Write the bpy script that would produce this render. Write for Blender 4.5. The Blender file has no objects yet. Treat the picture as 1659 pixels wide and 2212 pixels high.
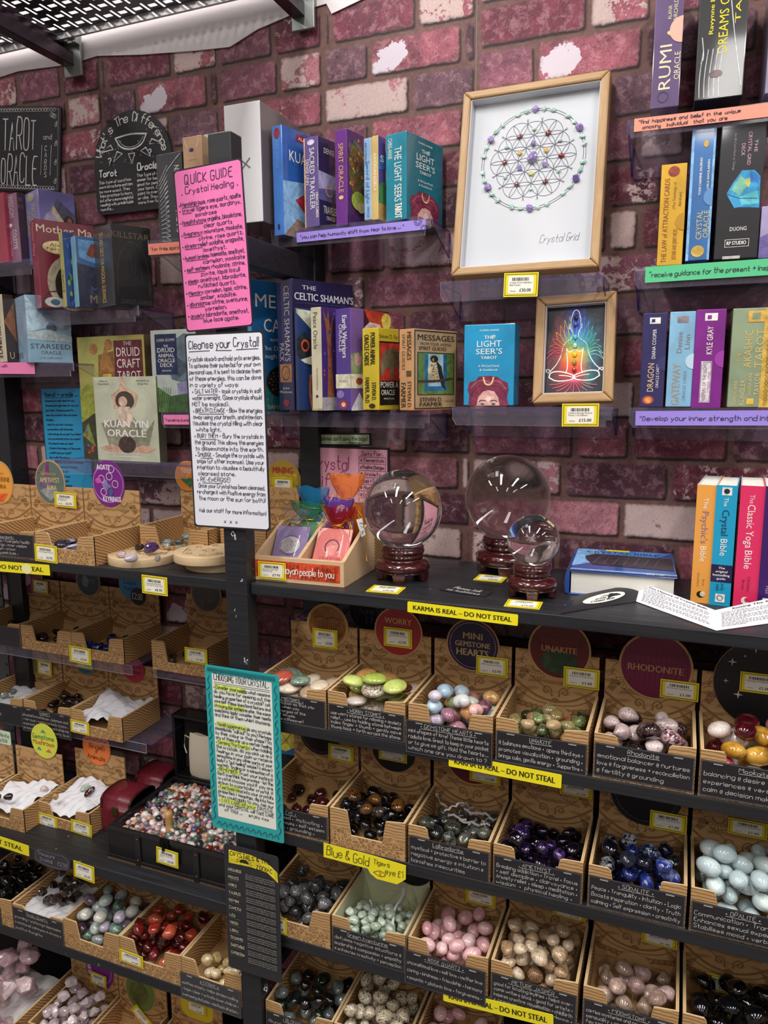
import bpy, math, random
from mathutils import Vector, Matrix
random.seed(7)
SC = bpy.context.scene
COL = SC.collection
PI = math.pi

# ------------------------------------------------------------------ camera
FPX, CX, CY = 1610.0, 829.5, 1106.0
_y, _p, _r = math.radians(21.73), math.radians(9.237), math.radians(-0.282)
_fw = Vector((-math.sin(_y)*math.cos(_p), math.cos(_y)*math.cos(_p), -math.sin(_p)))
_rt = Vector((math.cos(_y), math.sin(_y), 0)); _up = _rt.cross(_fw)
CR = _rt*math.cos(_r) + _up*math.sin(_r)
CU = _up*math.cos(_r) - _rt*math.sin(_r)
EYE = Vector((0, 0, 1.5))
cam = bpy.data.cameras.new('camera'); camo = bpy.data.objects.new('camera', cam); COL.objects.link(camo)
camo.matrix_world = Matrix(((CR.x, CU.x, -_fw.x, EYE.x), (CR.y, CU.y, -_fw.y, EYE.y), (CR.z, CU.z, -_fw.z, EYE.z), (0, 0, 0, 1)))
cam.sensor_fit = 'VERTICAL'; cam.sensor_height = 36; cam.lens = FPX/2212*36; cam.clip_start = .02
SC.camera = camo

def ray(x, y): return CR*((x-CX)/FPX) - CU*((y-CY)/FPX) + _fw
def PY(x, y, Y): d = ray(x, y); return EYE + d*((Y-EYE.y)/d.y)       # pixel -> point on the plane y = Y
def PZ(x, y, Z): d = ray(x, y); return EYE + d*((Z-EYE.z)/d.z)       # ... on the plane z = Z
def PX(x, y, X): d = ray(x, y); return EYE + d*((X-EYE.x)/d.x)
def PROJ(p):
    q = Vector(p)-EYE; d = q.dot(_fw)
    return (CX + FPX*q.dot(CR)/d, CY - FPX*q.dot(CU)/d)

# ------------------------------------------------------------------ light, world, exposure
SC.view_settings.view_transform = 'Standard'; SC.view_settings.look = 'None'
SC.view_settings.gamma = 1; SC.view_settings.use_curve_mapping = False
SC.view_settings.exposure = 0.40
W = bpy.data.worlds.new('shop_ambience'); SC.world = W; W.use_nodes = True
W.node_tree.nodes['Background'].inputs[0].default_value = (.80, .86, 1, 1)
W.node_tree.nodes['Background'].inputs[1].default_value = 0.02
def area(name, loc, sx, sy, e, col=(1, .97, .93)):
    l = bpy.data.lights.new(name, 'AREA'); l.shape = 'RECTANGLE'; l.size = sx; l.size_y = sy; l.energy = e; l.color = col
    o = bpy.data.objects.new(name, l); COL.objects.link(o); o.location = loc
    return o
LAMPS = [(-1.75, .02), (-.55, .02), (.65, .02), (1.9, .02), (-1.2, -1.7), (.3, -1.7), (1.6, -1.7)]
for lx, ly in LAMPS:
    area('fluorescent_tube_light', (lx, ly, 2.86), .16, 1.25, 20 if ly > -1 else 9)
area('fluorescent_tube_light', (-1.35, .72, 2.86), 1.2, .5, 14)

# ------------------------------------------------------------------ materials
def lin(h):
    h = h.lstrip('#'); r = []
    for i in (0, 2, 4):
        c = int(h[i:i+2], 16)/255
        r.append(c/12.92 if c <= .04045 else ((c+.055)/1.055)**2.4)
    return (*r, 1)
_M = {}
class NT:
    def __init__(s, m): s.t = m.node_tree; s.b = s.t.nodes['Principled BSDF']
    def n(s, k, **kw):
        x = s.t.nodes.new('ShaderNode'+k)
        for a, v in kw.items(): setattr(x, a, v)
        return x
    def l(s, a, b): s.t.links.new(a, b)
    def math(s, op, a, b=None, c=None, clamp=False):
        x = s.n('Math', operation=op, use_clamp=clamp)
        for i, v in enumerate((a, b, c)):
            if v is None: continue
            if isinstance(v, (int, float)): x.inputs[i].default_value = v
            else: s.l(v, x.inputs[i])
        return x.outputs[0]
    def mix(s, f, a, b, blend='MIX'):
        x = s.n('Mix', data_type='RGBA', blend_type=blend)
        for i, v in ((0, f), (6, a), (7, b)):
            if isinstance(v, (int, float)): x.inputs[i].default_value = v
            elif isinstance(v, str): x.inputs[i].default_value = lin(v)
            elif isinstance(v, tuple): x.inputs[i].default_value = v
            else: s.l(v, x.inputs[i])
        return x.outputs[2]
    def noise(s, v, sc, det=4, rough=.6, dist=0):
        x = s.n('TexNoise'); x.inputs['Scale'].default_value = sc; x.inputs['Detail'].default_value = det
        x.inputs['Roughness'].default_value = rough; x.inputs['Distortion'].default_value = dist
        if v is not None: s.l(v, x.inputs['Vector'])
        return x.outputs[0]
    def ramp(s, f, stops, interp='LINEAR'):
        x = s.n('ValToRGB'); e = x.color_ramp.elements; x.color_ramp.interpolation = interp
        while len(e) < len(stops): e.new(.5)
        for q, (p, c) in zip(e, stops): q.position = p; q.color = lin(c) if isinstance(c, str) else (tuple(c)+(1,) if isinstance(c, tuple) else (c, c, c, 1))
        s.l(f, x.inputs[0]); return x.outputs[0]
    def step(s, f, a, b): return s.ramp(f, [(a, 0.0), (b, 1.0)])
def mat(key, col='808080', rough=.5, metal=0, coat=0, spec=.5, alpha=None):
    if key in _M: return _M[key]
    m = bpy.data.materials.new(key); m.use_nodes = True; b = m.node_tree.nodes['Principled BSDF']
    b.inputs['Base Color'].default_value = lin(col); b.inputs['Roughness'].default_value = rough
    b.inputs['Metallic'].default_value = metal; b.inputs['Coat Weight'].default_value = coat
    b.inputs['Coat Roughness'].default_value = .06; b.inputs['Specular IOR Level'].default_value = spec
    m.diffuse_color = lin(col); _M[key] = m
    return m
def ink(h, rough=.6): return mat('ink_'+h+('' if rough == .6 else '_%d' % (rough*100)), h, rough)
def paint(h):
    k = 'print_'+h
    if k in _M: return _M[k]
    m = mat(k, h, .4, coat=.25); t = NT(m); tc = t.n('TexCoord'); n = t.noise(tc.outputs['Object'], 45, 5, .68, 1.2); c = lin(h)
    t.l(t.ramp(n, [(.30, tuple(q*.55 for q in c[:3])), (.5, c[:3]), (.68, tuple(min(1, q*1.35+.02) for q in c[:3]))]), t.b.inputs['Base Color'])
    return m
def card(h, rough=.42, coat=.0): return mat('card_%s_%d_%d' % (h, rough*100, coat*10), h, rough, coat=coat)
def wrap(h):
    k = 'shrink_wrapped_'+h
    if k in _M: return _M[k]
    m = mat(k, h, .36, coat=.8); t = NT(m); tc = t.n('TexCoord'); mp = t.n('Mapping'); mp.inputs[3].default_value = (1, 1, .35); t.l(tc.outputs['Object'], mp.inputs[0])
    n = t.noise(mp.outputs[0], 55, 3, .6, 1.5); bp = t.n('Bump'); bp.inputs[0].default_value = .28; bp.inputs[1].default_value = .004; t.l(n, bp.inputs[2]); t.l(bp.outputs[0], t.b.inputs['Coat Normal'])
    g = t.noise(tc.outputs['Object'], 14, 4, .6, .6); c = lin(h); t.l(t.ramp(g, [(.35, tuple(q*.82 for q in c[:3])), (.65, tuple(min(1, q*1.12) for q in c[:3]))]), t.b.inputs['Base Color'])
    return m

def paint_black():
    m = mat('black_painted_wood', '1b1c20', .42)
    if m.get('d'): return m
    m['d'] = 1; t = NT(m); tc = t.n('TexCoord'); mp = t.n('Mapping'); mp.inputs[3].default_value = (2, 40, 60)
    t.l(tc.outputs['Object'], mp.inputs[0])
    g = t.noise(mp.outputs[0], 3, 5)
    base = t.mix(g, '131417', '2b2c31')
    sp = t.step(t.noise(tc.outputs['Object'], 70, 2, .5), .74, .77)
    t.l(t.mix(sp, base, '6d6f74'), t.b.inputs['Base Color'])
    t.l(t.ramp(g, [(.3, .3), (.7, .55)]), t.b.inputs['Roughness'])
    bp = t.n('Bump'); bp.inputs[0].default_value = .15; bp.inputs[1].default_value = .002; t.l(g, bp.inputs[2]); t.l(bp.outputs[0], t.b.inputs['Normal'])
    return m
def kraft(kind):
    m = mat('kraft_board_'+kind, 'b08350', .75)
    if m.get('d'): return m
    m['d'] = 1; t = NT(m); uv = t.n('UVMap').outputs[0]; tc = t.n('TexCoord')
    fib = t.noise(tc.outputs['Object'], 160, 3)
    base = t.mix(fib, 'b58b59', 'c69f6e'); dark = '8b673f' if kind == 'pebble' else '8a6238'
    if kind == 'pebble':
        v = t.n('TexVoronoi', feature='DISTANCE_TO_EDGE'); v.inputs['Scale'].default_value = 165; v.inputs['Randomness'].default_value = .75; t.l(uv, v.inputs[0])
        f = t.n('TexVoronoi', feature='F1'); f.inputs['Scale'].default_value = 165; f.inputs['Randomness'].default_value = .75; t.l(uv, f.inputs[0])
        ring = t.math('MULTIPLY', t.step(v.outputs[0], .07, .1), t.step(f.outputs[0], .2, .24))
        sx = t.n('SeparateXYZ'); t.l(uv, sx.inputs[0])
        w = t.n('TexWave', bands_direction='Y'); w.inputs['Scale'].default_value = 62; w.inputs['Distortion'].default_value = 4; w.inputs['Detail Scale'].default_value = .6; t.l(uv, w.inputs[0])
        pat = t.mix(t.step(sx.outputs[1], .0325, .0330), t.math('MULTIPLY', ring, 1.0), t.step(w.outputs[1], .72, .80))
        t.l(t.mix(pat, base, dark), t.b.inputs['Base Color'])
    elif kind == 'wave':
        w = t.n('TexWave', wave_type='RINGS', rings_direction='Z'); w.inputs['Scale'].default_value = 62; w.inputs['Distortion'].default_value = 6.5
        w.inputs['Detail'].default_value = 1.5; w.inputs['Detail Scale'].default_value = .45
        mp = t.n('Mapping'); mp.inputs[1].default_value = (.05, .13, 0); t.l(uv, mp.inputs[0]); t.l(mp.outputs[0], w.inputs[0])
        t.l(t.mix(t.step(w.outputs[1], .50, .66), base, dark), t.b.inputs['Base Color'])
    elif kind == 'scroll':
        w = t.n('TexWave', wave_type='RINGS'); w.inputs['Scale'].default_value = 18; w.inputs['Distortion'].default_value = 9; w.inputs['Detail'].default_value = 2; w.inputs['Detail Scale'].default_value = .7
        mp = t.n('Mapping'); mp.inputs[1].default_value = (-.065, -.05, 0); t.l(uv, mp.inputs[0]); ab = t.n('VectorMath', operation='ABSOLUTE'); t.l(mp.outputs[0], ab.inputs[0]); t.l(ab.outputs[0], w.inputs[0])
        k = t.math('MULTIPLY', t.step(w.outputs[1], .66, .74), t.step(t.noise(ab.outputs[0], 30, 2), .42, .50))
        t.l(t.mix(t.math('MULTIPLY', k, .62), base, dark), t.b.inputs['Base Color'])
    else:
        t.l(base, t.b.inputs['Base Color'])
    return m
def stone(key, stops, sc=55, det=4, rough=.12, dist=.6, spk=None, rnd=.35, trans=0, sss=0, coat=.6):
    if 'stone_'+key in _M: return _M['stone_'+key]
    m = mat('stone_'+key, stops[0][1], rough, coat=coat); t = NT(m)
    oi = t.n('ObjectInfo'); tc = t.n('TexCoord')
    off = t.n('VectorMath', operation='MULTIPLY_ADD'); off.inputs[1].default_value = (1, 1, 1)
    cb = t.n('CombineXYZ'); r9 = t.math('MULTIPLY', oi.outputs['Random'], 9.0)
    for i in range(3): t.l(r9, cb.inputs[i])
    t.l(tc.outputs['Object'], off.inputs[0]); t.l(cb.outputs[0], off.inputs[2])
    f = t.noise(off.outputs[0], sc/26, det, .62, dist)
    f = t.math('ADD', f, t.math('MULTIPLY', t.math('SUBTRACT', oi.outputs['Random'], .5), rnd))
    c = t.ramp(f, stops)
    if spk:
        col, s2, a, b = spk
        c = t.mix(t.step(t.noise(off.outputs[0], s2/20, 3, .6, .4), a, b), c, col)
    t.l(c, t.b.inputs['Base Color'])
    if sss: t.b.inputs['Subsurface Weight'].default_value = sss; t.b.inputs['Subsurface Radius'].default_value = (.01, .008, .008); t.b.inputs['Subsurface Scale'].default_value = .6
    if trans: t.b.inputs['Transmission Weight'].default_value = trans
    return m
def glass(key, ior=1.46, col='ffffff', rough=0):
    m = mat(key, col, rough); b = m.node_tree.nodes['Principled BSDF']
    b.inputs['Transmission Weight'].default_value = 1; b.inputs['IOR'].default_value = ior
    return m
def clear(key, col, op=.10, gl=.12, tint=1.0):
    """thin clear plastic: mostly see-through, a little tint, a sheen"""
    if key in _M: return _M[key]
    m = mat(key, col, .1); t = NT(m); tr = t.n('BsdfTransparent'); c_ = lin(col); tr.inputs[0].default_value = tuple(1-tint*(1-q) for q in c_[:3])+(1,)
    df = t.n('BsdfDiffuse'); df.inputs[0].default_value = lin(col); gs = t.n('BsdfGlossy'); gs.inputs['Roughness'].default_value = .08
    a = t.n('MixShader'); a.inputs[0].default_value = op; t.l(tr.outputs[0], a.inputs[1]); t.l(df.outputs[0], a.inputs[2])
    fr = t.n('Fresnel'); fr.inputs[0].default_value = 1.45
    ge = t.n('NewGeometry'); b = t.n('MixShader'); t.l(t.math('MULTIPLY', t.math('MULTIPLY', fr.outputs[0], gl*8, clamp=True), t.math('SUBTRACT', 1.0, ge.outputs['Backfacing'])), b.inputs[0]); t.l(a.outputs[0], b.inputs[1]); t.l(gs.outputs[0], b.inputs[2])
    t.l(b.outputs[0], t.t.nodes['Material Output'].inputs[0])
    return m
def wood(key, a, b, scale=(3, 60, 60), rough=.5):
    if key in _M: return _M[key]
    m = mat(key, a, rough); t = NT(m); tc = t.n('TexCoord'); mp = t.n('Mapping'); mp.inputs[3].default_value = scale
    t.l(tc.outputs['Object'], mp.inputs[0]); g = t.noise(mp.outputs[0], 6, 5, .65, .3)
    t.l(t.ramp(g, [(.3, a), (.7, b)]), t.b.inputs['Base Color'])
    return m

# ------------------------------------------------------------------ mesh building
WM = {}
class MB:
    def __init__(s): s.v = []; s.f = []; s.m = []; s.uv = {}; s.sm = set()
    def vert(s, p): s.v.append(tuple(p)); return len(s.v)-1
    def face(s, pts, m=0, uv=None, smooth=False):
        i0 = len(s.v); s.v += [tuple(p) for p in pts]; s.f.append(tuple(range(i0, i0+len(pts)))); s.m.append(m)
        if uv: s.uv[len(s.f)-1] = uv
        if smooth: s.sm.add(len(s.f)-1)
    def fidx(s, idx, m=0, smooth=False):
        s.f.append(tuple(idx)); s.m.append(m)
        if smooth: s.sm.add(len(s.f)-1)
    def box(s, x0, x1, y0, y1, z0, z1, m=0, M=None, mats=None, uvs=False):
        """mats: dict of -x +x -y +y -z +z"""
        p = [(x0, y0, z0), (x1, y0, z0), (x1, y1, z0), (x0, y1, z0), (x0, y0, z1), (x1, y0, z1), (x1, y1, z1), (x0, y1, z1)]
        if M: p = [tuple(M @ Vector(q)) for q in p]
        i = len(s.v); s.v += p
        for k, q in (('-z', (0, 3, 2, 1)), ('+z', (4, 5, 6, 7)), ('-y', (0, 1, 5, 4)), ('+x', (1, 2, 6, 5)), ('+y', (2, 3, 7, 6)), ('-x', (3, 0, 4, 7))):
            s.f.append(tuple(i+a for a in q)); s.m.append((mats or {}).get(k, m))
            if uvs:
                w = {'z': x1-x0, 'y': x1-x0, 'x': y1-y0}[k[1]]; h = y1-y0 if k[1] == 'z' else z1-z0
                s.uv[len(s.f)-1] = [(0, 0), (w, 0), (w, h), (0, h)]
    def prism(s, pts, F, d, m=0, side=None, smooth=False):
        """pts: outline in (u,v); F(u,v,depth) -> xyz; front at depth 0, back at depth d"""
        n = len(pts); a = len(s.v)
        s.v += [tuple(F(u, v, 0)) for u, v in pts] + [tuple(F(u, v, d)) for u, v in pts]
        s.f.append(tuple(range(a, a+n))); s.m.append(m); s.uv[len(s.f)-1] = list(pts)
        s.f.append(tuple(range(a+2*n-1, a+n-1, -1))); s.m.append(m)
        for i in range(n):
            j = (i+1) % n; s.f.append((a+i, a+n+i, a+n+j, a+j)); s.m.append(m if side is None else side)
            if smooth: s.sm.add(len(s.f)-1)
    def grid(s, rows, m=0, smooth=True, closed=False):
        nr, nc = len(rows), len(rows[0]); i = len(s.v)
        for r in rows: s.v += [tuple(p) for p in r]
        for a in range(nr-1):
            for b in range(nc if closed else nc-1):
                c = (b+1) % nc; s.fidx((i+a*nc+b, i+a*nc+c, i+(a+1)*nc+c, i+(a+1)*nc+b), m, smooth)
    def lathe(s, prof, c=(0, 0, 0), n=32, m=0, M=None):
        rows = []
        for r, z in prof:
            row = [Vector((c[0]+r*math.cos(2*PI*k/n), c[1]+r*math.sin(2*PI*k/n), c[2]+z)) for k in range(n)]
            rows.append([M @ p for p in row] if M else row)
        s.grid(rows, m, True, True)
    def tube(s, pts, r, n=8, m=0, caps=True):
        pts = [Vector(p) for p in pts]; rows = []
        for i, p in enumerate(pts):
            d = (pts[min(i+1, len(pts)-1)]-pts[max(i-1, 0)]).normalized()
            a = d.cross(Vector((0, 0, 1)) if abs(d.z) < .9 else Vector((1, 0, 0))).normalized(); b = d.cross(a)
            rr = r[i] if isinstance(r, (list, tuple)) else r
            rows.append([p + a*rr*math.cos(2*PI*k/n) + b*rr*math.sin(2*PI*k/n) for k in range(n)])
        i0 = len(s.v); s.grid(rows, m, True, True)
        if caps: s.fidx(range(i0, i0+n), m); s.fidx(range(len(s.v)-1, len(s.v)-1-n, -1), m)
    def ell(s, c, r, n=12, m=0, M=None):
        rows = []
        for a in range(n+1):
            t = -PI/2 + PI*a/n
            row = [Vector((r[0]*math.cos(t)*math.cos(2*PI*k/(2*n)), r[1]*math.cos(t)*math.sin(2*PI*k/(2*n)), r[2]*math.sin(t))) for k in range(2*n)]
            rows.append([(M @ p if M else p)+Vector(c) for p in row])
        s.grid(rows, m, True, True)
    def build(s, name, mats, parent=None, inv=None, bevel=0, weld=False):
        me = bpy.data.meshes.new(name); V = s.v
        if inv is not None: V = [tuple(inv @ Vector(p)) for p in V]
        me.from_pydata(V, [], s.f)
        for q in (mats if isinstance(mats, (list, tuple)) else [mats]): me.materials.append(q)
        me.polygons.foreach_set('material_index', s.m)
        if s.sm: me.polygons.foreach_set('use_smooth', [i in s.sm for i in range(len(s.f))])
        if s.uv:
            ul = me.uv_layers.new(name='UVMap')
            for fi, uv in s.uv.items():
                p = me.polygons[fi]
                for k, li in enumerate(p.loop_indices): ul.data[li].uv = uv[k]
        me.update()
        o = bpy.data.objects.new(name, me); COL.objects.link(o)
        if parent: o.parent = parent
        if bevel:
            b = o.modifiers.new('bevel', 'BEVEL'); b.width = bevel; b.segments = 2; b.limit_method = 'ANGLE'
        return o
def tag(o, label, cat, group=None):
    o['label'] = label; o['category'] = cat
    if group: o['group'] = group
    return o
def T(name, label, cat, loc=(0, 0, 0), rz=0, M=None, group=None):
    o = bpy.data.objects.new(name, None); COL.objects.link(o); o.empty_display_size = .02
    if M is None: M = Matrix.Translation(Vector(loc)) @ Matrix.Rotation(rz, 4, 'Z')
    o.matrix_world = M; WM[o] = M.inverted()
    return tag(o, label, cat, group)
def struct(name, mb, mats, **k):
    o = mb.build(name, mats, **k); o['kind'] = 'structure'; return o
def axes(O, X, Z):
    X = Vector(X).normalized(); Z = Vector(Z); Y = Z.cross(X).normalized(); Z = X.cross(Y)
    return Matrix(((X.x, Y.x, Z.x, O[0]), (X.y, Y.y, Z.y, O[1]), (X.z, Y.z, Z.z, O[2]), (0, 0, 0, 1)))

# ------------------------------------------------------------------ lettering
_G = '''a:453616050312324345 4642|b:0902 0516364543321203|c:453616050312324 3|d:453616050312324345 4942|e:04444536160503123243|f:39291812 0636|g:453616050312324345 4641301001|h:0902 0516364542|i:0602 0807|j:26211000 2827|k:0902 360432|l:0902|m:0602 051626353 2 3546566562|n:0602 0516364542|o:160503123243453616|p:0600 0516364543321203|q:453616050312324345 4640|r:0602 04152636|s:45361605143443321203|t:19132232 0636|u:0603123243 4642|v:062246|w:0612355266|x:0642 4602|y:0623 4610|z:06460242|A:022942 1535|B:02093948473606 3645433202|C:4839190803123243|D:020929474422 02|E:49090242 0636|F:490902 0636|G:483919080312324345 4525|H:0902 4942 0646|I:0902|J:4943321203|K:0902 490542|L:090242|M:0209356962|N:02094249|O:19080312324348391 9|P:02093948463505|Q:190803123243483919 2451|R:02093948463505 2542|S:483919080716354443321203|T:0949 2922|U:090312324349|V:092249|W:0912365269|X:0942 4902|Y:092549 2522|Z:09490242|0:190803123243483919|1:072922|2:08193948460242|3:08193948473616 364543321203|4:32390444|5:490906364543321203|6:3918040312324345361605|7:094912|8:190807163647483919 1605031232434536|9:46361607081939484422|.:0213|,:1201|::0605 0302|;:0605 1201|!:0904 0302|?:08193948462524 2322|':0907|":0907 2927|-:0535|+:0545 2723|&:42071829380503122244|£:4839291812 0636 0242|/:0249|(:29070422|):09272402|@:34251424353627170605031232|*:1504132415|~:06172635'''
GL = {}
for g in _G.split('|'):
    k = g[0]; sts = []
    body = g[2:]
    # blanks separate strokes; a stroke always has an even number of digits
    cur = ''
    for tok in body.split(' '):
        cur += tok
        if len(cur) % 2 == 0:
            sts.append([(int(cur[i]), int(cur[i+1])-2) for i in range(0, len(cur), 2)]); cur = ''
    GL[k] = (sts, max(p[0] for q in sts for p in q))
def chaikin(p):
    if len(p) < 3: return p
    o = [p[0]]
    for a, b in zip(p, p[1:]):
        o += [(a[0]*.75+b[0]*.25, a[1]*.75+b[1]*.25), (a[0]*.25+b[0]*.75, a[1]*.25+b[1]*.75)]
    return o + [p[-1]]
_RB = [0]
def ribbon(mb, pts, F, w, m=0):
    """a stroke: one mitred strip, each stroke a hair above the last so that crossings never coincide"""
    if len(pts) < 2: return
    q = [pts[0]]
    for p in pts[1:]:
        if math.hypot(p[0]-q[-1][0], p[1]-q[-1][1]) > 1e-6: q.append(p)
    if len(q) < 2: return
    h = w/2; n = len(q); closed = n > 3 and math.hypot(q[0][0]-q[-1][0], q[0][1]-q[-1][1]) < 1e-6
    o = Vector(F(0, 0)); N = (Vector(F(1, 0))-o).cross(Vector(F(0, 1))-o).normalized(); _RB[0] += 1; N = N*(.000004*(_RB[0] % 7)+.000004)
    D = []
    for (ax, ay), (bx, by) in zip(q, q[1:]):
        L = math.hypot(bx-ax, by-ay); D.append(((bx-ax)/L, (by-ay)/L))
    i0 = len(mb.v)
    for i, (x, y) in enumerate(q):
        d0 = D[i-1] if i else (D[-1] if closed else D[0]); d1 = D[i] if i < n-1 else (D[0] if closed else D[-1])
        nx, ny = -(d0[1]+d1[1]), d0[0]+d1[0]; L = math.hypot(nx, ny)
        if L < .35: nx, ny, k = -d0[1], d0[0], 1
        else: nx, ny = nx/L, ny/L; k = min(1.5, 2/L)
        if not closed and i == 0: x -= d1[0]*h*.5; y -= d1[1]*h*.5
        if not closed and i == n-1: x += d0[0]*h*.5; y += d0[1]*h*.5
        mb.v.append(tuple(Vector(F(x+nx*h*k, y+ny*h*k))+N)); mb.v.append(tuple(Vector(F(x-nx*h*k, y-ny*h*k))+N))
    for i in range(n-1): mb.fidx((i0+2*i+1, i0+2*i+3, i0+2*i+2, i0+2*i), m)
def hwid(s, h): return sum((2.6 if c == ' ' else GL.get(c, GL['o'])[1]+1.7) for c in s)*h/7
def hand(mb, s, F, x, y, h, fit=None, lw=None, m=0, jit=1, slant=.06, align='l'):
    """hand lettering; h = height of a capital"""
    k = h/7; w = hwid(s, h); sx = 1
    if fit and (w > fit): sx = fit/w
    if align == 'c': x -= w*sx/2
    rnd = random.Random(sum(map(ord, s))*31+len(s)); lw = (lw or h*.13)*.8
    for c in s:
        if c == ' ': x += 2.6*k*sx; continue
        sts, wd = GL.get(c, GL['o']); dy = rnd.uniform(-.5, .5)*k*jit; sc = 1+rnd.uniform(-.1, .1)*jit
        for st in sts:
            q = chaikin(st) if len(st) > 3 else st
            ribbon(mb, [(x+(a+b*slant)*k*sx*sc, y+dy+b*k*sc) for a, b in q], F, lw, m)
        x += (wd+1.7)*k*sx
    return x
def lines(mb, ls, F, x, y, h, dy, fit, lw=None, m=0, jit=1, slope=0):
    for i, s in enumerate(ls):
        c = s.startswith('^'); s2 = s.lstrip('^_'); ul = s.startswith('_') or s.startswith('^_')
        w = min(hwid(s2, h), fit); x0 = x+(fit-w)/2 if c else x
        hand(mb, s2, F, x0, y-i*dy, h, fit, lw, m, jit)
        if ul: ribbon(mb, [(x0, y-i*dy-h*.28), (x0+w, y-i*dy-h*.22)], F, (lw or h*.13)*.8, m)
_TX = {}
def textmesh(s, bold=0, sp=1):
    k = (s, bold, sp)
    if k not in _TX:
        c = bpy.data.curves.new('t', 'FONT'); c.body = s; c.size = 1; c.offset = bold; c.resolution_u = 2; c.space_character = sp
        o = bpy.data.objects.new('t', c); me = bpy.data.meshes.new_from_object(o)
        V = [(v.co.x, v.co.y) for v in me.vertices]; Fs = [tuple(p.vertices) for p in me.polygons]
        bpy.data.objects.remove(o); bpy.data.curves.remove(c); bpy.data.meshes.remove(me)
        x0 = min(v[0] for v in V); x1 = max(v[0] for v in V)
        _TX[k] = ([(a-x0, b) for a, b in V], Fs, x1-x0)
    return _TX[k]
def prt(mb, s, F, x, y, h, w=None, bold=0, m=0, align='l', sp=1):
    """printed lettering; h = height of a capital, w = fitted width"""
    V, Fs, tw = textmesh(s, 0, sp); k = h/.70; kx = k if w is None else w/max(tw, 1e-4)
    if w is None: w = tw*kx
    if align == 'c': x -= w/2
    if align == 'r': x -= w
    o = Vector(F(0, 0)); N = (Vector(F(1, 0))-o).cross(Vector(F(0, 1))-o).normalized()
    for j, dx in enumerate((0, -1, 1) if bold else (0,)):
        i = len(mb.v); e = N*(.000006*j); dx *= min(.035, .02+bold)*h
        mb.v += [tuple(Vector(F(x+a*kx+dx, y+b*k))+e) for a, b in V]
        for f in Fs: mb.f.append(tuple(i+q for q in f)); mb.m.append(m)
def disc(mb, F, cx, cy, rx, ry=None, m=0, n=28, a0=0, a1=2*PI):
    ry = ry or rx; mb.face([F(cx+rx*math.cos(a0+(a1-a0)*k/n), cy+ry*math.sin(a0+(a1-a0)*k/n)) for k in range(n + (a1-a0 < 6.2))], m)
def ring(mb, F, cx, cy, r, w, m=0, n=32, ry=None):
    ry = ry or r
    ribbon(mb, [(cx+r*math.cos(2*PI*k/n), cy+ry*math.sin(2*PI*k/n)) for k in range(n+1)], F, w, m)
def rect(mb, F, x0, x1, y0, y1, m=0): mb.face([F(x0, y0), F(x1, y0), F(x1, y1), F(x0, y1)], m)
def rrect(x0, x1, y0, y1, r, n=4):
    p = []
    for cx, cy, a in ((x1-r, y0+r, -PI/2), (x1-r, y1-r, 0), (x0+r, y1-r, PI/2), (x0+r, y0+r, PI)):
        p += [(cx+r*math.cos(a+PI/2*k/n), cy+r*math.sin(a+PI/2*k/n)) for k in range(n+1)]
    return p
def flat(d=-.0006): return lambda u, v: (u, d, v)
def shade(mb, F, x0, x1, y0, y1, pts, m=0): mb.face([F(x0+(x1-x0)*a, y0+(y1-y0)*b) for a, b in pts], m)
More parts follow.
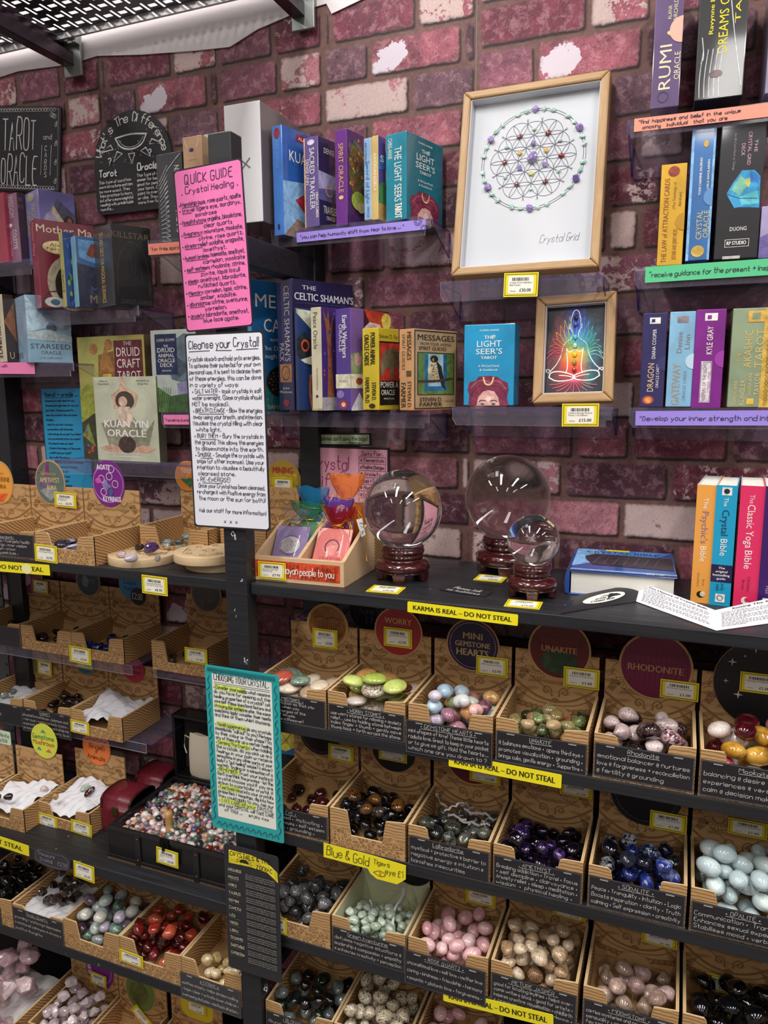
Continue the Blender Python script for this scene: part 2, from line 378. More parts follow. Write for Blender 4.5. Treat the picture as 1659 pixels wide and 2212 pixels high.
# ------------------------------------------------------------------ the setting
YW, YF = 1.297, 1.0                      # wall face, front edge of the black shelves
S1, S2, S3, S4, S5 = 1.197, .969, .770, .576, .372
L1, L3, L4, L5 = 1.197, .605, .405, .1248
def wallpaper_mat():
    m = mat('brick_wallpaper', '8a4a5c', .62, spec=.3); t = NT(m)
    def at(n): return t.n('Attribute', attribute_name=n)
    uv = t.n('UVMap').outputs[0]; sx = t.n('SeparateXYZ'); t.l(uv, sx.inputs[0]); u, v = sx.outputs[0], sx.outputs[1]
    a, b = at('tone'), at('dims'); sb = t.n('SeparateColor'); t.l(b.outputs['Color'], sb.inputs[0]); w, h, seed = sb.outputs
    al = a.outputs['Alpha']; sp = b.outputs['Alpha']
    tc = t.n('TexCoord'); P = tc.outputs['Object']
    n1 = t.noise(P, 38, 5, .65); n2 = t.noise(P, 150, 3, .6)
    wob = t.math('ADD', t.math('MULTIPLY', t.math('SUBTRACT', n1, .5), .010), t.math('MULTIPLY', t.math('SUBTRACT', n2, .5), .006))
    def inset(du, dv):                                                # signed distance inside a rounded brick face
        mg, r = .0042, .007
        q = []
        for c, s_, dd in ((u, w, du), (v, h, dv)):
            a_ = t.math('ABSOLUTE', t.math('SUBTRACT', t.math('ADD', c, dd), t.math('MULTIPLY', s_, .5)))
            q.append(t.math('SUBTRACT', a_, t.math('SUBTRACT', t.math('MULTIPLY', s_, .5), mg+r)))
        m0, m1 = t.math('MAXIMUM', q[0], 0), t.math('MAXIMUM', q[1], 0)
        d = t.math('SQRT', t.math('ADD', t.math('MULTIPLY', m0, m0), t.math('MULTIPLY', m1, m1)))
        return t.math('SUBTRACT', t.math('SUBTRACT', r, d), t.math('MINIMUM', t.math('MAXIMUM', q[0], q[1]), 0))
    wob = t.math('MULTIPLY', wob, .62)
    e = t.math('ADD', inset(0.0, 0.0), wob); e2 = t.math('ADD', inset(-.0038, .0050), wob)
    inb = t.step(e, -.0004, .0006)                                     # 1 on the brick face
    # mortar, with the darker printed line along the lower edge of every brick
    mort = t.mix(n2, '46302e', '825f58')
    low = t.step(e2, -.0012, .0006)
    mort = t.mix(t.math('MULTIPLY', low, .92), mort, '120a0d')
    # brick face
    x = t.n('VectorMath', operation='ADD'); cb = t.n('CombineXYZ'); t.l(t.math('MULTIPLY', seed, 40), cb.inputs[0]); t.l(t.math('MULTIPLY', seed, 17), cb.inputs[2]); t.l(P, x.inputs[0]); t.l(cb.outputs[0], x.inputs[1])
    big = t.noise(x.outputs[0], 13, 6, .72, .5); med = t.noise(x.outputs[0], 60, 6, .75, .3); fine = t.noise(x.outputs[0], 260, 3, .7)
    base = t.mix(t.step(big, .40, .66), a.outputs['Color'], t.mix(.66, a.outputs['Color'], '2a1422'))
    base = t.mix(t.math('MULTIPLY', t.step(med, .49, .60), .5), base, t.mix(.45, a.outputs['Color'], 'd9adb0'))
    base = t.mix(t.math('MULTIPLY', t.step(fine, .54, .62), .42), base, '32161f')
    # flaking pale paint: threshold driven by the amount kept for each brick
    thr = t.math('ADD', t.math('MULTIPLY', t.math('ADD', t.math('MULTIPLY', big, .6), t.math('MULTIPLY', med, .4)), 1), t.math('SUBTRACT', t.math('MULTIPLY', al, .62), .81))
    flake = t.step(thr, -.012, .018)
    base = t.mix(flake, base, t.mix(fine, 'a98d8c', 'd2bcb6'))
    # one white splash low on the left of some bricks
    du = t.math('DIVIDE', t.math('SUBTRACT', u, .038), .034); dv = t.math('DIVIDE', t.math('SUBTRACT', v, t.math('ADD', .028, t.math('MULTIPLY', t.math('SUBTRACT', u, .038), .35))), .024)
    r = t.math('ADD', t.math('ADD', t.math('MULTIPLY', du, du), t.math('MULTIPLY', dv, dv)), t.math('MULTIPLY', t.math('SUBTRACT', n1, .5), 5.0))
    spl = t.math('MULTIPLY', t.step(r, .95, 1.0), -1); spl = t.math('MULTIPLY', t.math('ADD', spl, 1), sp)
    base = t.mix(spl, base, 'cfc3cf')
    worn = t.math('MULTIPLY', t.math('SUBTRACT', 1.0, t.step(t.math('ADD', e, t.math('MULTIPLY', wob, 1.5)), .0005, .0055)), .5)
    base = t.mix(worn, base, t.mix(med, '2a1820', '8a6a68'))
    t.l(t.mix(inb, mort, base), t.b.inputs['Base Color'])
    bp = t.n('Bump'); bp.inputs[0].default_value = .22; bp.inputs[1].default_value = .0015
    t.l(t.math('ADD', t.math('MULTIPLY', inb, .6), t.math('MULTIPLY', med, .5)), bp.inputs[2]); t.l(bp.outputs[0], t.b.inputs['Normal'])
    return m
WINE, DARK, MAUVE, ROSE, PINK, DUSK, GREY = '7a3648', '57303f', '8a5264', 'a25a68', 'b57680', '74525f', '8a7a7a'
def build_wall():
    mb = MB(); tone = []; dims = []
    rnd = random.Random(3)
    def brick(x0, x1, z0, z1, col, white=.12, splash=0):
        mb.face([(x0, YW, z0), (x1, YW, z0), (x1, YW, z1), (x0, YW, z1)], 0, [(0, 0), (x1-x0, 0), (x1-x0, z1-z0), (0, z1-z0)])
        if white > .5: white = .5+(white-.5)*.38
        c = lin(col); j = rnd.uniform(.86, 1.12)
        for k in range(4):
            tone.extend((c[0]*j, c[1]*j, c[2]*j, white)); dims.extend((x1-x0, z1-z0, seedv[0], splash))
        seedv[0] = rnd.random()
    seedv = [.3]
    # the printed pattern, measured row by row; (right end of the brick, colour, flaked paint, splash)
    rowsA = [  # the panels left of x = -.35, z from 2.167 downwards, x from the panel's left seam
        [(.016, DARK, .1), (.178, WINE, .05), (.281, ROSE, .55), (.40, MAUVE, .1), (.50, WINE, .4)],
        [(.09, DUSK, .12), (.258, ROSE, .12, 1), (.281, DARK, .05), (.41, MAUVE, .15), (.50, PINK, .55)],
        [(.166, PINK, .72), (.281, DUSK, .15), (.36, WINE, .2), (.50, ROSE, .4)],
        [(.09, MAUVE, .25), (.262, ROSE, .22), (.281, DUSK, .2), (.40, PINK, .7), (.50, DARK, .25)],
        [(.13, WINE, .2), (.20, GREY, .5), (.281, WINE, .15), (.42, DUSK, .3), (.50, MAUVE, .3)],
        [(.03, DARK, .2), (.19, DUSK, .42), (.281, DARK, .1), (.36, WINE, .2), (.50, DARK, .18)],
        [(.12, ROSE, .3), (.281, PINK, .75), (.34, DUSK, .4), (.50, WINE, .25)],
        [(.08, DUSK, .5), (.25, MAUVE, .3), (.38, WINE, .15), (.50, PINK, .5)],
        [(.16, WINE, .15), (.30, DARK, .15), (.44, ROSE, .3), (.50, GREY, .5)],
        [(.06, MAUVE, .2), (.22, PINK, .62), (.37, DUSK, .2), (.50, WINE, .15)],
        [(.15, DARK, .2), (.29, ROSE, .25), (.38, MAUVE, .45), (.50, WINE, .1)]]
    rowsB = [
        [(.178, WINE, .08), (.272, ROSE, .58), (.40, WINE, .1), (.5, DARK, .2)],
        [(.098, MAUVE, .15), (.262, ROSE, .12, 1), (.281, DARK, .05), (.42, DUSK, .15), (.5, PINK, .4)],
        [(.12, PINK, .6), (.218, DUSK, .2), (.285, DUSK, .22), (.40, WINE, .2), (.5, MAUVE, .25)],
        [(.10, ROSE, .3), (.26, MAUVE, .35), (.33, GREY, .62), (.5, DARK, .15)],
        [(.215, WINE, .1), (.30, WINE, .38), (.44, DARK, .2), (.5, MAUVE, .1)],
        [(.09, DUSK, .2), (.22, WINE, .1), (.268, GREY, .8), (.32, WINE, .2), (.5, MAUVE, .2)],
        [(.14, PINK, .5), (.31, MAUVE, .55), (.5, WINE, .2)],
        [(.06, WINE, .1), (.215, DUSK, .25), (.30, DUSK, .36), (.47, WINE, .12), (.5, DARK, .2)],
        [(.16, MAUVE, .25), (.245, DARK, .55), (.46, WINE, .1), (.5, DARK, .1)],
        [(.07, PINK, .4), (.20, MAUVE, .4), (.275, GREY, .92), (.38, DARK, .2), (.5, WINE, .1)],
        [(.18, MAUVE, .3), (.27, ROSE, .4), (.42, WINE, .2), (.5, DARK, .2)]]
    low = [
        [(.06, GREY, .8), (.163, PINK, .62), (.334, DARK, .3), (.5, WINE, .42)],
        [(.10, ROSE, .45), (.262, PINK, .22), (.44, GREY, .85), (.5, ROSE, .2)],
        [(.155, DUSK, .5), (.35, DARK, .36), (.5, ROSE, .3)],
        [(.07, GREY, .85), (.27, GREY, .8), (.43, MAUVE, .3), (.5, WINE, .3)],
        [(.16, PINK, .6), (.33, WINE, .2), (.5, DARK, .3)]]
    xs = [(-2.13, 'A', .5), (-1.63, 'A', .5), (-1.131, 'A', .5), (-.631, 'A', .282), (-.349, 'B', .5), (.151, 'A', .5), (.651, 'B', .5), (1.151, 'A', .5)]
    for X, kind, wd in xs:
        base = rowsA if kind == 'A' else rowsB
        top, pitch = (2.167, .0651) if kind == 'A' else (2.119, .0668)
        i = 0; z = top; allr = base + low
        seq = [base[-2]]+allr+base+low
        z = top+pitch
        while z > -.02 and i < 60:
            row = seq[i % len(seq)]; x0 = 0
            zz = z-pitch
            for r in row:
                x1 = min(r[0], wd)
                if x1 > x0+.004:
                    brick(X+x0, X+x1, max(zz, 0), z, r[1], r[2], r[3] if len(r) > 3 else 0)
                x0 = x1
            if x0 < wd-.004: brick(X+x0, X+wd, max(zz, 0), z, DUSK, .3)
            z = zz; i += 1
    # paper further up on the right, where no bare wall shows
    for X, wd in ((-.631, .282), (-.349, .5), (.151, .5), (.651, .5), (1.151, .5)):
        z = 2.235
        for k in range(6):
            x0 = 0
            for x1, c, w in ((.12, WINE, .2), (.28, MAUVE, .3), (.42, WINE, .1), (.5, ROSE, .4)):
                x1 = min(x1, wd)
                if x1 > x0+.004 and z < 2.6: brick(X+x0, X+x1, z, z+.066, c, w)
                x0 = x1
            z += .066
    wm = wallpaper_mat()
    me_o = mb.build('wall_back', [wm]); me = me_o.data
    for nm, d in (('tone', tone), ('dims', dims)):
        a = me.attributes.new(nm, 'FLOAT_COLOR', 'CORNER'); a.data.foreach_set('color', d)
    me_o['kind'] = 'structure'
build_wall()
PLASTER = mat('white_painted_plaster', 'cdc5c7', .6)
mb = MB(); mb.box(-3.2, 3.4, YW+.001, YW+.12, 0, 2.95); struct('wall_rear_plaster', mb, PLASTER)
# bare white strip above the paper on the left: the paper's edge ends unevenly
mb = MB()
pts = [(-2.2, 2.150), (-1.5, 2.156), (-1.34, 2.168), (-1.2, 2.160), (-1.13, 2.165), (-1.02, 2.150), (-.9, 2.138), (-.82, 2.132), (-.76, 2.152), (-.68, 2.166), (-.62, 2.170), (-.61, 2.152), (-.5, 2.176), (-.4, 2.215), (-.35, 2.30), (-.35, 2.95), (-2.2, 2.95)]
mb.prism(pts, lambda u, v, d: (u, YW-.003+d, v), .002, 0); struct('wall_strip', mb, PLASTER)
mb = MB(); mb.box(-3.2, 3.4, -3.2, YW+.12, -.02, 0); struct('floor', mb, mat('grey_vinyl_floor', '6f6a66', .5))
mb = MB(); mb.box(-3.2, 3.4, -3.2, YW+.12, 2.95, 3.0); struct('ceiling', mb, mat('white_ceiling_tiles', 'e9e9ea', .8))
mb = MB(); mb.box(-3.2, 3.4, -3.2, -3.12, 0, 2.95); struct('wall_front', mb, mat('pale_shop_wall', 'a39a98', .7))
mb = MB(); mb.box(-3.3, -3.2, -3.2, YW+.12, 0, 2.95); struct('wall_left', mb, mat('pale_shop_wall', 'a39a98', .7))
mb = MB(); mb.box(3.4, 3.5, -3.2, YW+.12, 0, 2.95); struct('wall_right', mb, mat('pale_shop_wall', 'a39a98', .7))

# ceiling lamps: housings above the tube lights
for i, (lx, ly) in enumerate(LAMPS):
    mb = MB(); mb.box(lx-.11, lx+.11, ly-.68, ly+.68, 2.875, 2.949)
    o = mb.build('ceiling_light', mat('white_lamp_housing', 'efefef', .4)); tag(o, 'white fluorescent batten light on the ceiling, out of the photo', 'ceiling light', 'ceiling lights')

# ------------------------------------------------------------------ black shelving
BLK = paint_black(); CHIP = mat('bare_chipped_wood', '9c7a5d', .7)
def shelf(label, x0, x1, z, th=.019, yf=1.0):
    o = MB(); o.box(x0, x1, yf, 1.27, z-th, z)
    b = o.build('wooden_shelf', [BLK, CHIP], bevel=.0018); return tag(b, label, 'shelf')
shelf('black painted shelf board carrying the glass crystal balls', -.630, 1.3, S1)
shelf('black shelf board under the worry stones and gemstone hearts row', -.630, 1.3, S2)
shelf('black shelf board under the labradorite and sodalite row', -.630, 1.3, S3, .02)
shelf('black shelf board under the rose quartz and moonstone row', -.630, 1.3, S4, .021)
shelf('black shelf board at the very bottom right, under the dalmatian stones', -.630, 1.3, S5, .021)
shelf('black shelf board left of the post, under the round wooden discs', -1.62, -.674, L1, .018)
shelf('black shelf board left of the post, under the open black trunk', -1.62, -.674, L3, .022)
shelf('black shelf board left of the post, under the red jasper and citrine boxes', -1.62, -.674, L4, .022)
shelf('lowest black shelf board on the left, under the rough rose quartz', -1.62, -.674, L5, .022, .885)
def side_frame(x0, x1, yf, label, top):
    t = T('shelving_side_frame', label, 'shelving frame', (x0, yf, 0))
    for nm, (ya, yb, zb) in dict(front_post=(yf, yf+.03, top), back_post=(1.255, 1.296, top-.02)).items():
        m = MB(); m.box(x0, x1, ya, yb, 0, zb); m.build(nm, BLK, t, WM[t], bevel=.002)
    m = MB(); m.box(x0+.004, x1-.004, yf+.03, 1.255, 1.694, 1.737); m.build('top_rail', BLK, t, WM[t], bevel=.0015)
    m = MB(); m.box(x0+.004, x1-.004, yf+.03, 1.255, .06, .10); m.build('bottom_rail', BLK, t, WM[t], bevel=.0015)
    # flakes of paint on the front of the post
    return t
t = side_frame(-.672, -.632, .992, 'black wooden side frame whose post holds the four hand-written signs', 1.874)
m = MB(); F = lambda u, v: (u, .9915, v)
WCH = ink('b9bfc6')
for (px, py, s) in ((504, 1155, 1.6), (531, 1428, 1.2), (522, 1255, .7), (510, 1330, .6), (573, 2135, 1.9), (507, 1318, .5)):
    p = PY(px, py, .9915); r = random.Random(px)
    for k in range(5):
        cx, cz = p.x+r.uniform(-.0025, .0025)*s, p.z+r.uniform(-.004, .004)*s
        m.face([F(cx+r.uniform(.4, 1.2)*.0016*s*math.cos(a), cz+r.uniform(.4, 1.3)*.0022*s*math.sin(a)) for a in (0, 1, 2, 3.1, 4, 5)], 0)
m.build('chipped_paint', WCH, t, WM[t])
m = MB(); m.box(-1.45, -1.405, 1.25, 1.296, 0, 1.9); t = T('shelving_side_frame', 'black post at the far left edge behind the shelves', 'shelving frame', (-1.45, 1.25, 0)); m.build('back_post', BLK, t, WM[t])
# grey perforated metal upright at the left edge
t = T('metal_upright', 'grey perforated metal upright at the left edge of the photo', 'upright', (-1.47, 1.24, 0))
m = MB(); MG = mat('grey_metal_upright', '55575c', .45, .4); HOL = ink('121316')
m.box(-1.49, -1.457, 1.24, 1.244, 0, 1.175); m.build('slotted_upright', MG, t, WM[t])
m = MB()
for k in range(40):
    disc(m, lambda u, v: (u, 1.2395, v), -1.463, .05+k*.028, .0035)
m.build('bolt_hole_row', HOL, t, WM[t])

# ------------------------------------------------------------------ metal mesh rack overhead
ZS = 2.205
def rack():
    t = T('overhead_metal_rack', 'perforated steel rack shelf overhead at top left', 'rack', (-1.2, 1.2, ZS))
    steel = mat('galvanised_steel', '6a666c', .35, .75)
    m = MB(); px, pyy = .0345, .034; x0, y1 = -2.15, 1.262; nx, ny = 48, 20
    def F(u, v): return (u, v, ZS)
    for j in range(ny):
        for i in range(nx*2):
            cx0 = x0+i*px/2 + (px/2 if j % 2 else 0); cx1 = cx0+px/2; cy1 = y1-j*pyy; cy0 = cy1-pyy
            if cx1 > -.655: continue
            mx, my = (cx0+cx1)/2, (cy0+cy1)/2
            hw, hh = (.0088, .0045) if i % 2 else (.0022, .0135)
            hw = min(hw, px/4-.0004)
            r = [(cx0, cy0), (cx1, cy0), (cx1, cy1), (cx0, cy1)]; q = [(mx-hw, my-hh), (mx+hw, my-hh), (mx+hw, my+hh), (mx-hw, my+hh)]
            for k in range(4):
                l = (k+1) % 4; m.face([F(*r[k]), F(*q[k]), F(*q[l]), F(*r[l])], 0)
    m.build('perforated_sheet', steel, t, WM[t])
    m = MB(); m.box(-2.15, -.655, 1.262, 1.268, ZS-.012, ZS+.016); m.box(-2.15, -.655, 1.268, 1.276, ZS-.006, ZS-.002, 0); m.build('back_rail', mat('pale_steel_trim', 'b9b7b8', .4, .3), t, WM[t])
    for bx in (-1.19, -.668):
        m = MB(); m.box(bx-.012, bx+.012, .45, 1.285, ZS-.055, ZS-.030)
        m.box(bx-.012, bx-.009, .45, 1.285, ZS-.030, ZS-.004)
        m.build('support_bar', mat('dark_reflective_steel', '4b3f48', .25, .85), t, WM[t], bevel=.004)
        m = MB(); m.box(bx-.014, bx+.03, 1.281, 1.288, ZS-.075, ZS); m.box(bx+.012, bx+.03, 1.268, 1.281, ZS-.02, ZS)
        m.build('end_bracket', mat('galvanised_bracket', '9da3a0', .35, .8), t, WM[t], bevel=.001)
rack()
# ------------------------------------------------------------------ drawing on a face
class Face:
    """a flat face of a thing: origin O, unit axes U (right), V (up), outward normal N; size w x h (local coordinates)"""
    def __init__(s, par, O, U, V, w, h):
        s.p = par; s.O = Vector(O); s.U = Vector(U); s.V = Vector(V); s.N = s.U.cross(s.V); s.w = w; s.h = h; s.k = 0
    def F(s):
        s.k += 1; o = s.O + s.N*(.0003+.00003*s.k); U, V = s.U, s.V
        return lambda u, v: tuple(o+U*u+V*v)
    def draw(s, cmds, jit=1):
        A, B = MB(), MB(); ma, mbt = [], []
        def mi(l, c):
            q = paint(c) if l is ma else ink(c)
            if q not in l: l.append(q)
            return l.index(q)
        w, h = s.w, s.h
        for c in cmds:
            k = c[0]; F = s.F()
            if k == 'T':
                _, t, u, v, hh, col = c[:6]; fit = c[6] if len(c) > 6 else None; bold = c[7] if len(c) > 7 else 0
                prt(B, t, F, u*w, v*h, hh*h, fit*w if fit else None, bold, mi(mbt, col), 'c')
            elif k == 'V':
                _, t, u, v0, v1, hw, col, dr = c[:8]; bold = c[8] if len(c) > 8 else 0
                ch = hw*w; x = u*w
                if dr > 0: G = lambda a, b, F=F, x=x, z=v0*h: F(x-b, z+a)
                else: G = lambda a, b, F=F, x=x, z=v1*h: F(x+b, z-a)
                prt(B, t, G, 0, -ch/2, ch, (v1-v0)*h, bold, mi(mbt, col))
            elif k == 'E': disc(A, F, c[1]*w, c[2]*h, c[3]*w, c[4]*h, mi(ma, c[5]))
            elif k == 'P': A.face([F(a*w, b*h) for a, b in c[1]], mi(ma, c[2]))
            elif k == 'R': rect(A, F, c[1]*w, c[2]*w, c[3]*h, c[4]*h, mi(ma, c[5]))
            elif k == 'O': ring(A, F, c[1]*w, c[2]*h, c[3]*w, c[4], mi(ma, c[5]), ry=c[3]*w)
            elif k == 'L': ribbon(A, [(a*w, b*h) for a, b in (chaikin(chaikin(c[1])) if len(c) > 4 else c[1])], F, c[2], mi(ma, c[3]))
            elif k == 'B':                                             # border line
                x = c[1]; ribbon(A, [(x, x), (w-x, x), (w-x, h-x), (x, h-x), (x, x)], F, c[2], mi(ma, c[3]))
            elif k == 'H':
                _, t, u, v, hh, col = c[:6]; fit = c[6]*w if len(c) > 6 else None
                hand(B, t, F, u*w, v*h, hh*h, fit, c[7] if len(c) > 7 else None, mi(mbt, col), jit, align=c[8] if len(c) > 8 else 'l')
            elif k == 'HL':                                            # block of hand lines: list, u, v(first baseline), cap h, pitch, fit, colour, lw
                _, ls, u, v, hh, dy, fit, col = c[:8]
                lines(B, ls, F, u*w, v*h, hh*h, dy*h, fit*w, c[8] if len(c) > 8 else None, mi(mbt, col), jit)
        if A.f: A.build('cover_art', ma, s.p)
        if B.f: B.build('lettering', mbt, s.p)

# ------------------------------------------------------------------ price tags
YEL = card('ecd829'); TAGW = card('f1eee2'); TIN = ink('3b3a1c'); BAR = ink('26241f')
def price_parts(par, x, y, z, w, h, price, ls, child, rot=0, face=None):
    R = Matrix.Translation((x, y, z)) @ Matrix.Rotation(rot, 4, 'Y')
    F = lambda d: (lambda u, v: tuple(R @ Vector((u, d, v))))
    m = MB(); m.prism([(0, 0), (w, 0), (w, h), (0, h)], lambda u, v, d: tuple(R @ Vector((u, d, v))), .0007, 0)
    b = w*.045; ribbon(m, [(b, b), (w-b, b), (w-b, h-b), (b, h-b), (b, b)], F(-.0002), w*.014, 2)
    m.face([F(-.0003)(u, v) for u, v in rrect(w*.13, w*.87, h*.13, h*.87, h*.09)], 1)
    t = MB(); r = random.Random(price+str(ls)); bx = w*.24; G = F(-.0005)
    while bx < w*.74:
        bw = w*r.choice((.009, .009, .016, .025)); rect(t, G, bx, bx+bw, h*.66, h*.80); bx += bw+w*r.choice((.009, .016))
    for i, s in enumerate(ls): prt(t, s, G, w*.18, h*(.555-.10*i), h*.075, min(w*.64, len(s)*w*.034))
    prt(t, price, G, w*.80, h*.21, h*.135, w*.055*len(price), .012, align='r')
    prt(t, '%05d' % r.randint(10000, 99999), G, w*.19, h*.21, h*.05, w*.17)
    o = m.build('price_tag' if child else 'tag_card', [YEL, TAGW, TIN], par)
    t.build('lettering', [BAR], o if child else par)
def price_on(t, TL, BR, Y, price, ls, rot=0):
    """a tag fixed to thing t, on the plane y = Y"""
    a, b = PY(*TL, Y), PY(*BR, Y); o = WM[t] @ Vector((a.x, Y, b.z))
    price_parts(t, o.x, o.y, o.z, b.x-a.x, a.z-b.z, price, ls, True, rot)
def price_tag(TL, BR, Y, price, ls, label, rot=0, group=None, tilt=0):
    a, b = PY(*TL, Y), PY(*BR, Y)
    t = T('price_tag', label, 'price tag', M=Matrix.Translation((a.x, Y, b.z)) @ Matrix.Rotation(tilt, 4, 'X'))
    price_parts(t, 0, 0, 0, b.x-a.x, a.z-b.z, price, ls, False, rot); return t

# ------------------------------------------------------------------ cardboard display boxes
K_P, K_W, K_L, K_S = kraft('pebble'), kraft('wave'), kraft('plain'), kraft('scroll')
K_CUT = mat('kraft_cut_edge', 'cdb084', .8); K_INK = ink('8a6338', .75)
CHALK = ink('d9d7d2'); SLATE = card('201e24', .35, .3); SIL = mat('steel_staple', 'd8d8d8', .3, .6)
def header_pattern(m, F, w, h, mi):
    P = lambda pts, lw: ribbon(m, chaikin(chaikin(pts)), F, lw*1.15, mi)
    c = w/2
    for s in (-1, 1):
        X = lambda a: c+s*a*w
        P([(X(.49), h*.60), (X(.36), h*.50), (X(.2), h*.405), (X(0), h*.37)], .0030)
        P([(X(.47), h*.50), (X(.3), h*.37), (X(.1), h*.33), (X(0), h*.33)], .0016)
        P([(X(.02), h*.44), (X(.10), h*.52), (X(.2), h*.60), (X(.30), h*.665)], .0012)
        P([(X(.05), h*.44), (X(.04), h*.52), (X(.10), h*.57), (X(.15), h*.53), (X(.13), h*.47), (X(.085), h*.48), (X(.09), h*.52)], .0017)
        m.face([F(X(a), h*b) for a, b in (((.0, .43), (.055, .40), (0, .37)) if s > 0 else ((0, .43), (0, .37), (.055, .40)))], mi)
        for k in range(11):                                            # fan
            a = PI*(1.02+.096*k); P([(X(.22)+.010*math.cos(a), h*.80+.010*math.sin(a)), (X(.22)+.019*math.cos(a), h*.80+.019*math.sin(a))], .0011)
        P([(X(.22)+.0195*math.cos(PI*(1+.1*k)), h*.80+.0195*math.sin(PI*(1+.1*k))) for k in range(11)], .0012)
        P([(X(.22)+.008*math.cos(PI*(1+.1*k)), h*.80+.008*math.sin(PI*(1+.1*k))) for k in range(11)], .0022)
        for k in range(8):                                             # rays in the corner
            P([(X(.49), h*(.30+.01*k)), (X(.40-.012*k), h*(.34+.024*k))], .0009)
        for k in range(6):                                             # leaf
            P([(X(.40)-s*.0022*k, h*(.62+.022*k)), (X(.45)-s*.001*k, h*(.66+.02*k))], .0024)
        P([(X(.36), h*.97), (X(.43), h*.90), (X(.40), h*.84), (X(.47), h*.80)], .0010)
        P([(X(.10), h*.98), (X(.05), h*.9), (X(.12), h*.86)], .0010)
        for k in range(7):                                             # pebble tiles along the foot
            x = .045+.068*k; zc = h*(.235+.012*k); q = w*.027
            ribbon(m, [(X(x)-q, zc-q), (X(x)+q, zc-q*.8), (X(x)+q*.9, zc+q), (X(x)-q*.9, zc+q), (X(x)-q, zc-q)], F, .0024, mi)
            if k % 2: disc(m, F, X(x), zc, q*.35, q*.35, mi, 6) if s > 0 else None
    prt(m, '£', F, w*.07, h*.82, h*.085, None, .02, mi)
    for k in range(12): rect(m, F, w*(.16+.018*k), w*(.168+.018*k), h*.815, h*.822, mi)
def tumbox(x, y, z, label, w=.130, d=.128, h=.065, hz=.128, header=True, notch=.42, lining=None, fl=.010, group=None, tail=0):
    t = T('display_box', label, 'display box', (x, y, z), group=group)
    M = [K_W, K_P, K_L, K_CUT] if not lining else [lining, K_P, lining, K_CUT]
    m = MB(); e = .0042
    for a in (0, w-e): m.box(a, a+e, 0, d, 0, h, 0, mats={'+z': 3, '-y': 3}, uvs=True)
    for a in (e*.46, w-e*.54): m.box(a, a+e*.12, .001, d, h-.001, h+.00015, 2, mats={'+z': 2})   # seam between the two plies
    m.box(e, w-e, 0, d-.001, .0005, fl, 2)
    rr = random.Random(label)
    j = lambda: rr.uniform(-.0012, .0012)
    pts = [(0, 0), (w, 0), (w, h), (w*.77+j(), h*.96+j()), (w*.745, h*.93), (w*.70+j(), h*notch), (w*.28+j(), h*notch+j()), (w*.235, h*.94), (w*.21+j(), h+j()), (0, h)]
    m.prism(pts, lambda u, v, q: (u, -.0004+q, v), .0028, 1, 3)
    # inner rear flap with its half-round tab
    tab = [(e, fl), (w-e, fl), (w-e, fl+.012), (w*.72, fl+.013)] + [(w*.5+w*.2*math.cos(PI*k/10), fl+.014+.018*math.sin(PI*k/10)) for k in range(11)] + [(w*.28, fl+.013), (e, fl+.012)]
    m.prism(tab, lambda u, v, q: (u, d-.0065+q, v), .002, 2)
    m.build('tray', M, t)
    if header:
        m = MB(); m.box(.0008, w-.0008, d-.0032, d, 0, hz, 0, uvs=True)
        if not lining: header_pattern(m, lambda u, v: (u, d-.0034, v), w, hz, 1)
        m.face([(.001, d-.0036, hz*.685), (w-.001, d-.0036, hz*.685), (w-.001, d-.0036, hz*.69), (.001, d-.0036, hz*.69)], 2)
        m.build('header_card', [lining or K_S, K_INK, K_CUT], t)
    t['_d'] = d; t['_w'] = w; t['_h'] = h; t['_fl'] = fl
    return t
def disc_sign(t, px, py, r, Y, cmds, rim=K_L, fill='502030', rimw=.06, ry=None):
    """round sign fixed to the header of box t; r in metres; (px,py) = its centre in the photo"""
    c = WM[t] @ PY(px, py, Y); ry = ry or r
    m = MB(); N = 36
    m.prism([(r*math.cos(2*PI*k/N), ry*math.sin(2*PI*k/N)) for k in range(N)], lambda u, v, q: (c.x+u, c.y+q, c.z+v), .0014, 0)
    disc(m, lambda u, v: (c.x+u, c.y-.0003, c.z+v), 0, 0, r*(1-rimw), ry*(1-rimw), 1, N)
    o = m.build('round_sign', [rim, card(fill, .5)], t)
    if cmds: Face(o, (c.x-r, c.y-.0004, c.z-ry), (1, 0, 0), (0, 0, 1), 2*r, 2*ry).draw(cmds)
    return o
def info_card(t, ls, z0=-.001, z1=.045, x0=.001, x1=None, y=-.0016, st=((.12, .93), (.8, .93)), hs=.0062, bg=SLATE, col='cfcdc8', slope=0):
    w = t['_w']; x1 = x1 or w-.001; W_, H_ = x1-x0, z1-z0
    m = MB(); m.prism([(x0, z0), (x1, z0), (x1, z1), (x0, z1)], lambda u, v, q: (u, y+q, v), .0008, 0)
    F = lambda u, v: (u, y-.0002, v)
    ribbon(m, [(x0+.001, z0+.001), (x1-.001, z0+.001), (x1-.001, z1-.001), (x0+.001, z1-.001), (x0+.001, z0+.001)], F, .0005, 1)
    o = m.build('info_card', [bg, ink('77757a')], t)
    n = len(ls); dy = (H_-.006)/n; hs = min(hs, dy*.72)
    Face(o, (x0, y-.0002, z0), (1, 0, 0), (0, 0, 1), W_, H_).draw([('HL', ls, .035, 1-(.0035+hs)/H_, hs/H_, dy/H_, .93, col, .00062)], jit=.9)
    for a, b in st:
        m = MB(); sx, sz = x0+a*W_, z0+b*H_
        m.box(sx, sx+.011, y-.0008, y-.0002, sz-.0006, sz+.0006); m.build('staple', SIL, o)

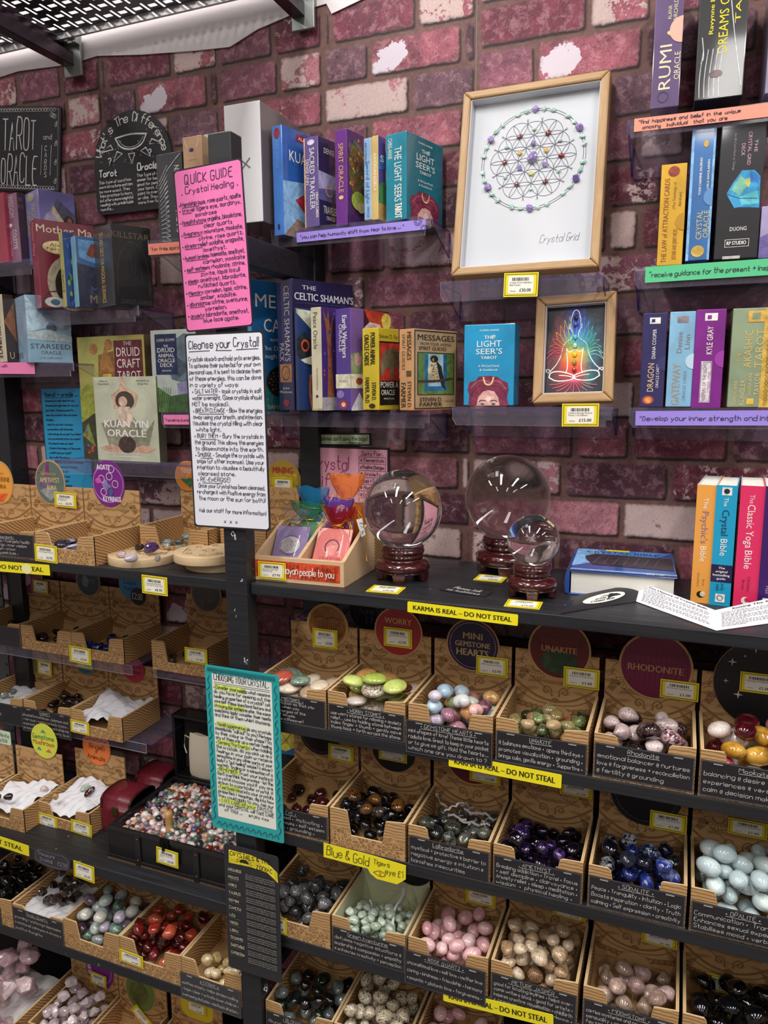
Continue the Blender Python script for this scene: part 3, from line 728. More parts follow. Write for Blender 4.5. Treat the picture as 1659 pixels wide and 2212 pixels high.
# ------------------------------------------------------------------ stones
_SM = {}
def stone_mesh(kind, seed):
    k = (kind, seed)
    if k in _SM: return _SM[k]
    import bmesh
    r = random.Random(seed*77+len(kind)); bm = bmesh.new()
    bmesh.ops.create_icosphere(bm, subdivisions=2 if kind == 'chip' else 3, radius=1)
    ax = [Vector((r.uniform(-1, 1), r.uniform(-1, 1), r.uniform(-1, 1))).normalized() for _ in range(13)]
    am = [r.uniform(-.16, .16) for _ in range(9)]; cut = [r.uniform(.66, .96) for _ in range(13)]
    for v in bm.verts:
        n = v.co.normalized(); s = 1
        if kind in ('pebble', 'chip'):
            s += sum(a*math.sin(3.1*n.dot(x)+i) for i, (a, x) in enumerate(zip(am[:5], ax)))*.85
            for x, c in zip(ax[5:8], cut[5:8]):
                d = n.dot(x)*s
                if d > c: s *= 1-.85*(1-c/d)
        elif kind == 'chunk':
            for x, c in zip(ax, cut):
                d = n.dot(x)
                if d > c*.85: s = min(s, c*.85/d)
            s *= 1+.035*math.sin(7*n.dot(ax[0])+2)*math.sin(6*n.dot(ax[1]))
        elif kind == 'flat': s += .06*math.sin(2*n.dot(ax[0]))
        elif kind == 'egg': s += .06*n.x + am[0]*.3*math.sin(2*n.dot(ax[1]))
        elif kind == 'heart':
            s += .02
            if n.y > 0: s -= .42*math.exp(-(n.x/.22)**2)*n.y*n.y
        q = n*s
        if kind == 'heart' and q.y < 0: q.x *= 1+.45*q.y
        if kind == 'pebble': q = Vector((q.x*1.12, q.y*.92, q.z*.92))
        if kind == 'egg': q = Vector((q.x*1.2, q.y*.93, q.z*.93))
        v.co = q
    me = bpy.data.meshes.new('stone'); bm.to_mesh(me); bm.free()
    if kind != 'chunk': me.polygons.foreach_set('use_smooth', [True]*len(me.polygons))
    _SM[k] = me; return me
_SMM = {}
def stone_obj(name, kind, seed, mt):
    k = (kind, seed, mt.name)
    if k not in _SMM:
        me = stone_mesh(kind, seed).copy(); me.name = name; me.materials.append(mt); _SMM[k] = me
    o = bpy.data.objects.new(name, _SMM[k]); COL.objects.link(o); return o
def pile(n, x0, x1, y0, y1, z0, r, sq, rnd, tries=14, yb=0, zmax=9, jr=.16):
    """drop n squashed spheres, each to the lowest free spot out of some tries"""
    out = []
    for i in range(n):
        rr = r*rnd.uniform(1-jr, 1+jr); best = None
        for k in range(tries):
            x = rnd.uniform(x0+rr, x1-rr); y = rnd.uniform(y0+rr, y1-rr); z = z0/sq+rr
            for (a, b, c, q) in out:
                d2 = (a-x)**2+(b-y)**2; s = rr+q
                if d2 < s*s: z = max(z, c+math.sqrt(s*s-d2))
            sc = z*sq + yb*(y-y0)
            if best is None or sc < best[0]: best = (sc, x, y, z, rr)
        if best[3]*sq > zmax: continue
        out.append(best[1:])
    return [(x, y, z*sq, q) for x, y, z, q in out]
def fill(t, name, label, group, kind, mats, n, r, sq=.78, seed=1, yb=0, cat='stone', area=None, zmax=9, tilt=.25, over=1.0):
    r *= .82; over = min(over, 1.04); n = int(n*1.12)
    L = t.location; w, d, fl = t['_w'], t['_d'], t['_fl']
    a = area or (.005, w-.005, .003, d-.007)
    rnd = random.Random(seed)
    for i, (x, y, z, q) in enumerate(pile(n, L.x+a[0], L.x+a[1], L.y+a[2], L.y+a[3], L.z+fl+.0003, r, sq, rnd, yb=yb, zmax=zmax)):
        mt = rnd.choice(mats); o = stone_obj(name, kind, rnd.randint(1, 4), mt)
        q *= over; sx = 1.12 if kind in ('pebble', 'egg') else 1
        o.scale = (q*.96/sx*rnd.uniform(1, 1.1), q*.96*rnd.uniform(.86, 1.02), q*sq*.98)
        o.rotation_euler = (rnd.uniform(-tilt, tilt), rnd.uniform(-tilt, tilt), rnd.uniform(0, 2*PI))
        o.location = (x, y, z); tag(o, label, cat, group)

# ------------------------------------------------------------------ decks, books
def _solve(f, a, b, tgt):
    fa = f(a)-tgt
    for _ in range(50):
        c = (a+b)/2; fc = f(c)-tgt
        if fa*fc <= 0: b = c
        else: a, fa = c, fc
    return (a+b)/2
def deck(label, xl, xe, xr, yt, yb, Y, ang, spine, cover, sp=(), cv=(), w=None, d=None, name='card_deck_box', cat='card deck', group=None, side=None, thumb=None, lean=0):
    E = PY(xe, yb, Y); h = PY(xe, yt, Y).z-E.z; a = -math.radians(ang)
    X = Vector((math.cos(a), math.sin(a), 0)); Yv = Vector((-math.sin(a), math.cos(a), 0))
    if w is None: w = _solve(lambda q: PROJ(E-X*q)[0], 0, .4, xl)
    if d is None: d = _solve(lambda q: PROJ(E+Yv*q)[0], 0, .4, xr)
    d = min(d, .2, (1.2935-E.y-(w*math.sin(-a) if a > 0 else 0))/math.cos(a))
    M = Matrix.Translation(E) @ Matrix.Rotation(a, 4, 'Z')
    if lean: M = M @ Matrix.Rotation(lean, 4, 'X')
    t = T(name, label, cat, M=M, group=group)
    ms = [wrap(spine), wrap(cover), wrap(side or cover)]
    m = MB(); m.box(-w, 0, 0, d, 0, h, 2, mats={'-y': 0, '+x': 1})
    m.build('carton', ms, t, bevel=.0012)
    if thumb:                                                          # thumb notch cut into the edge of the sleeve, paler board inside
        m = MB(); u, v, r, c, sgn = thumb
        m.prism([(-w+u*w+sgn*r*math.cos(PI/2+PI*k/12), v*h+r*math.sin(PI/2+PI*k/12)) for k in range(13)], lambda a_, b_, q: (a_, -.0007+q, b_), .0005, 0)
        m.build('thumb_notch', card(c), t)
    if sp: Face(t, (-w, 0, 0), (1, 0, 0), (0, 0, 1), w, h).draw(sp)
    if cv: Face(t, (0, 0, 0), (0, 1, 0), (0, 0, 1), d, h).draw(cv)
    return t
AC_F = clear('clear_acrylic', 'cfc6dc', .05, .07, .16); AC_E = clear('acrylic_edge', '4a3f9a', .30, .05, .5); AC_L = clear('acrylic_bright_edge', 'd8d8ee', .40, .12, .2)
def acrylic(label, x0, x1, z, y0=1.19, lip=.026, strip=None, g=True):
    """clear wall shelf: tray, front lip, wall plate; strip = (x0,x1,colour,lines)"""
    t = T('acrylic_shelf', label, 'acrylic shelf', ((x0+x1)/2, YW, z)); iv = WM[t]
    m = MB(); m.box(x0, x1, y0, YW-.001, z-.003, z, 0, mats={'-x': 1, '+x': 1, '-y': 1}); m.build('tray', [AC_F, AC_E], t, iv)
    m = MB(); c = .006
    m.prism([(x0+c, z-lip), (x1-c*1.5, z-lip), (x1-c*1.5, z-lip*.6), (x1, z-lip*.6), (x1, z+.004), (x0, z+.004), (x0, z-lip*.6)], lambda u, v, q: (u, y0-.004+q, v), .003, 0, 1)
    m.build('front_lip', [AC_F, AC_L], t, iv)
    m = MB(); m.box(x0+.004, x1-.004, YW-.004, YW-.001, z-.05, z-.003, 0, mats={'-x': 1, '+x': 1, '-z': 1}); m.build('wall_plate', [AC_F, AC_E], t, iv)
    for s in (x0, x1-.003):
        m = MB(); m.prism([(y0, z-.003), (YW-.001, z-.003), (YW-.001, z-.045)], lambda u, v, q: (s+q, u, v), .003, 0, 1); m.build('side_gusset', [AC_F, AC_E], t, iv)
    return t
def strip_label(TL, TR, BL, Y, col, ls, label, hs=.4, lw=.0011, tcol='2a2433', v0=None, dy=.45, extra=()):
    """paper strip slid into a shelf lip: a thing of its own"""
    a, b, c = PY(*TL, Y), PY(*TR, Y), PY(*BL, Y); w = (b-a).length; h = (a-c).length
    t = T('shelf_strip', label, 'paper strip', M=axes(c, b-a, a-c))
    m = MB(); m.prism([(0, 0), (w, 0), (w, h), (0, h)], lambda u, v, q: (u, q, v), .0006, 0)
    m.build('paper', card(col), t)
    n = len(ls); v0 = v0 if v0 is not None else (.33 if n == 1 else .56)
    Face(t, (0, 0, 0), (1, 0, 0), (0, 0, 1), w, h).draw([('HL', ls, .03, v0, hs, dy, .94, tcol, lw)]+list(extra))
    return t
def board(name, label, cat, TL, TR, BL, Y, th, mats, cmds, border=None, radius=.003, jit=1, rim=0, Yb=None):
    a, b, c = PY(*TL, Y), PY(*TR, Y), PY(*BL, Yb or Y); w = (b-a).length; h = (a-c).length
    t = T(name, label, cat, M=axes(c, b-a, a-c))
    m = MB(); m.prism(rrect(0, w, 0, h, radius), lambda u, v, q: (u, q, v), th, 0)
    m.build('board', mats[0], t)
    if border:
        m = MB(); m.prism(rrect(border, w-border, border, h-border, radius), lambda u, v, q: (u, -.0003+q, v), .0002, 0); m.build('paper', mats[1], t)
    f = Face(t, (0, -.0003, 0), (1, 0, 0), (0, 0, 1), w, h); f.draw(cmds, jit)
    return t, w, h
# ------------------------------------------------------------------ wall shelves of clear acrylic
def shelf_px(label, pl, pr, Y=1.19, lip=.026):
    """pl, pr: photo pixels of the two ends of the lip's top edge"""
    a, b = PY(*pl, Y), PY(*pr, Y); z = (a.z+b.z)/2
    acrylic(label, a.x, b.x, z-.003, Y, lip); return z-.003
zP = shelf_px('clear acrylic wall shelf with the purple slogan strip, under the blue and teal card decks', (588, 497), (931, 470))
zC = shelf_px('clear acrylic wall shelf under the row of tall boxed animal decks', (548, 894), (928, 888), lip=.022)
zS = shelf_px('clear acrylic wall shelf holding a turquoise deck and the small framed glowing figure', (979, 881), (1324, 879))
zG = shelf_px('clear acrylic wall shelf under the large framed crystal grid', (953, 612), (1304, 588), lip=.028)
z1 = shelf_px('clear acrylic wall shelf at top right with the salmon strip', (1356, 258), (1720, 222), lip=.02)
z2 = shelf_px('clear acrylic wall shelf at right with the green strip', (1371, 582), (1720, 559))
z3 = shelf_px('clear acrylic wall shelf at right with the violet strip', (1360, 883), (1720, 881))
zW = shelf_px('clear acrylic wall shelf at far left under the pink and lilac decks', (-60, 570), (75, 562))
zK = shelf_px('clear acrylic wall shelf at left under the red and black boxed decks', (92, 674), (300, 660))
zU = shelf_px('clear acrylic wall shelf at far left under the pale blue boxed deck', (-60, 786), (160, 782))
zY = shelf_px('clear acrylic wall shelf under the two face-out decks beside the blue notice', (118, 998), (412, 994))
zD = shelf_px('clear acrylic wall shelf behind the white notice, with a pink strip', (351, 893), (470, 890))
zF = shelf_px('clear acrylic wall shelf behind the pink notice, with a salmon strip', (322, 522), (500, 505))

VIO, SAL, GRN, PNK = '9a86dd', 'f0927c', '58c48b', 'f285b9'
strip_label((641, 503), (920, 473), (641, 524), 1.184, VIO, ['"you can help humanity shift from fear to love ... "'], 'purple paper strip about helping humanity, on the shelf of blue decks', hs=.36,
            extra=[('O', .985, .15, .012, .0006, '3a3348'), ('O', .985, .15, .02, .0006, '3a3348'), ('O', .945, .85, .012, .0006, '3a3348'), ('O', .945, .85, .02, .0006, '3a3348'), ('O', .945, .85, .028, .0006, '3a3348')])
strip_label((1368, 257), (1720, 215), (1369, 285), 1.184, SAL, ['"find  happiness  and  belief  in  the  unique', '   amazing    individual    that  you  are'], 'salmon paper strip about happiness on the top right shelf', hs=.27, dy=.42)
strip_label((1393, 577), (1720, 554), (1393, 611), 1.184, GRN, ['"receive guidance for the present + inspiration'], 'green paper strip about guidance on the right-hand shelf', hs=.32)
strip_label((1373, 888), (1720, 886), (1372, 919), 1.184, VIO, ['"Develop your inner strength and intuition'], 'violet paper strip about inner strength on the lowest right-hand shelf', hs=.34)
strip_label((-60, 783), (76, 783), (-60, 807), 1.184, PNK, ['longing to connect with', '  consciousness "'], 'pink paper strip at the far left under the pale blue deck', hs=.27)
strip_label((352, 896), (470, 896), (354, 917), 1.184, PNK, ['"receive pure love'], 'pink paper strip half hidden by the white notice', hs=.33)
strip_label((320, 527), (470, 515), (321, 551), 1.184, SAL, ['"for free spirits, path'], 'salmon paper strip half hidden by the pink notice', hs=.34)

# ------------------------------------------------------------------ decks on the purple-strip shelf
WH, GO = 'e9e6df', 'd8bb74'
TEAL = '1c7c92'
def seers_front(sp=False):
    return [('T', 'CHRIS-ANNE', .5, .915, .022, WH, .38), ('T', 'THE', .50, .82, .042, WH, .2, .01), ('T', 'LIGHT', .5, .725, .075, WH, .48), ('T', "SEER'S", .5, .635, .068, WH, .52), ('T', 'TAROT', .5, .575, .035, WH, .32, .01),
            ('O', .60, .85, .02, .0010, WH), ('T', 'A 78-Card Deck', .5, .478, .026, WH, .42), ('T', '& Guidebook', .5, .43, .026, WH, .36),
            ('P', [(.1, 0), (.12, .14), (.08, .2), (.12, .29), (.25, .31), (.3, .36), (.5, .37), (.68, .355), (.78, .31), (.88, .28), (.9, .2), (.87, .1), (.9, 0)], '7a2f48'),
            ('L', [(.15, .22), (.3, .32), (.5, .3)], .0014, 'b0627c', 1), ('L', [(.85, .2), (.7, .32), (.5, .28)], .0014, 'b0627c', 1), ('L', [(.13, .12), (.3, .25), (.45, .24)], .0012, '5a1f35', 1), ('L', [(.87, .12), (.7, .25), (.55, .24)], .0012, '5a1f35', 1),
            ('P', [(.27, 0), (.3, .1), (.4, .175), (.5, .19), (.62, .175), (.7, .1), (.73, 0)], 'd8a6a0'), ('E', .5, .09, .06, .035, 'f0ccc0'),
            ('L', [(.32, .05), (.38, .068), (.45, .055)], .0016, '4b2a2c', 1), ('L', [(.55, .055), (.62, .068), (.68, .05)], .0016, '4b2a2c', 1), ('E', .39, .018, .04, .012, '3b4f58'), ('E', .61, .018, .04, .012, '3b4f58'),
            ('L', [(.4, .35), (.43, .27), (.5, .255), (.57, .27), (.6, .35)], .0024, 'e7c088', 1)]
deck('blue boxed deck, tallest at the left end of the purple-strip shelf', 593, 614, 685, 267, 507, 1.165, 14, '3f78c8', '2a5fb4',
     [('E', .5, .93, .3, .05, '8f2f3e'), ('V', 'KUAN YIN', .5, .62, .86, .3, '6d8fd6', 1), ('E', .5, .08, .12, .03, '1d2b5d')],
     [('P', [(0, 0), (1, 0), (1, .55), (0, .5)], '86b3e0'), ('R', .42, 1, .9, .965, '8c2233'), ('T', 'ALANA F', .70, .915, .03, WH, .45), ('T', 'KUAN', .55, .70, .10, WH, .7), ('P', [(.35, .35), (.6, .42), (.95, .3), (.7, .22)], 'b0303a'),
      ('P', [(0, 0), (.4, .18), (1, .1), (1, 0)], '8a7463'), ('R', .42, 1, 0, .09, '8c2233'), ('T', 'SOUL CARDS', .7, .03, .035, WH, .5), ('P', [(.6, .12), (.85, .2), (1, .12)], '4b3a35')])
deck('lilac boxed deck with a misty night cover, second on the purple-strip shelf', 660, 690, 727, 291, 488, 1.185, 14, '6a5590', '2e2753',
     [('E', .5, .94, .25, .03, 'd9cfe8'), ('V', 'SACRED TRAVELER', .56, .2, .88, .34, WH, -1), ('V', 'DENISE LINN', .22, .48, .76, .22, WH, -1), ('V', 'ORACLE CARDS', .88, .1, .38, .17, WH, -1, .01), ('R', 0, .08, 0, 1, 'd9ad7e')],
     [('P', [(0, .38), (1, .45), (1, .6), (0, .62)], 'a59fca'), ('P', [(0, .3), (1, .3), (1, .46), (0, .42)], '5f5a92'), ('T', 'DENISE', .62, .83, .06, WH, .6), ('O', .6, .42, .18, .002, 'd8a04b'), ('P', [(.7, .1), (.8, .5), (.95, .1)], '6a4630'), ('T', 'TRAVELER', .65, .16, .085, 'e2ddcf', .8), ('T', 'ORACLE', .66, .09, .045, WH, .5)])
deck('purple boxed deck with a leafy tree cover on the purple-strip shelf', 726, 751, 788, 276, 486, 1.185, 14, '6d2f8a', '54306a',
     [('V', 'SPIRIT ORACLE', .5, .35, .86, .4, 'd0a95a', -1), ('E', .5, .3, .2, .02, GO)],
     [('E', .55, .62, .45, .3, '6b5a2c')] + [('E', .12+.8*random.random(), .4+.52*random.random(), .05, .018, random.choice(['b5452f', '7f9a3f', '35708f', 'd09a3c', '8f3f6b', '3f6f4a'])) for _ in range(46)] + [('E', .6, .28, .4, .1, 'a7b94e'), ('E', .75, .22, .22, .06, 'd8cf92'), ('R', 0, 1, 0, .12, '4d2668')])
deck('pale blue narrow boxed deck with cursive spine title on the purple-strip shelf', 787, 802, 815, 296, 474, 1.187, 12, '8fb6dd', 'd6c9a5',
     [('V', 'Sword of Light', .55, .2, .72, .5, '33538c', -1), ('V', 'ARCHANGEL', .3, .66, .95, .28, '33538c', -1), ('V', 'ORACLE', .6, .03, .17, .3, '33538c', -1)])
deck('gilt edged boxed deck wedged between the pale blue and teal decks', 804, 818, 834, 291, 474, 1.188, 12, 'd4b777', '5a4f9c',
     [('V', 'ARCHANGELS', .5, .35, .8, .4, 'f4eedd', -1)], [('R', 0, 1, 0, .2, 'c6a05c'), ('P', [(0, .2), (1, .2), (1, .5), (0, .42)], '4f8f5a'), ('P', [(0, .75), (1, .8), (1, .62), (0, .6)], '3c6fb0'), ('T', 'S', .5, .7, .08, WH, .5)])
deck('teal boxed deck with a flame-haired figure, at the right end of the purple-strip shelf', 834, 878, 956, 281, 473, 1.182, 16, '21869d', '166f84',
     [('V', 'THE LIGHT SEERS', .6, .22, .84, .34, WH, -1), ('V', 'TAROT', .62, .03, .20, .34, WH, -1, .01), ('V', 'CHRIS-ANNE', .22, .72, .95, .2, WH, -1)], seers_front())
# white carton and black frame behind the notices
t = T('white_carton', 'plain white tall carton marked with a small cross, on top of the post', 'carton', (0, 0, 0))
a, b = PY(492, 486, 1.15), PY(569, 486, 1.15); top = PY(569, 214, 1.15).z
m = MB(); m.box(a.x, b.x, 1.15, 1.29, max(a.z, 1.7375), top, 0, mats={'+x': 1, '-z': 1}); m.build('carton', [card('dad8dc'), card('6f6669', .2, .5)], t, WM[t], bevel=.0015)  # white carton; shade on its right side and underside is painted in as grey
f = Face(t, WM[t] @ Vector((a.x, 1.15, a.z)), (1, 0, 0), (0, 0, 1), b.x-a.x, top-a.z)
f.draw([('L', [(.40, .545), (.68, .46)], .0022, '6b6670'), ('L', [(.68, .54), (.42, .44)], .0022, '6b6670')])
# ------------------------------------------------------------------ decks on the tall shelf
deck('large teal blue boxed deck with a round shield, behind the white notice', 540, 549, None, 601, 893, 1.17, 20, '4d9fd0', '1d5c92',
     [], [('P', [(0, 0), (1, 0), (1, .25), (0, .2)], '1c6f6e'), ('T', 'MEDI', .62, .80, .10, 'ded6cf', 1.0), ('T', 'CARD', .78, .62, .10, 'ded6cf', .9), ('T', 'REVISED, EX', .8, .55, .02, 'c9c3d2', .6), ('T', 'The Disco', .62, .48, .035, 'cfc8cf', .75), ('T', 'rough the', .60, .42, .035, 'cfc8cf', .75),
      ('E', .78, .24, .42, .12, '1b1713')] + [('E', .78+.36*math.cos(k*2.4)*(k/40)**.5, .24+.1*math.sin(k*2.4)*(k/40)**.5, .03, .008, '5b4a36') for k in range(4, 40)] + [('L', [(.5, .13), (.45, .08), (.55, .03)], .002, '7a6a52', 1), ('T', 'SAMS & DA', .72, .03, .03, 'bcb8c4', .7)], d=.085)
deck('navy blue tall boxed pack with silver lettering on the tall deck shelf', 604, 636, 765, 600, 887, 1.165, 26, '2c2c63', '1f1d47',
     [('V', "CELTIC SHAMAN'S", .66, .38, .95, .34, 'd6d6e2', -1), ('V', 'PACK', .28, .38, .52, .3, 'd6d6e2', -1), ('R', .12, .9, .22, .36, 'c98a55'), ('O', .5, .29, .26, .002, '3a3566'), ('T', 'John', .5, .165, .02, WH, .45), ('T', 'Matthews', .5, .135, .02, WH, .8), ('E', .5, .06, .2, .025, 'b23b45')],
     [('T', 'THE', .27, .925, .032, 'd6d6e2', .22), ('T', "CELTIC SHAMAN'S", .52, .845, .055, 'd6d6e2', .96, .005), ('R', .08, .9, .82, .826, '3b3a6b'), ('R', .05, .98, .12, .78, '24345e'), ('P', [(.1, .7), (.3, .76), (.5, .6), (.3, .45), (.1, .5)], 'd9dfcf'), ('E', .25, .6, .12, .05, '23262e'), ('E', .27, .6, .05, .025, 'c8543f'), ('L', [(.3, .35), (.45, .3), (.4, .15)], .006, 'c8703c', 1), ('T', 'GUIDED', .2, .07, .03, '9f9fb8', .3)])
deck('dark blue deck with an owl-eyed creature leaning on the navy pack', 640, 645, 676, 664, 887, 1.16, 24, '2a3a66', '2b4276', [],
     [('P', [(0, .95), (1, .8), (1, .98), (0, .99)], 'd9dfc6'), ('P', [(.0, .7), (.5, .78), (1, .68), (1, .42), (.4, .48), (0, .55)], '272d31'), ('E', .55, .64, .28, .06, 'd9603f'), ('E', .55, .64, .18, .04, '3a1a1a'), ('P', [(.2, .5), (1, .54), (1, .45), (.5, .47)], 'dfe6cb'), ('L', [(.9, .35), (.8, .2), (.95, .02)], .005, 'c9713f', 1)])
deck('cream spined deck with a spreading tree trunk cover, on the tall deck shelf', 675, 697, 730, 662, 887, 1.16, 16, 'ded6b8', '4a2f78',
     [('V', 'Peace Oracle', .45, .6, .95, .42, '4a4438', -1), ('V', 'Toni Carmine Salerno', .55, .2, .42, .16, '6b6450', -1), ('E', .5, .14, .12, .015, '44407a'), ('R', 0, 1, 0, .02, 'bda978')],
     [('P', [(.3, 0), (.4, .5), (.3, .8), (.1, .98), (.35, .88), (.45, .98), (.55, .8), (.8, .95), (.62, .7), (.66, .4), (.85, 0)], '9a5b39')] + [('E', .1+.85*random.random(), .35+.6*random.random(), .05, .014, random.choice(['c03a5a', '5060c0', '30407a'])) for _ in range(14)] + [('R', 0, 1, 0, .13, 'b0aab0')])
deck('violet boxed deck with a cream belly band, on the tall deck shelf', 727, 759, 788, 664, 887, 1.16, 20, '553a94', '7a5a9a',
     [('V', 'Earth Warriors', .62, .52, .93, .3, WH, -1, .01), ('V', 'ORACLE', .35, .58, .85, .22, WH, -1), ('R', 0, 1, .22, .36, 'e3dcc2'), ('T', 'Namaste', .5, .28, .025, '3c3f78', .6), ('E', .5, .06, .3, .045, 'a43a4a'), ('E', .5, .06, .14, .022, 'e2d9c8'), ('E', .3, .16, .25, .04, '8c78b8')],
     [('P', [(0, .36), (1, .36), (1, .6), (0, .55)], '87946a'), ('E', .5, .5, .3, .06, 'c9a09a'), ('R', 0, 1, .22, .36, 'e3dcc2'), ('E', .6, .29, .25, .035, 'a04a3c'), ('P', [(0, .02), (.6, .18), (1, .05), (1, .0), (0, 0)], 'cfd2d8')])
deck('deck with a fiery sunset cover, standing behind the yellow deck', 760, 764, 874, 664, 889, 1.20, 18, '3a2030', '4a1f2b', [],
     [('P', [(.3, 1), (1, .98), (1, .75), (.6, .72)], 'c2452c'), ('E', .92, .9, .14, .08, 'ead25a'), ('E', .14, .95, .05, .025, 'cbb6b0'), ('P', [(.25, .8), (.45, .88), (.75, .86), (.8, .75), (.3, .7)], 'd8c9cc'), ('E', .55, .8, .12, .06, 'd8a48a'), ('L', [(0, .7), (.3, .78), (.6, .7)], .003, 'e8e2e2', 1), ('L', [(.1, .62), (.3, .7), (.6, .64)], .003, 'e8e2e2', 1)])
deck('yellow boxed deck with a wolf on red, on the tall deck shelf', 784, 818, 862, 707, 886, 1.155, 18, 'd9c12f', 'cdb52c',
     [('V', 'POWER ANIMAL', .66, .55, .94, .3, '3b3018', -1, .02), ('V', 'ORACLE CARDS', .28, .55, .92, .3, '3b3018', -1, .02), ('V', 'STEVEN D.', .72, .12, .34, .26, '3b3018', -1, .01), ('V', 'FARMER, Ph.D.', .3, .08, .4, .26, '3b3018', -1, .01), ('E', .6, .05, .2, .03, '3b3018')],
     [('T', 'Steven D. Far', .5, .875, .05, '3b2a16', .9), ('R', .05, 1, .06, .84, '16110f'), ('R', .07, 1, .36, .82, 'b83328'), ('P', [(.15, .66), (.35, .74), (.7, .76), (1, .72), (1, .55), (.75, .5), (.7, .38), (.6, .38), (.55, .52), (.3, .5), (.2, .55)], '6b6047'), ('P', [(.15, .66), (.1, .48), (.22, .4), (.3, .5)], '7a7058'), ('T', 'POWER A', .52, .275, .075, WH, .85), ('T', 'ORACLE', .45, .185, .065, WH, .65), ('T', 'PRACTICAL', .5, .13, .02, WH, .5)])
deck('tan boxed deck with a perched hawk, right end of the tall deck shelf', 863, 893, 987, 709, 887, 1.15, 24, 'd09a68', 'b99a72',
     [('V', 'MESSAGES', .7, .62, .96, .3, '4b3a20', -1, .02), ('V', 'SPIRIT GUIDES', .3, .5, .94, .22, '5b4a2c', -1), ('R', .5, .85, .42, .49, '5b4a2c'), ('V', 'STEVEN D.', .72, .03, .36, .26, '4b3a20', -1, .01), ('V', 'FARMER', .3, .03, .34, .34, '4b3a20', -1, .02)],
     [('B', .003, .002, '3a2c16'), ('T', 'MESSAGES', .5, .865, .07, '2d2410', .82, .02), ('T', 'FROM YOUR ANIMAL', .5, .805, .035, '2d2410', .7), ('T', 'SPIRIT GUIDES', .42, .745, .045, '2d2410', .62, .01), ('R', .08, .92, .19, .72, '2a2c1c'), ('R', .10, .90, .20, .71, '5f7a3a'), ('R', .24, .74, .24, .7, '2a6a94'), ('R', .32, .66, .3, .7, '9dbcc8'),
      ('E', .46, .5, .15, .13, 'd3c6a6'), ('P', [(.5, .62), (.62, .55), (.72, .25), (.62, .3), (.55, .45)], '2c2620'), ('E', .45, .64, .09, .045, '2e2a24'), ('P', [(.4, .63), (.45, .6), (.44, .66)], 'b98f3a'), ('E', .44, .42, .11, .06, 'b9a884'), ('L', [(.1, .36), (.5, .36), (.88, .4)], .004, '4a3524', 1)] + [('E', .38+.16*random.random(), .4+.18*random.random(), .012, .006, '6a5a40') for _ in range(26)] +
     [('T', 'STEVEN D.', .38, .11, .05, '2d2410', .5, .01), ('T', 'FARMER', .38, .05, .05, '2d2410', .5, .01), ('T', 'A 44-CARD', .8, .1, .025, '2d2410', .22)])
# ------------------------------------------------------------------ turquoise deck and small frame
deck('turquoise boxed deck facing out beside the small framed picture', 1001, 1109, None, 698, 876, 1.20, 0, '1b93c4', '167aa6', seers_front(), (), d=.04)
OAK = wood('pale_oak_frame', 'a07c4e', 'b8946a', (60, 60, 4)); OAKH = wood('pale_oak_frame_rail', 'a07c4e', 'b8946a', (4, 60, 60))
def frame(label, TL, TR, BL, Yt, Yb, fw, depth, cmds_fn, paper):
    a, c = PY(*TL, Yt), PY(*BL, Yb); b = PY(*TR, Yt); w = (b-a).length; h = (a-c).length
    t = T('framed_picture', label, 'framed picture', M=axes(c, b-a, a-c))
    for nm, mt, q in (('left_rail', OAK, [(0, 0), (fw, fw), (fw, h-fw), (0, h)]), ('right_rail', OAK, [(w, 0), (w, h), (w-fw, h-fw), (w-fw, fw)]), ('bottom_rail', OAKH, [(0, 0), (w, 0), (w-fw, fw), (fw, fw)]), ('top_rail', OAKH, [(0, h), (fw, h-fw), (w-fw, h-fw), (w, h)])):
        m = MB(); m.prism(q, lambda u, v, d: (u, d, v), depth, 0); m.build(nm, mt, t, bevel=.003)
    m = MB(); m.box(fw*.4, w-fw*.4, depth*.72, depth*.8, fw*.4, h-fw*.4); m.build('backing_paper', card(paper, .6), t)
    m = MB(); e = .0012
    for q in ((fw, fw+e, fw, h-fw), (w-fw-e, w-fw, fw, h-fw), (fw, w-fw, fw, fw+e), (fw, w-fw, h-fw-e, h-fw)): m.box(q[0], q[1], .004, depth*.75, q[2], q[3])
    m.build('inner_spacer', card('c9cbd2', .5), t)
    f = Face(t, (fw, depth*.72, fw), (1, 0, 0), (0, 0, 1), w-2*fw, h-2*fw)
    cmds_fn(t, f, w-2*fw, h-2*fw)
    m = MB(); m.face([(fw, .005, fw), (w-fw, .005, fw), (w-fw, .005, h-fw), (fw, .005, h-fw)], 0); m.build('glass_pane', clear('picture_glass', 'ffffff', .0, .006), t)
    return t
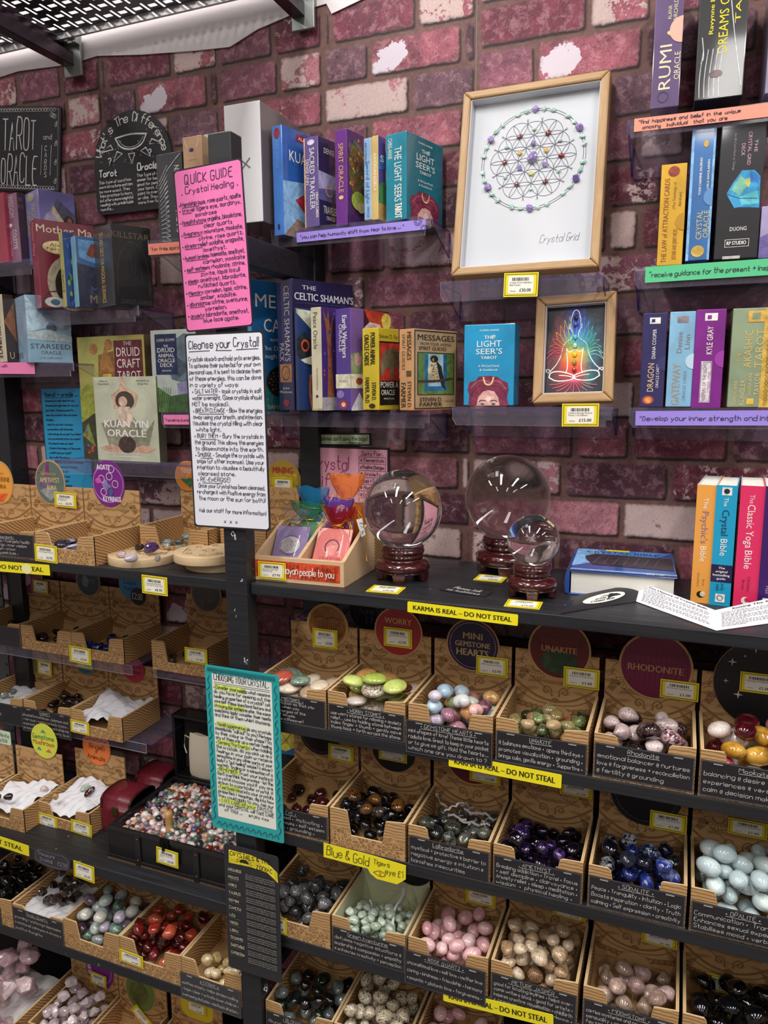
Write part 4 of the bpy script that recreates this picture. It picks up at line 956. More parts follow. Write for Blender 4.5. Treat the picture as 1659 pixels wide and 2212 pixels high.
def cosmic_print():
    m = mat('cosmic_print', '101425', .45); t = NT(m); uv = t.n('UVMap').outputs[0]; sx = t.n('SeparateXYZ'); t.l(uv, sx.inputs[0]); u, v = sx.outputs[0], sx.outputs[1]
    n = t.noise(uv, 4, 5, .65, 1.2); n2 = t.noise(uv, 9, 4, .6, 1.5)
    vv = t.math('ADD', v, t.math('MULTIPLY', t.math('SUBTRACT', n, .5), .22))
    core = t.ramp(vv, [(.05, '7a1040'), (.22, 'd02030'), (.34, 'e05a18'), (.46, 'e8b820'), (.55, '4fae50'), (.64, '18a8b0'), (.76, '1e50d8'), (.92, '2a3ae0')])
    side = t.ramp(t.math('ADD', u, t.math('MULTIPLY', t.math('SUBTRACT', n2, .5), .35)), [(.1, '8a1430'), (.34, 'a83a1c'), (.5, '6a8a3a'), (.66, '0f8a70'), (.9, '1a5a8a')])
    d = t.math('ABSOLUTE', t.math('SUBTRACT', u, .5)); dv = t.math('MULTIPLY', t.math('SUBTRACT', v, .46), .95)
    r = t.math('SQRT', t.math('ADD', t.math('MULTIPLY', d, d), t.math('MULTIPLY', dv, dv)))
    c = t.mix(t.ramp(t.math('ADD', d, t.math('MULTIPLY', t.math('SUBTRACT', n, .5), .2)), [(.08, 0.0), (.26, 1.0)]), core, side)
    dark = t.ramp(t.math('ADD', r, t.math('MULTIPLY', t.math('SUBTRACT', n2, .5), .5)), [(.20, 0.0), (.52, 1.0)])
    t.l(t.mix(dark, c, '0a0d18'), t.b.inputs['Base Color']); return m
def chakra(t, f, w, h):
    m = MB(); F = f.F(); m.face([F(0, 0), F(w, 0), F(w, h), F(0, h)], 0, [(0, 0), (1, 0), (1, 1), (0, 1)]); m.build('printed_picture', cosmic_print(), t)
    c = []
    wl = lambda pts, q=.0013, col='e8f4ea': ('L', pts, q, col, 1)
    c += [wl([(.42, .85), (.41, .75), (.45, .70), (.45, .64), (.36, .60), (.3, .56), (.28, .45), (.2, .34), (.1, .27), (.06, .25)]), wl([(.58, .85), (.59, .75), (.55, .7), (.55, .64), (.64, .6), (.7, .56), (.73, .45), (.82, .34), (.92, .28), (.96, .26)]),
          wl([(.42, .85), (.45, .93), (.5, .96), (.55, .93), (.58, .85)]), wl([(.4, .78), (.385, .8), (.4, .74)]), wl([(.6, .78), (.615, .8), (.6, .74)]), wl([(.36, .52), (.4, .47), (.48, .5), (.5, .51), (.52, .5), (.6, .47), (.64, .52)]), wl([(.36, .52), (.38, .4), (.39, .3), (.36, .24)]), wl([(.64, .52), (.62, .4), (.61, .3), (.64, .24)]),
          wl([(.08, .2), (.1, .26), (.3, .265), (.55, .2), (.45, .16), (.2, .15), (.08, .2)], .0018), wl([(.92, .2), (.9, .26), (.7, .265), (.45, .2), (.55, .16), (.8, .15), (.92, .2)], .0018), wl([(.04, .26), (.02, .29), (.08, .29), (.1, .26)]), wl([(.96, .26), (.98, .29), (.92, .29), (.9, .26)]), wl([(.25, .22), (.4, .21), (.48, .19)]), wl([(.75, .22), (.6, .21), (.52, .19)])]
    for k in range(18):
        a = PI*(.02+.052*k*1.06); q = (.5+.48*math.cos(a), .48+.3*math.sin(a)-.12*math.cos(2*a)); col = ['8fe0c0', '59c0a0', '2fb0c8', '4f8ff0', '5fa0ff', 'a8d060', 'e0a040', 'f06048', 'e04070'][min(8, k//2)]
        c.append(wl([(.5+.2*math.cos(a), .45+.12*math.sin(a)), (.5+.38*math.cos(a+.12), .47+.2*math.sin(a+.1)), q], .0007, col)); c.append(wl([q, (.5+.36*math.cos(a-.14), .46+.22*math.sin(a-.1)), (.5+.2*math.cos(a-.2), .42+.1*math.sin(a))], .0007, col))
    for k in range(9):
        a = PI*(1.08+.1*k); c.append(wl([(.5, .16), (.5+.3*math.cos(a+.1), .14+.1*math.sin(a)), (.5+.42*math.cos(a), .15+.14*math.sin(a))], .0007, 'f06a90'))
    f.draw(c)
    for z, col in ((.86, '17143a'), (.785, '31549a'), (.64, '4fb4bd'), (.545, 'b7d6c4'), (.445, 'e8c62a'), (.355, '9a7a22'), (.275, 'a5301f')):
        m = MB(); m.ell((f.O.x+.5*w, f.O.y-.002, f.O.z+z*h), (.0033, .002, .0045), 8); m.build('gem_chip', stone('chakra_'+col, [(0, col), (1, col)]), t)
frame('small pale oak frame with a glowing meditating figure', (1160, 640), (1334, 626), (1149, 871), 1.245, 1.205, .0155, .02, chakra, '101425')
def gridpic(t, f, w, h):
    cx, cy, R = .505*w, .63*h, .388*w; m = MB(); F = f.F(); r = R*.86/3; ST = R*.86
    for k in (1.0, 1.045): ring(m, F, cx, cy, R*k, .0008, 0, 72)
    ctr = [(i*r+j*r/2, j*r*.866) for i in range(-3, 4) for j in range(-3, 4) if abs(i+j) <= 3 ]
    for a, b in ctr:
        seg = []
        for k in range(37):
            q = (a+r*math.cos(PI*k/18), b+r*math.sin(PI*k/18))
            if math.hypot(*q) <= ST*1.01: seg.append((cx+q[0], cy+q[1]))
            else:
                ribbon(m, seg, F, .0008, 0); seg = []
        ribbon(m, seg, F, .0008, 0)
    m.build('printed_lines', [ink('4a4d5a')], t)
    mb = MB(); G = f.F(); k = w*.07; hand(mb, 'Crystal Grid', G, .60*w, .135*h, .045*h, .3*w, .0006, 0, .3, .35); mb.build('lettering', [ink('2d2f3a')], t)
    AM = stone('grid_amethyst', [(.3, '5b4487'), (.6, '9a86c0')], 90); GN = stone('grid_garnet', [(.3, '4a1016'), (.7, '7d2a2c')], 90); CI = stone('grid_citrine', [(.3, 'a8741c'), (.7, 'd9b04c')], 90); AQ = stone('grid_aventurine', [(.3, '86b0a0'), (.7, 'b9d6c8')], 90); PE = stone('grid_peridot', [(.3, 'b9b85a'), (.7, 'd9d890')], 90)
    def gem(x, z, s, mt, kind='chunk', q=1.0):
        o = stone_obj('crystal_chip', kind, random.randint(1, 4), mt); o.parent = t; o.scale = (s*q, s*.6, s); o.rotation_euler = (0, random.uniform(0, 6), 0); o.location = (f.O.x+cx+x*R, f.O.y-s*.45, f.O.z+cy+z*R)
    for k in range(36):
        a = 2*PI*k/36+PI/2
        if k % 6 == 0: gem(1.02*math.cos(a), 1.02*math.sin(a), .0068, AM)
        elif k % 6 in (1, 2, 4, 5): gem(1.02*math.cos(a), 1.02*math.sin(a), .0040, AQ, 'chunk', 1.35)
    gem(0, 0, .0105, AM)
    for k in range(6):
        a = PI/3*k+PI/6; gem(.30*math.cos(a), .30*math.sin(a), .0054 if k % 2 else .0048, AM if k % 2 else (CI if k != 4 else PE))
        gem(.57*math.cos(a-PI/6), .57*math.sin(a-PI/6), .0042, GN, 'pebble'); gem(.62*math.cos(a), .62*math.sin(a), .0038, AQ)
frame('large pale oak box frame with a round crystal grid drawing on white', (1013, 197), (1333, 146), (973, 596), 1.267, 1.200, .0135, .028, gridpic, 'bfc2c8')
price_tag((1088, 590), (1161, 638), 1.182, '£30.00', ['Crystal Grid in Bamboo', 'Box Frame'], 'yellow thirty pound price tag under the large crystal grid frame', rot=.03)
price_tag((1215, 872), (1293, 922), 1.182, '£15.00', ['Chakra Energy Picture', 'Frame 112x160mm'], 'yellow fifteen pound price tag under the small framed figure', rot=-.01)
# ------------------------------------------------------------------ decks of the right-hand shelves
def spine(label, l, r, yt, yb, col, cmds, side=None, Y=1.195, ang=-2, xr=None, d=.085, thumb=None, lean=0):
    deck(label, l, r, xr, yt, yb, Y, ang, col, side or col, cmds, (), d=d, thumb=thumb, side=side or col, lean=lean)
spine('mauve boxed deck with a golden heart on its spine, on the top right shelf', 1405, 1466, -70, 229, '5c4672',
      [('V', 'RUMI', .44, .135, .46, .42, 'd9cfae', 1), ('V', 'ORACLE', .86, .2, .40, .2, 'd9cfae', 1), ('V', 'ALANA', .52, .64, .74, .14, 'd9cfae', 1), ('V', 'FAIRCHILD', .72, .61, .78, .14, 'd9cfae', 1), ('E', .60, .545, .06, .012, GO), ('E', .52, .545, .06, .012, GO), ('P', [(.47, .542), (.65, .542), (.56, .522)], GO), ('O', .42, .08, .18, .0012, '3d3354')], thumb=(1, .56, .017, 'd8ac9c', 1))
spine('black shrink-wrapped deck with yellow lettering on the top right shelf', 1499, 1604, -70, 206, '1d1c20',
      [('V', 'DREAMS OF GAIA', .52, .36, 1.1, .19, 'd8d024', 1), ('V', 'TARO', .80, .58, .95, .11, 'd8d024', 1), ('V', 'Ravynne Phelan', .27, .52, .95, .09, 'd8d024', 1, .01)] +
      [('L', [(.1+.1*k, .02), (.08+.1*k, .18), (.14+.1*k, .4)], .0011, 'b9bcc2', 1) for k in range(5)] + [('L', [(.6, .9), (.75, .5), (.95, .08)], .0012, 'c8cbd0', 1), ('L', [(.1, .3), (.16, .34), (.1, .5)], .0012, 'c8cbd0', 1), ('E', .42, .2, .14, .03, '54323a')])
spine('silver grey wrapped deck cut off at the top right edge of the photo', 1652, 1716, -70, 195, '8a84a0', [])
spine('golden yellow boxed deck on the right-hand shelf with the green strip', 1418, 1473, 352, 572, 'd9a92f',
      [('E', .5, .925, .22, .05, '8f3a34'), ('V', 'THE LAW of ATTRACTION CARDS', .26, .03, .86, .2, '8f4a22', 1), ('V', 'ESTHER AND JERRY HICKS', .66, .06, .36, .16, '8f4a22', 1), ('V', '(The Teachings of', .56, .56, .82, .1, '8f5a2a', 1), ('V', 'Abraham)', .78, .58, .72, .12, '8f5a2a', 1)], side='8c3034', thumb=(1, .43, .012, 'b98a24', 1))
spine('bright blue wrapped deck with gold lettering on the right-hand shelf', 1480, 1531, 275, 561, '3a6fae',
      [('R', 0, .12, 0, 1, '7fb2de'), ('R', .9, 1, 0, 1, '7fb2de'), ('V', 'CRYSTAL', .5, .16, .38, .24, 'c8bd8a', 1), ('V', 'ORACLE', .78, .17, .38, .22, 'c8bd8a', 1), ('V', 'TONI CARMINE SALERNO', .44, .5, .78, .1, WH, 1, .01), ('V', 'LAILA SAVOLAINEN', .76, .54, .76, .09, WH, 1, .01), ('E', .5, .07, .28, .045, 'c8a850'), ('E', .6, .88, .1, .025, 'd8b040')], thumb=(1, .48, .012, '5d8fc4', 1))
spine('black boxed deck with an iridescent blue stone on the right-hand shelf', 1541, 1636, 262, 556, '232228',
      [('P', [(.2, .49), (.32, .56), (.52, .655), (.8, .65), (.94, .6), (.96, .37), (.5, .385), (.4, .38)], '2e8fc0'), ('P', [(.3, .52), (.5, .62), (.7, .55), (.5, .47)], '6fae9a'), ('P', [(.5, .46), (.9, .5), (.95, .4), (.55, .4)], '57b8c8'), ('P', [(.55, .58), (.75, .6), (.7, .52)], 'a8b060'), ('L', [(.2, .49), (.5, .45), (.9, .44)], .001, '1d4a60'), ('P', [(.7, .655), (.94, .6), (.9, .55), (.72, .57)], '1f6fb4'),
       ('V', 'THE', .80, .78, .87, .07, 'c9a0b0', -1), ('V', 'CRYSTAL GRID', .66, .69, .93, .08, 'c9a0b0', -1), ('V', 'DECK', .52, .76, .85, .08, 'c9a0b0', -1), ('V', 'An 80-Card Deck to Charge', .33, .66, .93, .05, '9a8a98', -1),
       ('T', 'DUONG', .52, .21, .030, WH, .38), ('T', 'RP STUDIO', .5, .105, .028, WH, .44, .01), ('L', [(.24, .09), (.78, .09), (.78, .145), (.24, .145), (.24, .09)], .0006, WH), ('R', .2, .6, 0, .022, 'b8b4ae')])
spine('lilac and white deck cut off at the right edge beside the black deck', 1638, 1720, 440, 553, 'a79cc4', [('P', [(0, 0), (.5, 0), (.3, .5), (0, .4)], '6a5c9a')])
spine('navy boxed deck with a small red emblem, leftmost on the violet-strip shelf', 1380, 1432, 675, 880, '2c2a5e',
      [('V', 'DRAGON', .42, .17, .47, .26, 'd9b98a', 1), ('V', 'ORACLE CARDS', .70, .21, .46, .12, 'd9d4e0', 1), ('V', 'DIANA COOPER', .5, .52, .83, .15, WH, 1), ('E', .36, .08, .24, .045, 'c0502c'), ('E', .36, .08, .14, .03, 'e0a060'), ('R', .28, .72, .885, .95, WH), ('R', .36, .5, .9, .935, '2c2a5e')], side='5a2f3a', thumb=(1, .47, .011, '38366c', 1))
spine('pale blue boxed deck on the violet-strip shelf', 1437, 1492, 672, 879, '86b8d8',
      [('V', 'GATEWAY', .36, .02, .46, .3, 'a88d72', 1), ('V', 'ORACLE CARDS', .70, .07, .38, .12, '7a8a98', 1), ('V', 'Denise', .42, .57, .79, .2, '8a7a72', 1), ('V', 'Linn', .72, .61, .76, .2, '8a7a72', 1), ('R', .3, .72, .885, .95, '8a8088')], thumb=(1, .48, .011, 'b9d2e2', 1))
spine('magenta purple boxed deck on the violet-strip shelf', 1492, 1556, 667, 882, '7d1f86',
      [('V', 'KYLE GRAY', .5, .55, .83, .2, WH, 1), ('R', .26, .62, .06, .48, 'ddd2d8'), ('L', [(.28, .07), (.6, .07), (.6, .47), (.28, .47), (.28, .07)], .0006, '4a2050'), ('V', 'KEEPERS OF THE LIGHT', .40, .08, .46, .12, '4a2050', 1), ('V', 'ORACLE CARDS', .54, .17, .37, .06, '4a2050', 1), ('R', .3, .72, .885, .96, WH), ('R', .38, .52, .9, .94, '7d1f86')], thumb=(1, .5, .012, '9a3aa0', 1))
spine('sage and gold boxed deck at the right end of the violet-strip shelf', 1570, 1680, 663, 880, '8a9a7c',
      [('R', .62, 1, 0, 1, 'c9a548'), ('V', 'AKASHIC', .34, .40, .78, .16, 'c8b06a', 1), ('V', 'TAROT', .56, .4, .79, .16, 'c8b06a', 1), ('V', 'THE', .17, .46, .55, .07, 'c8b06a', 1), ('V', 'KLINGLER', .28, .02, .28, .1, 'd0be88', 1), ('V', 'SHARON ANNE', .14, .02, .27, .07, 'd0be88', 1), ('V', 'TAYLOR', .56, .12, .35, .1, 'd0be88', 1), ('V', 'SANDRA ANNE', .42, .12, .35, .07, 'd0be88', 1), ('R', .3, .62, .86, .97, 'd8a850'), ('R', .38, .54, .885, .95, '8a9a7c'), ('R', .38, .52, .03, .09, 'd8b040')] + [('O', .74, .04+.042*k, .03, .0007, '8a6a20') for k in range(23)], thumb=(.98, .5, .013, 'd8c9a8', 1))
# ------------------------------------------------------------------ decks at upper left
deck('red pink boxed deck cut off at the left edge of the photo', -40, 19, None, 413, 566, 1.19, 12, 'b02c4c', 'a03050', [('V', 'WISDOM ORACLE', .62, .1, .8, .2, 'e8c8c8', -1)], d=.05)
deck('pink mauve boxed deck with a dark plum side, on the far left shelf', 14, 47, 66, 413, 566, 1.19, 14, '9b6a86', '3a2038', [('V', 'WISDOM', .62, .66, .97, .3, 'd9c3cf', -1), ('V', 'HIDDEN', .25, .7, .95, .18, 'd9c3cf', -1), ('V', 'COLETTE', .7, .2, .48, .26, WH, -1), ('V', 'BARON-REID', .35, .1, .45, .24, WH, -1), ('E', .4, .55, .2, .03, WH)], [('T', 'W', .35, .87, .07, '8a5a6a', .5), ('T', 'H', .35, .77, .07, '8a5a6a', .5)])
deck('lilac boxed deck with a wide-eyed animal cover, on the far left shelf', 61, 92, 170, 405, 563, 1.18, 24, '8a86c4', '6f68a8', [('V', 'MAGIC OF', .66, .5, .82, .28, 'c9c39a', -1), ('V', 'UNICORNS', .3, .4, .78, .28, 'c9c39a', -1), ('E', .5, .92, .25, .05, 'c9c39a')], [('P', [(0, .2), (.5, .9), (1, .7), (1, 0), (0, 0)], '4a4660'), ('P', [(.1, .5), (.4, .8), (.9, .4), (.5, .3)], 'b8a690'), ('E', .8, .6, .14, .08, '2a1c20'), ('E', .82, .6, .06, .05, '9a5a3a'), ('E', .3, .5, .2, .2, '9a92b0')])
deck('dark red boxed deck with a serene woman on its cover, on the left shelf', 78, 90, 214, 470, 664, 1.165, 30, '9a3048', '7a1f30', [('V', 'Mother Mary', .5, .6, .97, .4, 'd9a0a8', -1)],
     [('T', 'Mother Ma', .48, .86, .085, 'e3d3b8', .95), ('E', .36, .70, .27, .075, 'd9c28c'), ('T', 'Alana', .36, .71, .035, '3a2a18', .3), ('T', 'Fairchild', .36, .665, .035, '3a2a18', .4), ('E', .55, .3, .42, .32, 'b0a48c'), ('E', .56, .27, .3, .25, '2a2018'), ('E', .62, .3, .17, .17, 'd8a070'), ('P', [(.45, .0), (.5, .16), (.8, .16), (.9, 0)], 'b98a4a'), ('E', .66, .25, .05, .02, 'a02430'), ('E', .24, .07, .18, .06, 'c9c9c4'), ('E', .24, .07, .08, .035, '3f6a7a'), ('L', [(.02, .02), (.1, .18), (.3, .2)], .002, '2a2420', 1)])
deck('slim peacock patterned deck on the left shelf', 137, 145, 168, 498, 663, 1.155, 22, 'b0ac5a', '28407a', [('V', 'ORACLE', .5, .2, .5, .5, '6a6a3a', -1)], [('E', .3+.5*random.random(), .9*random.random(), .12, .04, random.choice(['3a8a5a', '2f5ab0', '7a9a3a', '1f2f6a'])) for _ in range(14)])
deck('pale blue spined deck with a red-haired figure over dark water, on the left shelf', 162, 172, 226, 507, 662, 1.155, 28, '8fc4d8', '3a5f94', [], [('P', [(0, .62), (1, .55), (1, 0), (0, 0)], '20243f'), ('P', [(.1, .95), (1, .95), (1, .6), (.1, .7)], '5a8fc0'), ('P', [(.4, .75), (.6, .9), (.9, .92), (.85, .75), (.6, .7)], '7a3a2c'), ('T', 'ME', .75, .2, .1, '4a5a7a', .45), ('T', 'ME', .7, .06, .12, '8a7a5a', .5)])
deck('charcoal and black boxed deck with a gothic arch, right end of the left shelf', 211, 249, 333, 480, 658, 1.15, 26, '3f3e42', '151416', [('V', '78 CARD DECK FOR MAGICKAL GUIDANCE', .45, .05, .93, .2, 'd0b060', -1)],
     [('T', 'KILLSTAR', .48, .84, .075, '6a5a40', .95), ('B', .004, .0012, '2a2624'), ('L', [(.1, .12), (.1, .5), (.25, .72), (.5, .82), (.75, .72), (.9, .5), (.9, .12)], .0018, '2f2a28', 1), ('L', [(.3, .3), (.3, .55), (.4, .6), (.48, .55), (.48, .3)], .0012, '2f2a28', 1), ('L', [(.55, .3), (.55, .55), (.62, .6), (.72, .55), (.72, .3)], .0012, '2f2a28', 1), ('T', 'TAROT CARDS', .55, .03, .05, '3f3a34', .8)])
deck('pale blue boxed deck with an angular ice design, on the far left shelf', 27, 64, 159, 635, 783, 1.17, 30, 'a4c6e4', '8fb4cc', [('V', 'STARSEED', .7, .42, .88, .2, '8aa0b8', -1), ('V', 'ORACLE', .3, .4, .8, .16, '8aa0b8', -1), ('R', .3, .7, .08, .16, '7a8ea4')],
     [('P', [(0, 1), (.55, .55), (0, .45)], 'b4d2e4'), ('P', [(1, 1), (.55, .55), (1, .5)], 'a8c2d0'), ('E', .55, .52, .12, .08, '5a6a7a'), ('T', 'THE', .5, .32, .05, '3f4a58', .2), ('T', 'STARSEED', .5, .21, .075, '3f4a58', .9), ('T', 'ORACLE', .5, .13, .05, '4f5a68', .45), ('T', 'A 53-CARD DECK', .5, .06, .025, '4f5a68', .5), ('P', [(0, .45), (.5, .5), (1, .4), (1, .32), (0, .35)], 'b8ccd0')])
deck('cream spined deck with bold lettering at the left edge of the photo', -40, 16, 40, 634, 782, 1.185, 16, 'd9cdb0', '3a2a22', [('V', 'URBAN CROW ORACLE', .80, .06, .97, .13, '3a2a20', -1, .02), ('V', 'CULLINANE', .55, .3, .7, .12, '5a3a30', -1)], [('P', [(0, .6), (1, .9), (1, .3)], '8a5a3a'), ('T', 'U', .5, .05, .1, 'c9bca0', .4)])
# face-out decks
deck('green and maroon face-out deck, behind the pale face-out deck', 183, 325, 338, 721, 997, 1.235, 4, 'b9b45e', '6a5a3a',
     [('P', [(0, .55), (.1, .62), (.35, .6), (.4, .2), (0, .1)], '9aa03c'), ('P', [(.3, .62), (.32, .85), (.55, .88), (.56, .6)], '8a5f38'), ('P', [(.3, .7), (.43, .93), (.56, .72)], 'a8763f'), ('E', .25, .9, .06, .045, 'a8763f'), ('E', .48, .93, .06, .045, 'a8763f'), ('P', [(.30, .45), (.38, .7), (.5, .7), (.6, .4)], 'd8b24a'), ('E', .44, .56, .08, .07, 'e2c2a0'), ('P', [(.0, .3), (.2, .38), (.5, .3), (.5, 0), (0, 0)], '3a3c28'), ('P', [(0, .2), (.1, .3), (.2, .1)], '7f8f3a'), ('R', .56, .97, .5, .96, '6a2432'),
      ('T', 'THE', .76, .92, .03, WH, .12), ('T', 'DRUID', .765, .835, .07, WH, .34), ('T', 'CRAFT', .765, .745, .07, WH, .34), ('T', 'TAROT', .765, .655, .065, WH, .34), ('T', 'Use the magic of Wicca', .765, .59, .02, 'd9c9b8', .33), ('T', 'and Druidry to guide', .765, .55, .02, 'd9c9b8', .3)] + [('E', .06+.1*random.random(), .05+.2*random.random(), .02, .01, random.choice(['c03a3a', '4a6ab0', 'd8d8c0'])) for _ in range(10)], w=None)
deck('pale green face-out deck with a dancer raising her arms', 212, 346, 363, 812, 1000, 1.21, 4, 'c6cab2', '5a5a4a',
     [('P', [(.1, .45), (.2, .2), (.5, .1), (.85, .2), (.95, .5), (.8, .35), (.6, .55), (.4, .5)], '8f8c78'), ('P', [(.42, .86), (.46, 1), (.5, 1), (.54, .88), (.72, .78), (.66, .65), (.58, .62), (.62, .76), (.5, .83), (.36, .76), (.4, .64), (.32, .62), (.28, .78)], 'd6b49c'), ('E', .5, .72, .15, .11, '4a4038'), ('E', .47, .71, .07, .06, 'dcb8a0'), ('P', [(.4, .65), (.58, .65), (.62, .5), (.55, .42), (.42, .42), (.38, .5)], 'd9c2ae'), ('P', [(.05, .16), (.25, .2), (.5, .13), (.75, .2), (.95, .16), (.8, .1), (.2, .1)], 'cfa68c'), ('E', .5, .2, .14, .1, '4a3a34'),
      ('T', 'Alana', .17, .94, .022, '5a5a4c', .14), ('T', 'Fairchild', .17, .905, .022, '5a5a4c', .17), ('T', 'Artwork by', .80, .94, .022, '5a5a4c', .2), ('T', 'Zeng Hao', .80, .905, .022, '5a5a4c', .17), ('T', 'KUAN YIN', .5, .405, .085, 'f2f0ea', .70, .015), ('T', 'ORACLE', .5, .295, .085, 'f2f0ea', .62, .015), ('T', 'Blessings, Guidance & Enlightenment', .5, .085, .025, 'f2f0ea', .68, .01), ('T', 'from the Divine Feminine', .5, .045, .025, 'f2f0ea', .48, .01)])
deck('grey boxed deck with a heron and navy title panel, behind the white notice', 333, 430, None, 709, 891, 1.21, 2, 'b9c2bc', '5a5a4a',
     [('P', [(.3, .8), (.75, .95), (1, .9), (1, .3), (.75, .35), (.45, .4), (.3, .6)], '5f6f7c'), ('P', [(.3, .62), (.5, .7), (.9, .55), (.6, .42)], '3f4c58'), ('P', [(.55, .35), (.6, .05), (.8, .05), (.85, .4)], '8c86b0'), ('P', [(0, .35), (.4, .2), (1, .25), (1, 0), (0, 0)], '3c5a34'), ('R', .1, .58, .46, .95, '1f2c54'), ('T', 'CARR-GOMM', .34, .86, .035, 'c9c6b0', .4), ('T', 'THE', .34, .79, .03, WH, .1), ('T', 'DRUID', .34, .73, .055, WH, .38), ('T', 'ANIMAL', .34, .67, .045, WH, .36), ('T', 'ORACLE', .34, .61, .045, WH, .38), ('T', 'DECK', .34, .555, .045, WH, .28), ('T', 'Illustrated by', .34, .5, .02, WH, .2)] + [('L', [(.1+.03*k, .0), (.06+.05*k, .3)], .0012, '6f9a54') for k in range(8)], d=.04)
# items behind the pink notice
deck('silver wrapped dark spined book on the shelf behind the pink notice', 346, 400, None, 324, 519, 1.2, 4, '4a4c50', '2c2c30', [('V', 'NEVERENDING DREAMS', .8, .1, .85, .2, WH, -1)] + [('L', [(.1, .02+.045*k), (.5, .0+.06*k), (.3, .05+.05*k)], .0012, 'c0c4c8', 1) for k in range(16)] + [('L', [(.4, .8), (.7, .9), (.95, .97)], .0012, 'd8dadc', 1)], d=.07)
deck('kraft brown slim box with a small blue emblem behind the pink notice', 403, 444, None, 289, 500, 1.2, 3, 'c9a280', 'a98562', [('E', .45, .86, .12, .02, '3a3f6a'), ('L', [(.3, .62), (.7, .62), (.7, .76), (.3, .76), (.3, .62)], .0006, 'b8944a'), ('L', [(.1, .97), (.25, .88)], .001, 'f0e0d0'), ('L', [(.85, .97), (.7, .88)], .001, 'f0e0d0')], d=.07)
deck('pale green slim box peeping over the top of the post', 447, 491, None, 282, 470, 1.22, 2, 'cdd6c4', 'a8b4a0', [], d=.06)
# ------------------------------------------------------------------ signs on the wall and the post
CHB = card('232228', .55)
CW = 'd6d4d0'
board('chalkboard_sign', 'black chalk sign reading tarot and oracle cards on the brick wall, top left', 'sign', (-40, 233), (112, 231), (-22, 410), 1.288, .004, [CHB],
      [('B', .006, .0009, '9a989a'), ('H', 'TAROT', .19, .50, .36, CW, .5, .0030), ('H', 'and', .77, .62, .06, CW, .14, .0012), ('H', 'ORACLE', .17, .08, .34, CW, .54, .0030), ('L', [(.74, .2), (.75, .55)], .0009, CW), ('L', [(.87, .2), (.88, .55)], .0009, CW)] + [('H', c, .79, .48-.075*i, .06, CW, .1, .0014) for i, c in enumerate('CARDS')] + [('O', .94, .12+.22*k, .014, .0009, CW) for k in range(4)] + [('O', .95, .15+.22*k, .01, .0009, CW) for k in range(4)] + [('O', .88+.02*k, .9-.01*k, .02, .0008, CW) for k in range(3)] + [('O', .04*k, .045, .018, .0007, CW) for k in range(24)] + [('O', .04*k, .955, .018, .0007, CW) for k in range(24)], radius=.004)
def arch_sign():
    a, b, c = PY(197, 250, 1.288), PY(367, 250, 1.288), PY(207, 462, 1.288); w = b.x-a.x; z0 = c.z-.004; h = PY(280, 238, 1.288).z-z0
    t = T('arched_sign', 'black arched chalk sign with a radiating eye drawing, on the brick wall', 'sign', (a.x, 1.288, z0))
    r = w/2; k = h-r*.98
    pts = [(0, .012), (.004, .004), (.012, 0), (w-.012, 0), (w-.004, .004), (w, .012)] + [(r+r*math.cos(PI*i/16), k+r*.98*math.sin(PI*i/16)) for i in range(17)]
    m = MB(); m.prism(pts, lambda u, v, q: (u, q, v), .004, 0); m.build('board', CHB, t)
    F0 = Face(t, (0, -.0003, 0), (1, 0, 0), (0, 0, 1), w, h)
    mb = MB(); G = F0.F(); s = "What's The Difference"; n = len(s)
    for i, ch in enumerate(s):
        an = PI*(.93-.86*i/(n-1)); R = r*.80; x, y = r+R*math.cos(an), k+R*.98*math.sin(an); ro = an-PI/2
        H = lambda u, v, x=x, y=y, ro=ro: G(x+u*math.cos(ro)-v*math.sin(ro), y+u*math.sin(ro)+v*math.cos(ro))
        hand(mb, ch, H, -.004, -.002, .017, None, .0026, 0, .4)
    mb.build('lettering', [ink(CW)], t)
    cy = (k+r*.38)/h
    sun = [('L', [(.3, cy+.05), (.5, cy+.075), (.7, cy+.05)], .003, CW, 1), ('L', [(.3, cy+.05), (.36, cy-.05), (.5, cy-.085), (.64, cy-.05), (.7, cy+.05)], .003, CW, 1), ('L', [(.34, cy+.03), (.4, cy-.04), (.5, cy-.06), (.6, cy-.04), (.66, cy+.03)], .001, CW, 1)]
    for i in range(5):
        an = PI*(1.12+.19*i); x, y = .5+.27*math.cos(an), cy+.02+.14*math.sin(an); x2, y2 = .5+.43*math.cos(an), cy+.02+.24*math.sin(an); px, py = -math.sin(an)*.04, math.cos(an)*.025
        sun.append(('L', [(x+px, y+py), (x2, y2), (x-px, y-py), (x+px, y+py)], .0022, CW))
    r9 = random.Random(4)
    sun += [('E', r9.uniform(.05, .95), r9.uniform(.45, .8), .005, .004, CW) for _ in range(40)]
    sun += [('H', '?', .2, .5, .06, CW, .1, .003), ('H', '?', .72, .53, .06, CW, .1, .003), ('H', 'Tarot', .07, .38, .065, CW, .28, .0034), ('H', 'Oracle', .57, .40, .065, CW, .38, .0034)]
    sun += [('HL', ['This type of card has', 'more structure and can', 'be more exact. They', 'take practice to learn,', 'but offer a more insightful', 'reading with predictable', 'results...'], .06, .31, .03, .045, .44, CW, .0011), ('HL', ['This type of card is', 'easier for beginners,', 'good for people with', 'your tarot. Can', 'point to overall life', 'or vibe. They are', 'more free flowing'], .56, .335, .03, .045, .40, CW, .0011)]
    F0.draw(sun)
arch_sign()
